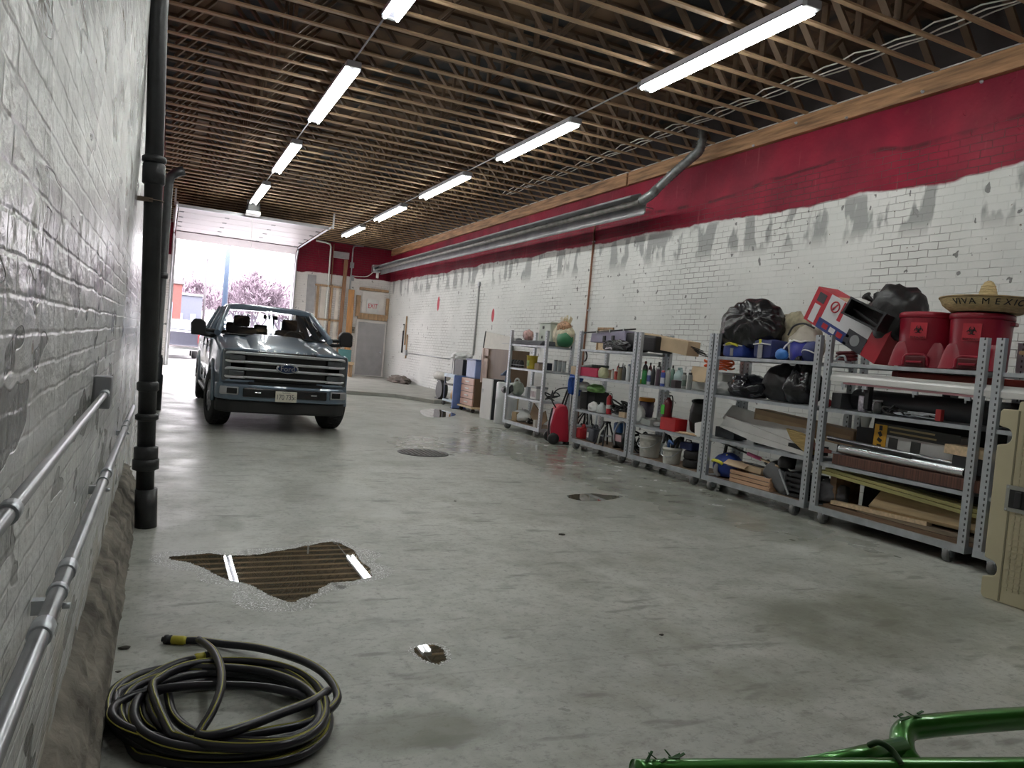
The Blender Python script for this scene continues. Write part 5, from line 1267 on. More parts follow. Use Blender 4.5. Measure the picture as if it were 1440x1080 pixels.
# ================================================================ rack with bottles: second shelf row
ZC2, ZC1 = 1.218, .628
GB = 'bottles and cans on the shelf behind the white buckets'
def b_(*a, **k): return bottle(*a, group=GB, **k)
b_(902, 908, 519, ZC2, 6.40, (.03, .22, .06), (.02, .1, .03), 'green bottle, leftmost in the row by the rack post', kind='straight')
b_(909, 914, 517, ZC2, 6.40, (.60, .62, .66), (.02, .02, .02), 'white bottle with black cap in the bottle row', kind='round', band=(.10, .12, .30))
b_(914.5, 920, 514, ZC2, 6.40, (.02, .02, .025), (.03, .03, .03), 'tall black bottle in the bottle row beside the white one', kind='round')
b_(921, 926, 516, ZC2, 6.39, (.08, .05, .07), (.55, .55, .55), 'dark brown spray can with pale cap in the bottle row', kind='can')
b_(928, 934, 521, ZC2, 6.39, (.05, .08, .32), (.55, .1, .1), 'blue and red spray can in the middle of the bottle row', kind='can', band=(.55, .55, .6))
b_(935, 941, 517, ZC2, 6.42, (.35, .36, .35), (.1, .15, .12), 'grey round bottle right of the blue spray can', kind='round')
b_(941, 947, 514, ZC2, 6.58, (.12, .20, .16), (.05, .05, .05), 'dark green bottle at the back of the bottle row', kind='round')
b_(921, 928, 509, ZC2, 6.60, (.03, .03, .03), (.05, .05, .05), 'black funnel bottle at the back behind the spray cans', kind='round')
b_(902, 909, 508, ZC2, 6.62, (.05, .05, .055), (.2, .03, .03), 'black bottle with a red cap at the back by the post', kind='round')
b_(910, 915, 510, ZC2, 6.66, (.16, .03, .04), (.05, .05, .05), 'dark red bottle at the back of the bottle row', kind='round')
b_(947, 961, 517, ZC2, 6.60, (.38, .50, .50), (.2, .3, .3), 'pale teal jug with a handle above the dark bin', kind='jug', name='jug', cat='jug')
b_(958, 964, 524, ZC2, 6.38, (.24, .26, .25), (.06, .06, .06), 'grey aerosol can, left one beside the white bin', kind='can', band=(.1, .14, .12))
b_(965.5, 972, 524, ZC2, 6.38, (.22, .23, .23), (.06, .06, .06), 'grey aerosol can, right one beside the white bin', kind='can')
carton(943, 956, 535, ZC2, 6.38, (.05, .04, .045), 'small dark bin with red packets in front of the teal jug', 'small_bin', 'bin', dx=.12)
carton(944, 955, 531, ZC2+.075, 6.42, (.40, .05, .08), 'red and white packets lying in the small dark bin', 'packet', 'packet', dx=.08, h=.03)
carton(896, 901, 533, ZC2, 6.39, (.55, .55, .06), 'small yellow box at the left end of the bottle row', 'small_box', 'box', dx=.08)
# lower shelf
yc, w, h = fitr(893, 915, 559, ZC1, 6.60)
tt = thing('bucket', 'dark bucket with an orange yellow lid on the middle shelf', 'bucket', (6.64, yc, ZC1)); r = w/2
MB().lathe([(r*.80, 0), (r*.82, .01), (r*.95, h*.9)], (0, 0, 0), 28).build('body', mat('dark_purple_bucket', (.04, .03, .05), .45), tt); MB().lathe([(r*1.0, h*.85), (r*1.03, h*.87), (r*1.03, h*.96), (r*.95, h)], (0, 0, 0), 28).build('lid', mat('orange_lid', (.55, .22, .02), .4), tt)
bag((6.42, Yat(897, .7, 6.42), ZC1), (.09, .12, .15), 'white sack with dark print in front of the orange lidded bucket', MWBAG, 31, name='sack', tie=False, flat=-.85)
yc, w, h = fitb(902, 934, 577, ZC1, 6.44, .25)
tt = thing('clear_tray', 'clear plastic tray tilted between the sack and the fire extinguisher', 'tray', (6.56, yc, ZC1), rot=(.1, 0, 0)); MB().box((0, 0, .012), (.30, w, .012)).box((-.15, 0, .05), (.008, w, .08)).box((.15, 0, .09), (.008, w, .16)).box((0, -w/2, .06), (.30, .008, .1)).box((0, w/2, .05), (.3, .008, .08)).build('tray', mat('cloudy_plastic', (.40, .42, .40), .25, var=.15), tt); MB().blob((-.03, -.05, .05), (.08, .14, .05), 4, .3, 2, 3).build('plastic_wrap', MWBAG, tt)
def extinguisher(x0, x1, yt, zb, X, col, label, tagcol=None, tilt=0):
    yc, w, h = fitr(x0, x1, yt, zb, X); r = w/2*1.05
    t = thing('fire_extinguisher', label, 'fire extinguisher', (X, yc, zb+.002), rot=(tilt, 0, 0)); m = mat('extinguisher_red_%s' % str(col), col, .3, var=.06)
    MB().lathe([(r*.9, 0), (r, .012), (r, h*.68), (r*.85, h*.76), (r*.4, h*.82), (r*.36, h*.86)], (0, 0, 0), 24).build('cylinder', m, t)
    MB().cyl((0, 0, h*.84), (0, 0, h*.93), r*.3, 10).build('valve', MSTEEL, t)
    MB().box((-r*.5, 0, h*.94), (r*1.7, r*.3, h*.02), roty(.15)).box((-r*.5, 0, h*.985), (r*1.7, r*.3, h*.02), roty(-.15)).build('lever', MOFF, t)
    MB().tube(smooth_path([(0, -r*.3, h*.9), (0, -r*1.1, h*.9), (0, -r*1.5, h*.7), (0, -r*1.25, h*.45)], 6), r*.13, 8).build('hose', MBLACK, t)
    if tagcol: MB().box((-r*1.05, r*.35, h*.52), (.004, r*1.1, h*.26)).build('tag', mat('green_tag', tagcol, .5), t)
    else: MB().lathe([(r*1.015, h*.25), (r*1.015, h*.42)], (0, 0, 0), 24, cap=False).build('label_band', MOFF, t)
    return t
extinguisher(930, 943, 552, ZC1, 6.50, (.14, .012, .02), 'dark red fire extinguisher with a green tag behind the red box', (.10, .60, .08))
MB()
tt = thing('red_tool_box', 'open red metal box on the middle shelf in front of the extinguisher', 'box', (6.43, Yat(945, .68, 6.41), ZC1)); yc, w, h = fitb(927, 964, 589, ZC1, 6.33, .2)
mb = MB(); mb.box((0, 0, .004), (.2, w, .008))
for s in (-1, 1): mb.box((s*.10, 0, h/2), (.006, w, h)); mb.box((0, s*w/2, h/2), (.2, .006, h))
mb.build('body', mat('bright_red_metal', (.46, .02, .025), .4), tt); MB().box((0, 0, h*.6), (.18, w-.03, .01)).build('inner_tray', MDKG, tt)
yc, w, h = fitr(961, 993, 560, ZC1, 6.58)
tt = thing('barrel', 'black plastic barrel with open top on the middle shelf', 'barrel', (6.66, yc, ZC1+.03), rot=(.16, -.12, 0)); r = w/2*1.02; hh = h*.86
MB().lathe([(r*.75, 0), (r*.85, .02), (r*.97, hh*.3), (r*1.02, hh*.36), (r, hh*.4), (r, hh*.64), (r*1.02, hh*.68), (r*.96, hh*.74), (r*.86, hh*.94), (r*.90, hh), (r*.82, hh), (r*.80, hh*.9), (r*.9, hh*.4), (r*.7, .03)], (0, 0, 0), 32).build('body', MBLACK, tt)
MB().tube([(r*.88*math.cos(2*PI*k/28), r*.88*math.sin(2*PI*k/28), hh) for k in range(28)], .012, 6, closed=True).build('rim', MDKG, tt)
tt = thing('white_panel', 'white box panel leaning in front of the black barrel at the rack post', 'panel', (6.36, Yat(987, .74, 6.36), ZC1), rot=(-.28, .12, 0)); tt.name = 'white_box'; tt['category'] = 'box'; tt['label'] = 'white flat box leaning in front of the black barrel at the rack post'
MB().box((.04, 0, .11), (.07, .26, .20), bev=.006).build('body', MWHT, tt)
tt = thing('paper_stack', 'loose papers and cardboard lying on the shelf left of the white flat box', 'paper', (6.38, Yat(968, .63, 6.38), ZC1)); MB().box((0, 0, .006), (.12, .36, .01), rotz(.1)).box((.01, .02, .016), (.11, .3, .008), rotz(-.15)).build('papers', MPINE, tt)
# deck
def bucket(x0, x1, yt, X, label, lid, m):
    yc, w, h = fitr(x0, x1, yt, DK, X); r = w/2
    t = thing('bucket', label, 'bucket', (X, yc, DK), .3)
    MB().lathe([(r*.82, 0), (r*.84, .01), (r*.95, h*.82), (r*1.0, h*.83), (r*1.0, h*.88), (r*.96, h*.89), (r*.98, h*.97), (r*.92, h*.97), (r*.82, .03)], (0, 0, 0), 32).build('body', m, t)
    if lid: MB().lathe([(r*1.02, h*.94), (r*1.03, h), (r*.93, h*1.01), (r*.9, h*.985)], (0, 0, 0), 32).build('lid', m, t)
    MB().tube(smooth_path([(0, r*1.0, h*.85), (-r*.8, r*.75, h*.55), (-r*1.12, 0, h*.42), (-r*.8, -r*.75, h*.55), (0, -r, h*.85)], 5), .006, 6).build('handle', MSTEEL, t)
    MB().grid(lambda u, v: Vector((-math.cos((u-.5)*1.3)*r*(.87+.12*v*.6+.012), math.sin((u-.5)*1.3)*r*.93, h*(.2+.5*v))), 8, 2).build('paper_label', mat('faded_label', (.46, .46, .42), .6, var=.25, scale=20), t)
    return t, yc, w, h
MBUCK = mat('dirty_white_bucket', (.52, .52, .49), .5, var=.2, scale=6)
bucket(897, 929, 612, 6.50, 'dirty white bucket with a lid on the lowest deck', True, MBUCK)
t, yc, w, h = bucket(930, 958, 628, 6.44, 'open white bucket full of dark hoses on the lowest deck', False, mat('cream_bucket', (.48, .48, .43), .5, var=.15))
tt = thing('hose_bundle', 'bundle of black and blue hoses sticking out of the open white bucket', 'hose', (6.44, yc, DK+h*.5)); rnd = random.Random(4)
for i in range(6):
    a = i*1.05; MB().tube(smooth_path([(.05*math.cos(a), .05*math.sin(a), -.05), (.07*math.cos(a), .07*math.sin(a), .14), (.12*math.cos(a+.5), .12*math.sin(a+.5), .20+.05*(i % 3)), (.15*math.cos(a+.9), .15*math.sin(a+.9), .16)], 5), .020, 8).build('hose', MBLACK if i % 3 else mat('blue_hose', (.03, .10, .30), .4), tt)
yc, w, h = fitr(955, 985, 642, DK, 6.50)
for k in range(2):
    tt = thing('cart_tyre', ['small black tyre, bottom one of two on the lowest deck', 'small black tyre, top one of two on the lowest deck'][k], 'tyre', (6.56, yc, DK+k*.115), group='two small tyres on the lowest deck')
    MB().lathe([(w*.28, .005), (w*.44, 0), (w*.5, .02), (w*.5, .09), (w*.44, .11), (w*.28, .105), (w*.26, .055)], (0, 0, 0), 32, cap=False).build('tread', MTYRE, tt); MB().lathe([(w*.25, .03), (w*.25, .08)], (0, 0, 0), 20).build('hub', MDKG, tt)
tt = thing('blue_box', 'small dark blue case on top of the small tyres', 'case', (6.56, yc+.08, DK+.232)); MB().box((0, 0, .05), (.2, .26, .1), bev=.02).build('case', MNAVY, tt); MB().tube([(-.05, -.06, .10), (-.05, -.05, .13), (-.05, .05, .13), (-.05, .06, .10)], .008, 6).build('handle', MBLACK, tt)
wires('wire_tangle', 'tangle of black straps at the left of the lidded white bucket', 'strap', 6.55, Yat(891, .3, 6.5), DK, 26, .13, .36, .014, MBLACK, 9, .15)
# ================================================================ rack with the black cases: top
ZD3, ZD2, ZD1 = 1.683, 1.233, .673
MLAV = mat('lavender_grey', (.30, .28, .38), .5, var=.12)
tt = thing('grey_panel_case', 'flat lavender grey plastic case lying on the black cases', 'case', (6.42, Yat(853, 1.84, 6.42), ZD3+.10), rot=(-.04, 0, 0)); tt.name = 'grey_case'
yc, w, h = fit(831, 879, 466, ZD3+.1, 6.42); MB().prism([(-w/2, .0), (w/2, .04), (w/2-.03, .19), (-w/2, .20)], 'x', 0, .22).build('shell', MLAV, tt, bev=.012)
for y in (.05, -.2): MB().box((-.012, y, .08), (.03, .07, .10), bev=.01).build('latch', MBLACK, tt)
tt = thing('black_case', 'long black case at the right end of the rack top beside the cardboard box', 'case', (6.62, Yat(908, 1.75, 6.6), ZD3+.02), rot=(.06, 0, 0)); MB().box((0, 0, .13), (.34, .85, .24), bev=.03).build('shell', MBLACK, tt); MB().box((-.172, 0, .15), (.006, .8, .012)).build('seam', MDKG, tt); MB().tube([(-.17, -.1, .12), (-.20, -.08, .12), (-.20, .08, .12), (-.17, .1, .12)], .01, 6).build('handle', MDKG, tt)
tt = thing('black_case', 'black soft case in the middle of the rack top under the lavender case', 'case', (6.70, Yat(872, 1.8, 6.6), ZD3)); MB().box((0, 0, .14), (.28, .95, .27), bev=.05).build('shell', MBAG2, tt)
tt = thing('black_strap', 'heap of black straps and buckles hanging in front of the black cases', 'strap', (6.38, Yat(868, 1.72, 6.38), ZD3)); MB().blob((0, 0, .07), (.06, .34, .10), 13, .3, 3, 4, -.7).build('heap', MBAG, tt); rnd = random.Random(2); MB().tube(smooth_path([(-.06, rnd.uniform(-.3, .3), rnd.uniform(.02, .15)) for _ in range(12)], 4), .010, 6).build('webbing', MDKG, tt)
p0, p1 = onx(819, 468, 6.36), onx(886, 462, 6.36)
tt = thing('white_knob_pole', 'thin black pole with a white knob lying on top of the lavender case', 'pole', (6.36, p0.y, p0.z)); tt.name = 'thin_pole'; MB().cyl((0, 0, 0), (.1, p1.y-p0.y, p1.z-p0.z), .012, 8).build('pole', MBLACK, tt); MB().lathe([(.02, -.03), (.05, -.02), (.05, .0), (.025, .03)], (0, 0, 0), 12).build('knob', MWHT, tt)
for k in (.3, .55, .8): MB().box((.1*k, (p1.y-p0.y)*k, (p1.z-p0.z)*k), (.03, .02, .05)).build('clip', MOFF, tt)
tt = thing('picture_frame', 'brown wooden frame with a pale board standing behind the lavender case', 'frame', (6.84, Yat(852, 1.95, 6.84), ZD3+.0)); MB().box((0, 0, .19), (.02, .42, .38)).build('board', MPINE, tt); MB().box((-.012, 0, .385), (.03, .48, .03)).box((-.012, .225, .19), (.03, .03, .38)).box((-.012, -.225, .19), (.03, .03, .38)).build('border', MTRIMB, tt)
p0, p1 = onx(917, 468, 6.62), onx(958, 486, 6.62)
tt = thing('cardboard_box', 'long torn cardboard box sticking out with wires beyond the rack top', 'box', (6.66, (p0.y+p1.y)/2, ZD3+.16), rot=(.10, 0, 0)); MB().box((0, -.02, -.01), (.22, abs(p0.y-p1.y)+.42, .20), bev=.006).build('carton', MCARD2, tt)
rnd = random.Random(5); e = -(abs(p0.y-p1.y)+.42)/2-.02
for k in range(5): MB().tube(smooth_path([(-.05+.03*k, e+.1, -.02), (-.05+.03*k, e-.02, .02-.02*k), (-.06+.03*k, e-.25-.05*rnd.random(), .03-.05*rnd.random()-.02*k)], 4), .007, 6).build('wire', MBLACK, tt)
tt = thing('hook', 'black hook hanging under the rack top at the left post', 'hook', (6.42, Yat(823, 1.6, 6.42), 1.655)); MB().tube(smooth_path([(0, .05, 0), (0, -.02, -.02), (0, -.06, -.10), (0, -.02, -.17), (0, .06, -.18)], 5), .012, 8).build('hook', MBLACK, tt)
# second shelf
yc, w, h = fit(813, 843, 516, ZD2, 6.40)
tt = thing('cardboard_tray', 'cardboard tray with a black mesh frame on the second shelf', 'tray', (6.62, Yat(829, 1.27, 6.6), ZD2)); MB().box((0, 0, .004), (.36, .72, .008)).box((-.18, 0, .07), (.006, .72, .14)).box((.18, 0, .07), (.006, .72, .14)).box((0, .36, .07), (.36, .006, .14)).box((0, -.36, .07), (.36, .006, .14)).build('tray', MCARD2, tt); MB().box((0, 0, .15), (.34, .62, .05), rotx(-.1), bev=.02).build('mesh_frame', mat('grey_mesh', (.12, .15, .14), .5, var=.4, scale=40), tt)
carton(815, 843, 517, ZD2, 6.36, (.50, .04, .10), 'flat pink and red printed box in front of the cardboard tray', 'printed_box', dx=.06)
bag((6.44, Yat(847, 1.27, 6.42), ZD2), (.07, .12, .10), 'crumpled pale yellow plastic wrap right of the pink box', mat('yellowish_wrap', (.50, .50, .30), .4, var=.3, bump=.5), 17, name='plastic_wrap', tie=False)
for a in ((859, 863, 519, 6.40, (.60, .58, .52), (.5, .1, .1), 'white jar with a red cap by the plastic wrap', 'round'), (863.5, 868, 521, 6.40, (.46, .07, .06), (.6, .6, .6), 'red tin with a white cap by the plastic wrap', 'straight'), (868, 874, 516, 6.42, (.25, .20, .12), (.1, .1, .1), 'brown tin in the middle of the second shelf', 'straight'), (874, 879, 513, 6.44, (.10, .10, .10), (.5, .5, .5), 'dark jar with steel cap beside the brown tin', 'round'), (866, 870, 511, 6.62, (.40, .12, .10), (.5, .5, .5), 'reddish bottle at the back behind the brown tin', 'round'), (872, 876, 511, 6.64, (.35, .36, .38), (.5, .5, .5), 'grey bottle at the back behind the dark jar', 'round'), (880, 885, 512, 6.40, (.60, .62, .64), (.3, .35, .5), 'tall white bottle by the rack post', 'round'), (884, 889, 506, 6.62, (.35, .42, .50), (.1, .15, .25), 'blue grey spray bottle at the back by the rack post', 'round')):
    b_(a[0], a[1], a[2], ZD2, a[3], a[4], a[5], a[6], kind=a[7])
# middle shelf
for x0, x1, X, lb_ in ((809, 823, 6.44, 'grey plastic crate at the left end under the white and green bags'), (824, 848, 6.56, 'black plastic crate under the white and green bags')):
    carton(x0, x1, 551, ZD1, X, (.10, .10, .10) if x0 < 820 else (.03, .03, .032), lb_, 'plastic_crate', 'crate', dx=.30)
zc = ZD1+fit(809, 849, 551, ZD1, 6.5)[2]
bag((6.52, Yat(818, zc, 6.5), zc), (.12, .17, .09), 'white plastic bag lying on the grey crate', MWBAG, 22, name='plastic_bag', tie=False)
bag((6.56, Yat(834, zc, 6.5), zc), (.12, .20, .075), 'green plastic bag lying on the black crate', mat('green_bag', (.20, .42, .12), .4, var=.3, bump=.5), 23, name='plastic_bag', tie=False)
bag((6.40, Yat(833, .7, 6.38), ZD1), (.07, .13, .09), 'crumpled white plastic bag in front of the black crate', MWBAG, 24, name='plastic_bag', tie=False)
b_(840, 851, 566, ZD1, 6.40, (.52, .56, .56), (.5, .5, .5), 'translucent white jug in front of the slim red extinguisher', kind='jug', name='jug', cat='jug')
extinguisher(852, 860, 551, ZD1, 6.42, (.42, .02, .03), 'slim bright red fire extinguisher beside the white jug', None, -.05)
wires('wire_tangle', 'heap of dark cables at the right of the slim red extinguisher', 'cable', 6.54, Yat(872, .73, 6.5), ZD1, 34, .20, .26, .014, MBLACK, 14, .15)
tt = thing('tan_box', 'small tan box on the heap of dark cables', 'box', (6.42, Yat(878, .8, 6.42), ZD1)); MB().box((0, 0, .04), (.08, .16, .08)).build('body', MCARD2, tt)
# deck
def gas_can(x0, x1, yt, X, m, label, mlab=None):
    yc, w, h = fitb(x0, x1+2, yt, DK, X, .2); t = thing('gas_can', label, 'gas can', (X+.10, yc, DK))
    MB().box((0, 0, h*.38), (.24, w, h*.76), bev=.04).build('body', m, t); MB().tube(smooth_path([(-.02, -w*.3, h*.74), (-.02, -w*.25, h*.92), (-.02, w*.05, h*.92), (-.02, w*.1, h*.74)], 4), .02, 8).build('handle', m, t)
    MB().tube([(0, w*.28, h*.72), (0, w*.30, h*.85), (-.04, w*.40, h)], [.035, .025, .016], 10).build('spout', MBLACK, t)
    if mlab: MB().box((-.123, w*.2, h*.36), (.004, w*.22, h*.3)).build('paper_label', mlab, t)
    return t
gas_can(810, 822, 597, 6.40, mat('gas_can_red', (.50, .03, .04), .4), 'red plastic gas can at the left end of the lowest deck')
gas_can(824, 846, 598, 6.42, mat('gas_can_dark', (.07, .075, .095), .4), 'dark grey gas can with a white label beside the red gas can', MWHT)
tt = thing('metal_frame', 'dark steel jack stand frame beside the dark grey gas can', 'frame', (6.44, Yat(852, .35, 6.44), DK)); tt.name = 'jack_stand'
mb = MB()
for s in (-1, 1):
    for q in (-1, 1): mb.cyl((s*.12, q*.12, .0), (s*.03, q*.03, .36), .014, 8)
mb.build('legs', MDKG, tt); MB().box((0, 0, .37), (.09, .09, .03)).build('saddle', MDKG, tt); MB().box((0, 0, .15), (.18, .18, .012)).build('brace', MSTEEL, tt)
MB().tube([(-.1, .06, .02), (-.11, .0, .2), (-.06, -.06, .33)], .014, 8).build('ratchet', MOFF, tt)
yc, w, h = fitb(857, 885, 597, DK, 6.42, .12)
tt = thing('air_compressor', 'blue air compressor with a red and white label on the lowest deck', 'compressor', (6.54, yc, DK)); MB().cyl((0, -w*.42, .14), (0, w*.40, .14), .125, 24).build('tank', mat('compressor_tank', (.05, .055, .06), .35, .2), tt); MB().box((0, w*.15, .32), (.22, w*.5, .16), bev=.03).build('motor_cover', mat('compressor_blue', (.02, .08, .22), .4), tt)
MB().tube(smooth_path([(-.13, w*.1, .06), (-.15, w*.12, .22), (-.12, -w*.05, .40), (-.12, -w*.4, .42), (-.12, -w*.45, .25)], 6), .014, 8).build('handle', MCOND, tt); MB().box((-.128, -w*.12, .17), (.006, w*.45, .10)).build('paper_label', mat('label_pinkish', (.55, .35, .38), .5), tt)
for q in (-1, 1): MB().box((0, q*w*.3, .012), (.2, .04, .024)).build('foot', MBLACK, tt)
# blue rope on the left post
tt = thing('blue_rope', 'bundle of blue rope hanging on the left post of the rack', 'rope', (6.44, 10.86, 1.06)); mb = MB()
rnd = random.Random(8)
for k in range(9):
    y = -.10+.028*k*1.2; x = rnd.uniform(-.05, .05); mb.tube(smooth_path([(x, y, .17), (x-.03, y+.01, .05), (x-.02, y, -.12-.03*rnd.random()), (x+.03, y+.02, -.14), (x+.04, y+.02, .06), (x, y+.025, .17)], 4), .014, 6)
mb.tube(smooth_path([(0, -.16, .10), (-.09, -.08, .13), (-.09, .12, .12), (0, .22, .10)], 5), .02, 8)
mb.build('coil', mat('blue_rope', (.02, .09, .38), .6, var=.3, scale=20), tt)
# ================================================================ farthest rack
ZE3, ZE2, ZE1 = 1.703, 1.238, .678
for k in range(3):
    tt = thing('grey_board', ['flat grey board on the farthest rack top, lowest of the stack', 'flat grey board on the farthest rack top, middle of the stack', 'flat grey board on the farthest rack top, uppermost of the stack'][k], 'board', (6.52, 12.75-.06*k, ZE3+.028*k), .04*k, group='stack of grey boards'); MB().box((0, 0, .013), (.42, 1.25-.12*k, .026)).build('board', mat('slate_board_%d' % k, (.08+.03*k, .085+.03*k, .10+.03*k), .6), tt)
bag((6.50, Yat(742, 1.8, 6.5), ZE3+.085), (.09, .13, .12), 'small clear bag with red contents on the grey boards', mat('red_white_bag', (.50, .30, .27), .35, var=.7, scale=9, bump=.4), 41, name='plastic_bag', tie=False)
MB()
tt = thing('black_glove', 'black glove lying on the left end of the grey boards', 'glove', (6.42, Yat(730, 1.8, 6.42), ZE3+.03)); MB().blob((0, 0, .04), (.05, .10, .05), 6, .3, 2, 3).build('glove', MDKG, tt)
yc, w, h = fitb(755, 783, 452, ZE3, 6.60, .15)
tt = thing('cooler_box', 'pale green grey plastic tub standing on the farthest rack top', 'tub', (6.72, yc, ZE3)); MB().box((0, 0, h*.46), (.24, w*.9, h*.92), bev=.03).build('body', mat('pale_green_grey', (.50, .54, .48), .45), tt); MB().box((0, 0, h*.96), (.27, w, h*.07), bev=.012).build('lid', MOFF, tt); MB().box((-.123, w*.1, h*.75), (.012, .06, .05)).build('latch', MBLACK, tt); MB().ell((-.122, w*.16, h*.35), (.01, .02, .03)).build('stain', MDKG, tt)
yc, w, h = fit(783, 813, 455, ZE3, 6.72)
tt = thing('straw_bag', 'clear bag of straw with red and green print on the farthest rack', 'bag', (6.74, 12.05, ZE3)); MB().blob((0, 0, .20), (.15, .32, .27), 44, .14, 1.6, 4, -.76).build('bag_body', mat('straw_bag_film', (.52, .47, .33), .4, var=.35, scale=14, bump=.5), tt); MB().blob((-.035, -.13, .14), (.138, .20, .175), 45, .1, 1.6, 3, -.8).build('green_print', mat('print_green', (.03, .16, .07), .4), tt); MB().blob((-.035, -.06, .36), (.11, .19, .12), 46, .2, 2, 3).build('red_print', mat('print_orange_red', (.36, .20, .11), .6, var=.6, scale=26), tt)
rnd = random.Random(11); mb = MB()
for k in range(40):
    a = rnd.uniform(0, 2*PI); mb.tube([(.04*math.cos(a), -.06+.10*math.sin(a), .36), (.10*math.cos(a)*rnd.random(), -.06+.26*math.sin(a)*rnd.random(), .50+.1*rnd.random())], .005, 4)
o = mb.build('straw', mat('straw_loose', (.60, .50, .30), .7), tt); o['kind'] = 'stuff'
tt = thing('long_strip', 'long pale strip lying across the farthest rack top and sticking out left', 'strip', (6.80, 13.6, ZE3-.03+.03)); MB().box((0, .3, .006), (.06, 1.9, .012)).build('strip', MGREY, tt)
# second shelf
yc, w, h = fitr(738, 754, 500, ZE2, 6.42)
tt = thing('bucket', 'yellow bucket on the second shelf of the farthest rack', 'bucket', (6.44, yc, ZE2)); r = w/2; MB().lathe([(r*.8, 0), (r*.82, .01), (r*.98, h*.95), (r*1.03, h*.96), (r*1.03, h), (r*.93, h), (r*.78, .02)], (0, 0, 0), 28).build('body', mat('yellow_bucket', (.60, .46, .05), .4), tt); MB().grid(lambda u, v: Vector((-math.cos((u-.5)*1.2)*r*(.87+.06*v), math.sin((u-.5)*1.2)*r*.92, h*(.2+.5*v))), 8, 2).build('paper_label', mat('label_green_red', (.25, .32, .12), .5, var=.8, scale=18), tt)
for k in range(4):
    tt = thing('black_cylinder', ['black cylinder, first from the left on the second shelf', 'black cylinder, second from the left on the second shelf', 'black cylinder, third from the left on the second shelf', 'black cylinder, nearest the yellow bucket on the second shelf'][k], 'cylinder', (6.44, 13.48-.125*k, ZE2), group='row of black cylinders by the yellow bucket'); MB().lathe([(.045, 0), (.055, .01), (.055, .10), (.04, .13), (.03, .15)], (0, 0, 0), 16).build('body', MBLACK, tt); MB().lathe([(.057, .04), (.057, .06)], (0, 0, 0), 16, cap=False).build('ring', MCOND, tt)
carton(751, 764, 511, ZE2, 6.40, (.34, .26, .20), 'small brown box right of the yellow bucket', 'small_box', dx=.15)
carton(752, 776, 508, ZE2, 6.64, (.03, .03, .05), 'flat black case behind the small brown box', 'black_case', 'case', dx=.2, h=.14)
for k in range(3): b_(778+6*k, 783+6*k, 506+k, ZE2, 6.72, (.30, .33, .34), (.2, .2, .2), ['grey glass jar, left one at the rack end', 'grey glass jar, middle one at the rack end', 'grey glass jar, right one at the rack end'][k], kind='straight', name='jar', cat='jar')
# third shelf
tt = thing('leaf_blower', 'grey and green leaf blower on the third shelf with a black nozzle', 'leaf blower', (6.50, Yat(727, .8, 6.5), ZE1)); MB().blob((0, -.02, .13), (.13, .17, .15), 3, .15, 2, 3, -.85).build('motor_cover', mat('blower_grey_green', (.30, .34, .28), .45, var=.3), tt); MB().tube(smooth_path([(-.03, .10, .12), (-.04, .25, .10), (-.05, .45, .07)], 5), [.05]*10+[.06], 12).build('nozzle', MBLACK, tt); MB().tube(smooth_path([(0, -.12, .24), (0, -.02, .33), (0, .10, .30), (0, .14, .2)], 5), .018, 8).build('handle', MOFF, tt); MB().cyl((-.14, -.02, .13), (-.10, -.02, .13), .07, 16).build('intake', MBLACK, tt)
tt = thing('work_lamp', 'black round lamp sticking out at the left end of the third shelf', 'lamp', (6.36, Yat(712, .77, 6.36), ZE1)); MB().cyl((0, .05, .08), (0, -.1, .08), .08, 16).cyl((0, .05, .08), (0, .12, .08), .06, 16).build('housing', MBLACK, tt)
carton(738, 744, 544, ZE1, 6.40, (.32, .33, .35), 'narrow grey box beside the leaf blower', 'small_box', dx=.2)
yc, w, h = fitb(745, 763, 543, ZE1, 6.38, .15)
tt = thing('white_box', 'white box with printed windows on the third shelf of the farthest rack', 'box', (6.50, yc, ZE1)); MB().box((0, 0, h*.4), (.24, w, h*.8), bev=.01).build('body', MWHT, tt); MB().box((0, 0, h*.88), (.26, w+.02, h*.16), bev=.01).build('lid', MGREY, tt)
for k in range(4): MB().box((-.122, w*(.33-.22*k), h*.38), (.004, w*.12, h*.42)).build('print_panel', mat('pinkish_print', (.45, .33, .36), .5), tt)
wires('wire_tangle', 'tangle of black cables at the right end of the third shelf', 'cable', 6.6, 12.05, ZE1, 18, .12, .2, .012, MBLACK, 19, .15)
# deck
carton(719, 733, 580, DK, 6.40, (.42, .30, .17), 'small tan box at the left of the farthest lowest deck', 'small_box', dx=.2)
bag((6.58, Yat(735, .4, 6.55), DK), (.17, .34, .13), 'white plastic sheeting behind the small tan box', MWBAG, 52, name='plastic_sheeting', tie=False)
tt = thing('cardboard_sheet', 'folded brown cardboard standing on the farthest lowest deck', 'cardboard', (6.60, Yat(757, .4, 6.6), DK)); MB().box((0, .1, .17), (.02, .42, .32), rotx(.45)).box((.03, -.1, .12), (.02, .4, .2), rotx(-.5)).build('sheet', MCARD, tt)
carton(749, 755, 591, DK, 6.36, (.55, .53, .50), 'small white box at the right of the farthest lowest deck', 'small_box', dx=.12)
wires('wire_tangle', 'dark cables on the farthest lowest deck by the cardboard', 'cable', 6.46, Yat(746, .3, 6.46), DK, 14, .16, .14, .013, MBLACK, 29, .08)
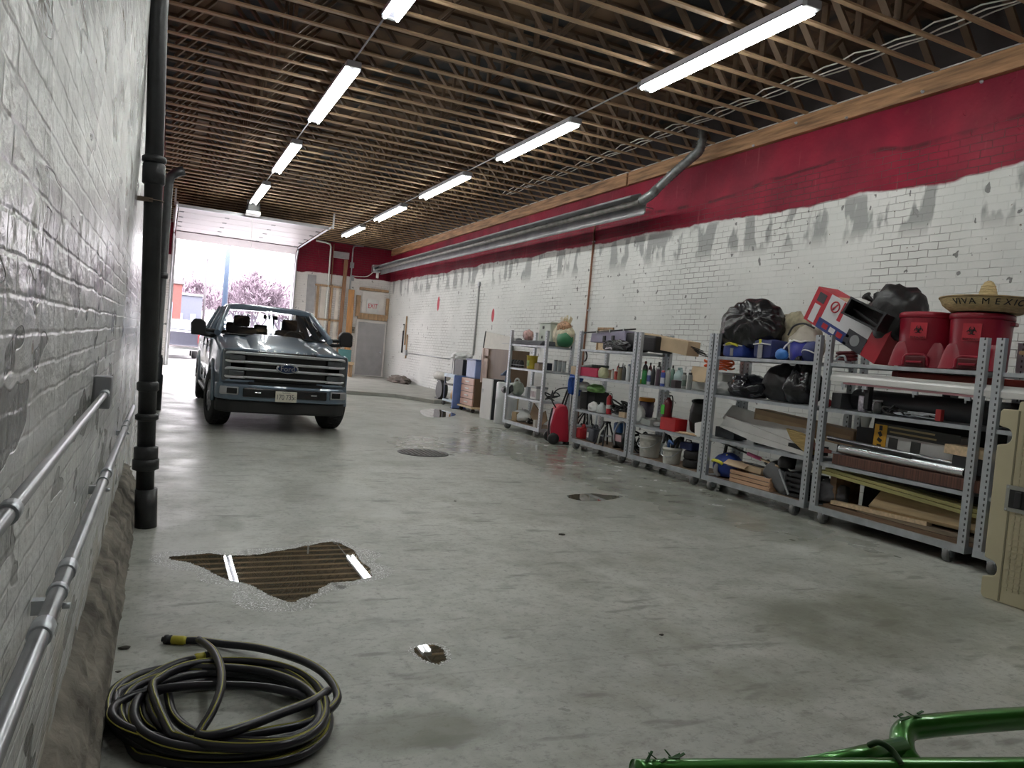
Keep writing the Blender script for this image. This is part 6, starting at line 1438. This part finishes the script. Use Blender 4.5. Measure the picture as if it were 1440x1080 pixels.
# ================================================================ things on the floor left of the racks
SL = .10
q = Vector((6.45, 11.32, 0))
t = thing('wheeled_case', 'red wheeled tool case with a tall black handle standing before the racks', 'case', (6.36, 11.22, 0), 1.25)
MCR_ = mat('case_red', (.42, .015, .04), .4, var=.06); MCP = mat('case_front_glare', (.62, .30, .36), .4, var=.05)  # pink is the doorway's glare on the glossy red front, painted as colour
MB().prism([(-.16, .05), (.16, .05), (.19, .30), (.13, .60), (.06, .69), (-.06, .69), (-.10, .60)], 'x', -.17, .19).build('body', MCR_, t, bev=.03)
MB().prism([(.165, .10), (.195, .30), (.135, .60), (.125, .60), (.18, .30), (.155, .10)], 'x', -.13, .13).build('front_panel', MCP, t)
MB().tube(smooth_path([(-.10, .17, .62), (-.13, .215, .32), (-.14, .19, .08)], 6), .018, 8).build('trim_rail', MBLACK, t)
for s in (-.2, .22):
    w = MB().lathe([(.03, -.03), (.09, -.03), (.10, -.015), (.10, .015), (.09, .03), (.03, .03)], (s, .13, .102), 24, roty(PI/2)).build('wheel', MBLACK, t); MB().lathe([(.04, -.032), (.04, .032)], (s, .13, .102), 16, roty(PI/2)).build('hub', MDKG, w)
MB().tube(smooth_path([(-.12, -.02, .62), (-.10, -.10, .95), (-.10, -.16, 1.08), (-.02, -.19, 1.12), (.10, -.17, 1.08), (.12, -.11, .95), (.12, -.02, .62)], 6), .016, 8).build('handle', MBLACK, t)
MB().tube(smooth_path([(-.10, -.12, 1.0), (-.14, .12, .95), (-.10, .20, .78), (-.06, .10, .62)], 6), .012, 8).build('hose', MBLACK, t)
for s in (-.12, .14): MB().box((s, -.14, .03), (.05, .05, .06)).build('foot', MBLACK, t)
wires('wire_tangle', 'tangle of black rods and hoses standing behind the red wheeled case', 'hose', 6.92, 11.35, 0, 26, .25, 1.0, .013, MBLACK, 33, .12)
t = thing('small_frame', 'small grey metal frame stand between the two left racks', 'stand', (6.70, 11.02, 0)); t.name = 'metal_stand'
for s in (-.2, .2):
    for k in (-.12, .12): MB().box((s, k, .52), (.025, .025, 1.04)).build('leg', MRACK, t)
for z in (.35, 1.03): MB().box((0, 0, z), (.44, .28, .025)).build('shelf', MRACK, t)
# white cylinder of foam
t = thing('foam_roll', 'white translucent plastic roll standing on the floor left of the racks', 'roll', (6.72, 14.25, 0)); MB().lathe([(.22, 0), (.235, .02), (.235, .5), (.24, .52), (.235, .54), (.235, .86), (.22, .88)], (0, 0, 0), 32).build('roll', mat('translucent_white', (.62, .64, .65), .4, var=.05), t); MB().lathe([(.08, 0), (.08, .006)], (0, 0, .88), 16).build('core', MDKG, t)
t = thing('hose_bundle', 'bundle of blue grey hoses standing in the white plastic roll', 'hose', (6.72, 14.25, .887)); mb = MB()
for k in range(4): mb.tube(smooth_path([(.06*math.cos(k), .06*math.sin(k), 0), (.03, .05+.04*k, .12), (.0, .10+.05*k, .24-.03*k), (-.05, .20+.03*k, .14)], 6), .022, 8)
mb.build('hose', mat('blue_grey_hose', (.10, .14, .22), .4), t)
# white cabinet door
t = thing('white_cabinet', 'glossy white cabinet standing on the floor beside the white plastic roll', 'cabinet', (6.72, 15.10, 0), .10)
MB().box((.06, 0, .45), (.30, .46, .90), bev=.008).build('body', MDKG, t); MB().box((-.10, 0, .45), (.03, .47, .90), bev=.006).build('door', mat('gloss_white', (.72, .70, .69), .22, var=.03), t); MB().box((-.12, .17, .62), (.012, .03, .08)).build('handle', MSTEEL, t)
# tall brown cabinet on a pale crate
t = thing('pale_crate', 'pale wooden crate carrying the tall brown cabinet', 'crate', (7.33, 15.95, 0)); MB().box((0, 0, .38), (.55, 1.0, .76), bev=.01).build('body', MCARD2, t)
for z in (.1, .38, .66): MB().box((-.28, 0, z), (.02, 1.0, .09)).build('slat', MPINE, t)
MBROWN = mat('brown_laminate', (.135, .088, .055), .5, var=.12, stretch=(1, 1, .3)); MPINKW = mat('pinkish_white_door', (.66, .52, .47), .45, var=.05)
t = thing('tall_cabinet', 'tall brown cabinet with a pale panelled door standing on the crate', 'cabinet', (7.32, 15.75, .762), .0)
MB().box((0, -.05, .41), (.52, 1.30, .82), bev=.006).build('body', MBROWN, t)
MB().box((-.05, .625, .41), (.58, .05, .83), bev=.006).build('side_board', MPINKW, t)
for za, zb in ((.02, .58), (.64, .81)):
    f = MB().box((-.285, .53, (za+zb)/2), (.03, .26, zb-za), bev=.006).build('door', MPINKW, t); MB().box((-.302, .53, (za+zb)/2), (.008, .16, (zb-za)*.72), bev=.004).build('door_panel', mat('pinkish_inset_panel', (.58, .44, .40), .45), f)  # inset door panel in a slightly deeper pink than the door
# chest of drawers on a dolly, with a blue tub on top
t = thing('drawer_dolly', 'low wooden dolly with black wheels under the chest of drawers', 'dolly', (7.12, 16.75, 0)); MB().box((0, 0, .12), (.70, .95, .04), bev=.005).build('board', MPINE, t)
for s in (-1, 1):
    for k in (-1, 1): MB().lathe([(.02, -.025), (.045, -.025), (.05, -.015), (.05, .015), (.045, .025), (.02, .025)], (s*.27, k*.38, .05), 18, rotx(PI/2)).box((s*.27, k*.38, .09), (.06, .06, .02)).build('caster', MBLACK, t)
t = thing('chest_of_drawers', 'chest of four pale drawers with brown sides standing on a dolly', 'drawers', (7.14, 16.80, .142)); MB().box((.02, -.02, .34), (.60, .80, .68), bev=.006).build('carcass', MBROWN, t)
for k in range(4): d = MB().box((-.30, .0, .09+k*.168), (.03, .80, .155), bev=.008).build('drawer', mat('salmon_drawer', (.62, .38, .30), .45, var=.05), t); MB().box((-.322, .0, .09+k*.168), (.016, .22, .025)).build('handle', MWHT, d)
t = thing('blue_tub', 'translucent blue storage tub on the chest of drawers', 'tub', (7.06, 16.72, .824)); MB().box((0, 0, .22), (.42, .60, .44), bev=.03).build('body', mat('translucent_blue', (.20, .27, .50), .35, var=.1), t); MB().box((0, 0, .45), (.46, .64, .035), bev=.01).build('lid', mat('blue_lid', (.10, .14, .30), .4), t)
# blue board, cart and crate with bag
t = thing('blue_board', 'upright blue plastic board between the service cart and the drawers', 'board', (6.86, 17.36, 0)); MB().box((0, 0, .42), (.36, .06, .84), bev=.01).build('board', mat('sky_blue_board', (.16, .24, .52), .45), t); MB().box((0, 0, .01), (.4, .12, .02)).build('foot', MNAVY, t)
t = thing('service_cart', 'small dark metal cart with a pale blue top on caster wheels', 'cart', (7.08, 18.05, 0))
for s in (-1, 1):
    for k in (-1, 1):
        MB().box((s*.24, k*.36, .46), (.03, .03, .72)).build('post', mat('dark_blue_steel', (.03, .045, .09), .4), t); MB().lathe([(.02, -.02), (.055, -.02), (.06, -.01), (.06, .01), (.055, .02), (.02, .02)], (s*.24, k*.36, .06), 18, rotx(PI/2)).build('wheel', MWHEEL, t)
MB().box((0, 0, .80), (.54, .78, .09), bev=.01).build('top_tray', mat('pale_blue_tray', (.42, .52, .62), .4), t); MB().box((0, 0, .14), (.54, .78, .05), bev=.01).build('bottom_tray', mat('pale_blue_tray', (.42, .52, .62), .4), t); MB().box((0, 0, .56), (.5, .74, .03)).build('middle_shelf', MDKG, t)
t = thing('amber_jug', 'round amber jug on the bottom of the service cart', 'jug', (7.02, 17.92, .167)); MB().lathe([(.12, 0), (.17, .05), (.18, .16), (.14, .27), (.05, .32), (.045, .36)], (0, 0, 0), 24).build('body', mat('amber_plastic', (.50, .30, .12), .3, var=.1), t); MB().cyl((0, 0, .36), (0, 0, .385), .05, 14).build('cap', MOFF, t)
t = thing('open_crate', 'dark open crate on the service cart', 'crate', (7.10, 17.72, .847)); mb = MB(); mb.box((0, 0, .01), (.42, .74, .02))
for s in (-1, 1): mb.box((s*.21, 0, .20), (.015, .74, .40)); mb.box((0, s*.37, .20), (.42, .015, .40))
mb.build('body', MDKG, t); MB().box((-.225, .25, .2), (.01, .05, .4)).build('edge_strip', MWHT, t)
t = thing('plastic_bag', 'white plastic bag spilling over the dark open crate', 'bag', (7.08, 17.85, 1.25)); MB().blob((0, .1, .07), (.22, .42, .13), 61, .3, 1.8, 4, -.75).build('bag_body', MWBAG, t)
t = thing('grey_bin', 'pale grey bin standing on the service cart left of the open crate', 'bin', (7.12, 18.25, .847)); MB().box((0, 0, .2), (.34, .24, .4), bev=.02).build('body', MOFF, t)
# cushion and fan on the slab
t = thing('floor_fan', 'dark round floor fan lying on the slab left of the service cart', 'fan', (7.05, 19.15, SL)); MB().lathe([(.10, -.09), (.22, -.09), (.25, -.05), (.25, .05), (.22, .09), (.10, .09)], (0, 0, .25), 28, rotx(PI/2) @ roty(0) if False else roty(PI/2)).build('cage', MDKG, t); MB().lathe([(.24, -.10), (.255, -.10), (.255, -.07), (.24, -.07)], (0, 0, .25), 28, roty(PI/2)).build('rim', MDKG, t); MB().box((0, 0, .02), (.3, .3, .04)).build('base', MDKG, t)
t = thing('rolled_mat', 'pale rolled mat lying on top of the dark floor fan', 'mat', (7.08, 19.35, SL+.51)); MB().tube([(0, -.45, .11), (0, -.42, .11), (0, .42, .11), (0, .45, .11)], [.08, .11, .11, .08], 18).build('roll', mat('pale_mat', (.55, .53, .50), .7, bump=.3), t); MB().box((0, 0, -.02), (.16, .3, .04)).build('strap', MDKG, t)
t = thing('sheet_board', 'large white board with a dark edge leaning on the wall behind the blue tub', 'board', (8.10, 18.35, 0), rot=(0, .12, 0))
MB().prism([(.85, .0), (1.12, 2.10), (-.75, 1.95), (-.75, 0)], 'x', 0, .03).build('board', mat('beige_white_board', (.50, .48, .43), .6, var=.06), t); MB().tube([(0, .86, 0), (0, 1.13, 2.10)], .022, 6).build('edge', MDKG, t)
t = thing('rag_pile', 'dark pile of rags on the slab in the back right corner', 'rags', (7.95, 26.2, SL)); MB().blob((0, 0, .10), (.3, .9, .16), 71, .35, 2.5, 4, -.6).build('rags', mat('dark_rags', (.12, .10, .085), .9, var=.5, bump=.6), t)
t = thing('extension_hook', 'brown wooden sticks and hooks hung on the right wall near the exit door', 'tools', (XR-.04, 27.3, 1.0)); t.name = 'hanging_tools'
for k, (dy, z0, z1) in enumerate(((.25, .2, 1.3), (-.05, .5, 1.6), (-.3, 0, .9))): MB().cyl((0, dy, z0), (0, dy, z1), .03, 8).build('stick', MTRIMB if k else MDKG, t)
MB().box((-.03, .1, 1.15), (.08, .14, .2)).build('box', MOFF, t)
# ================================================================ manhole cover
q = onz(595, 637)
t = thing('drain_cover', 'round dark cast iron drain cover set in the concrete floor', 'drain cover', (q.x, q.y, 0))
MB().lathe([(.36, 0), (.36, .006), (.315, .007), (.31, .003), (.0, .003)], (0, 0, .0005), 40).build('ring', MBLACKI, t)
mb = MB()
for i in range(-4, 5):
    L_ = math.sqrt(max(0, .30**2-(i*.066)**2)); mb.box((i*.066, 0, .006), (.028, 2*L_, .006)); mb.box((0, i*.066, .006), (2*L_, .028, .0055))
mb.build('grate', mat('cast_iron_wet', (.07, .07, .065), .35, .3), t)
# ================================================================ puddles
def water_mat():
    m, nt, b = nodes('shallow_water'); L = nt.links.new
    b.inputs['Base Color'].default_value = (.085, .074, .05, 1); b.inputs['Roughness'].default_value = .015; b.inputs['IOR'].default_value = 1.9; b.inputs['Specular IOR Level'].default_value = .8
    return m
def foam_mat():
    m, nt, b = nodes('soap_foam'); L = nt.links.new
    tc = N(nt, 'ShaderNodeTexCoord'); v = N(nt, 'ShaderNodeTexNoise'); v.inputs['Scale'].default_value = 95; v.inputs['Detail'].default_value = 6; L(tc.outputs['Object'], v.inputs['Vector'])
    r = N(nt, 'ShaderNodeMapRange'); r.inputs['From Min'].default_value = .46; r.inputs['From Max'].default_value = .60; L(v.outputs['Fac'], r.inputs[0])
    b.inputs['Base Color'].default_value = (.72, .73, .72, 1); b.inputs['Roughness'].default_value = .3; L(r.outputs[0], b.inputs['Alpha']); return m
MWATER = water_mat(); MFOAM = foam_mat()
def puddle(px, label, foam=0, jit=.02, seed=0, name='puddle'):
    P = [onz(x, y) for x, y in px]; c = sum(P, Vector())/len(P); t = thing(name, label, 'puddle', (c.x, c.y, 0))
    Q = smooth_path([p-c for p in P], 8, True)
    Q = [p+Vector((1, 1, 0))*jit*mnoise.noise(p*6+Vector((seed, 0, 0)))+Vector((1, -1, 0))*jit*.5*mnoise.noise(p*19) for p in Q]
    mb = MB(); vs = [mb.bm.verts.new((p.x, p.y, .0016)) for p in Q]; f = mb.bm.faces.new(vs); bmesh.ops.triangulate(mb.bm, faces=[f]); mb.build('water', MWATER, t)
    if foam:
        mb = MB(); n = len(Q); A = []; B = []
        for i, p in enumerate(Q):
            d = (Q[(i+1) % n]-Q[i-1]); nn = Vector((d.y, -d.x, 0)).normalized(); k = foam*(.35+1.3*max(0, mnoise.noise(p*3.3+Vector((seed, 3, 0)))+.25))
            A.append(mb.bm.verts.new((p.x-nn.x*.006, p.y-nn.y*.006, .0022))); B.append(mb.bm.verts.new((p.x+nn.x*k, p.y+nn.y*k, .0022)))
        for i in range(n): mb.bm.faces.new((A[i], B[i], B[(i+1) % n], A[(i+1) % n]))
        o = mb.build('foam_edge', MFOAM, t); o['label'] = 'white soapy foam rim'
    return t
puddle([(238, 784), (290, 779), (340, 782), (384, 776), (430, 768), (468, 762), (492, 771), (512, 790), (526, 808), (500, 817), (462, 822), (440, 836), (415, 846), (385, 840), (352, 827), (318, 815), (292, 804), (268, 793)][::-1], 'large shallow puddle with foamy rim reflecting the lamps and roof', .17, .03, 1)
puddle([(798, 697), (825, 694), (852, 696), (876, 698), (858, 703), (828, 705), (806, 702)][::-1], 'small flat brown puddle in the middle of the floor', 0, .02, 2)
puddle([(592, 577), (612, 575), (640, 582), (632, 586), (606, 587), (594, 583)][::-1], 'small puddle by the step in front of the service cart', 0, .02, 3)
puddle([(582, 912), (596, 906), (618, 908), (630, 922), (618, 935), (596, 932), (584, 924)][::-1], 'small round soapy wet spot in the foreground right of the hose', .03, .02, 4)
# crumbs on the floor
for i, (x, y, s, lb_) in enumerate(((175, 912, .018, 'dark leaf scrap on the floor beside the footing, above the hose'), (166, 945, .008, 'tiny dark crumb on the floor beside the hose'), (180, 802, .006, 'tiny crumb by the footing near the puddle'), (640, 705, .012, 'small dark scrap on the floor in front of the drain cover'), (790, 752, .02, 'dark flake on the floor in the middle of the room'), (930, 893, .01, 'small crumb on the right foreground floor'))):
    p = onz(x, y); t = thing('floor_scrap', lb_, 'scrap', (p.x, p.y, 0)); MB().blob((0, 0, s*.25), (s*1.4, s, s*.3), i, .4, 2, 2, -.8).build('scrap', mat('dark_scrap', (.05, .045, .035), .8), t)
# ================================================================ garden hose
def zp(x, y, z): return onz(120+x/3.6, 860+y/3.6, z)
Ls = [128, 112, 205, 150, 300, 180, 425, 245, 135, 330]; Rs = [1262, 1205, 1235, 1180, 1225, 1150, 1200, 1245, 1150, 1215]
Ts = [300, 268, 335, 255, 375, 290, 262, 320, 392, 250]; Bs = [800, 735, 770, 690, 652, 760, 640, 715, 660, 690]
rnd = random.Random(6); path = []
path += [zp(560, 238, .05), zp(500, 252, .045), zp(420, 282, .04), zp(330, 330, .03), zp(230, 380, .03), zp(160, 440, .03)]
nl = len(Ls); K = 20
for i in range(nl):
    j = min(i+1, nl-1)
    for k in range(K):
        t_ = k/K; m_ = lambda A: A[i]*(1-t_)+A[j]*t_
        a = PI+2*PI*t_ if True else 0
        cx, rx = (m_(Ls)+m_(Rs))/2, (m_(Rs)-m_(Ls))/2; cy, ry = (m_(Ts)+m_(Bs))/2, (m_(Bs)-m_(Ts))/2
        sk = math.copysign(abs(math.cos(a))**.85, math.cos(a)); sn = math.copysign(abs(math.sin(a))**.9, math.sin(a))
        # down the image first (front), then back
        x = cx+rx*sk-30*sn; y_ = cy-ry*sn
        if i == 0 and k < 2: continue
        path.append(zp(x, y_, .016+.0085*i+.012*math.sin(i*2.1+a*1.5)+.006))
path += [zp(420, 600, .10), zp(470, 638, .095), zp(600, 655, .09), zp(900, 610, .09), zp(1130, 560, .09), zp(1262, 470, .09), zp(1270, 400, .09), zp(1215, 320, .08), zp(1110, 255, .06), zp(960, 205, .045), zp(840, 180, .03), zp(700, 165, .02), zp(570, 148, .018), zp(500, 147, .018)]
hose = thing('garden_hose', 'coiled black hose with yellow stripes and couplings on the floor by the left wall', 'hose', tuple(zp(680, 540, 0)))
hc = hose.location.copy()
def hosetube(path, parent, name='hose'):
    sp2 = [p-hc for p in smooth_path(path, 4)]
    MB().tube(sp2, .0165, 10).build(name, mat('black_hose', (.012, .012, .017), .30, var=.2), parent)
    for ph, r in ((.8, .0026),):
        pts = []
        for i in range(1, len(sp2)-1):
            d = (sp2[i+1]-sp2[i-1]).normalized(); s_ = d.cross(Vector((0, 0, 1))).normalized(); u_ = s_.cross(d); f_ = ph+.9*math.sin(i*.018)
            pts.append(sp2[i]+(s_*math.cos(f_)+u_*math.sin(f_))*.0158)
        MB().tube(pts, r, 5).build('stripe', mat('yellow_stripe', (.36, .34, .05), .45), parent)
hosetube(path, hose)
loop = [zp(1230, 400, .10), zp(1150, 455, .115), zp(1000, 512, .118), zp(800, 588, .115), zp(650, 630, .11), zp(580, 628, .11), zp(585, 600, .115), zp(640, 510, .14), zp(685, 390, .16), zp(684, 280, .15), zp(645, 195, .10), zp(575, 142, .05)]
hosetube(loop, hose)
def coupling(a, b, parent):
    a, b = a-hc, b-hc; d = (b-a)
    MB().tube([a, a+d*.12, a+d*.55, a+d*.62], [.016, .0205, .0205, .017], 14).build('coupling', mat('yellow_coupling', (.52, .46, .04), .45), parent)
    MB().tube([a+d*.6, a+d*.65, a+d*.72, a+d*.75, a+d*.82, a+d*.9, a+d*.9, a+d], [.019, .022, .019, .022, .022, .02, .012, .012], 14).build('coupling_nut', MDKG, parent)
coupling(zp(512, 147, .020), zp(388, 140, .020), hose); coupling(zp(552, 238, .05), zp(640, 222, .05), hose)
# ================================================================ beige table on end at the right
MBEI = mat('beige_moulded_plastic', (.52, .475, .32), .5, var=.06, scale=4)
yl = 3.325
t = thing('folding_table', 'beige moulded plastic folding table standing on end at the right edge', 'table', (5.60, yl, 0))
def notch(z, r=.055):
    return [(-.0, z+r*1.15), (-.02, z+r*1.1)]+[(-.045-r*.75*math.cos(a), z+r*math.sin(a)) for a in [PI/2-PI*k/8 for k in range(9)][::1]]+[(-.02, z-r*1.1), (0, z-r*1.15)]
def notch(z, r=.06):
    return [(0, z-r*1.2), (-.03, z-r*1.05)]+[(-.05-r*.8*math.cos(b_), z+r*math.sin(b_)) for b_ in [-PI/2+PI*k/8 for k in range(9)]]+[(-.03, z+r*1.05), (0, z+r*1.2)]
ol = [(0, .03)]+notch(.225)+notch(1.20)+[(0, 1.375), (-.015, 1.395), (-.12, 1.395), (-.125, 1.45), (-.135, 1.46), (-.75, 1.46), (-.75, .0), (-.02, 0)]
MB().prism(ol, 'x', -.035, .05).build('table_top', MBEI, t, bev=.008)
MB().box((-.0375, -.135, .70), (.005, .012, 1.38)).build('seam', mat('beige_groove', (.22, .20, .13), .6), t)
gp_ = MB()
for k in range(28): gp_.box((-.0385, -.33, .12+k*.044), (.006, .34, .012))
for k in range(9): gp_.box((-.0385, -.18-k*.04, .71), (.006, .010, 1.22))
gp_.build('grid_ribs', MBEI, t)
lt = MB().box((-.040, -.20, .76), (.014, .19, .19), bev=.006).build('latch_plate', mat('latch_grey', (.36, .36, .33), .4, .4), t)
MB().box((-.049, -.20, .76), (.008, .13, .13), bev=.003).build('latch_recess', MBLACK, lt); MB().box((-.057, -.20, .76), (.014, .045, .11), bev=.004).build('latch_handle', MDKG, lt)
for s in (-1, 1):
    for k in (-1, 1): MB().cyl((-.048, -.20+s*.08, .76+k*.08), (-.051, -.20+s*.08, .76+k*.08), .008, 8).build('screw', MSTEEL, lt)
# ================================================================ green tube frame at the bottom right
def gz(x, y, z): return onz(x, y, z)
MGRN = mat('metallic_green', (.035, .17, .022), .28, .55, var=.12, scale=6, coat=.6)
g0 = gz(1275, 1060, .74)
t = thing('green_frame', 'green metal tube frame in the right foreground at the bottom edge', 'frame', (g0.x, g0.y, 0)); t.name = 'green_tube_stand'
G = lambda x, y, z: gz(x, y, z)-Vector((g0.x, g0.y, 0))
A = [G(1470, 1008, .75), G(1380, 1014, .75), G(1305, 1021, .75), G(1276, 1026, .745), G(1268, 1040, .735), G(1272, 1062, .72), G(1290, 1085, .70)]
MB().tube(smooth_path(A, 8), .0245, 16).build('top_tube', MGRN, t)
MB().tube([G(1120, 1083, .72), G(1200, 1066, .72), G(1271, 1050, .735)], .0200, 16).build('brace_tube', MGRN, t)
MB().tube(smooth_path([G(905, 1100, .70), G(915, 1088, .72), G(940, 1086, .72), G(1440, 1082, .72), G(1520, 1081, .72)], 6), .0235, 16).build('front_tube', MGRN, t)
MB().tube(smooth_path([G(1222, 1048, .75), G(1236, 1044, .765), G(1254, 1055, .755), G(1268, 1075, .74)], 6), .006, 8).build('cable', mat('green_cable', (.02, .06, .015), .4), t)
rnd = random.Random(3)
for x, y, z in ((1278, 1011, .765), (935, 1072, .74)):
    p = G(x, y, z); mb = MB()
    for k in range(7): mb.box(p+Vector((rnd.uniform(-.035, .035), rnd.uniform(-.012, .012), rnd.uniform(0, .012))), (.022, .005, .002), Matrix.Rotation(rnd.uniform(-.8, .8), 3, 'Y') @ rotz(rnd.uniform(-.6, .6)))
    o = mb.build('tape_tuft', mat('torn_green_tape', (.03, .10, .03), .7), t); o['kind'] = 'stuff'
p = G(908, 1105, .70); MB().tube([p, Vector((p.x, p.y, 0))], .022, 12).build('leg', MGRN, t)
p = G(1292, 1090, .70); MB().tube([p, Vector((p.x, p.y, .0))], .022, 12).build('leg', MGRN, t)
p = G(1520, 1081, .72); MB().tube([p, Vector((p.x, p.y, 0))], .022, 12).build('leg', MGRN, t)
p = G(1470, 1008, .75); MB().tube([p, Vector((p.x, p.y, 0))], .022, 12).build('leg', MGRN, t)
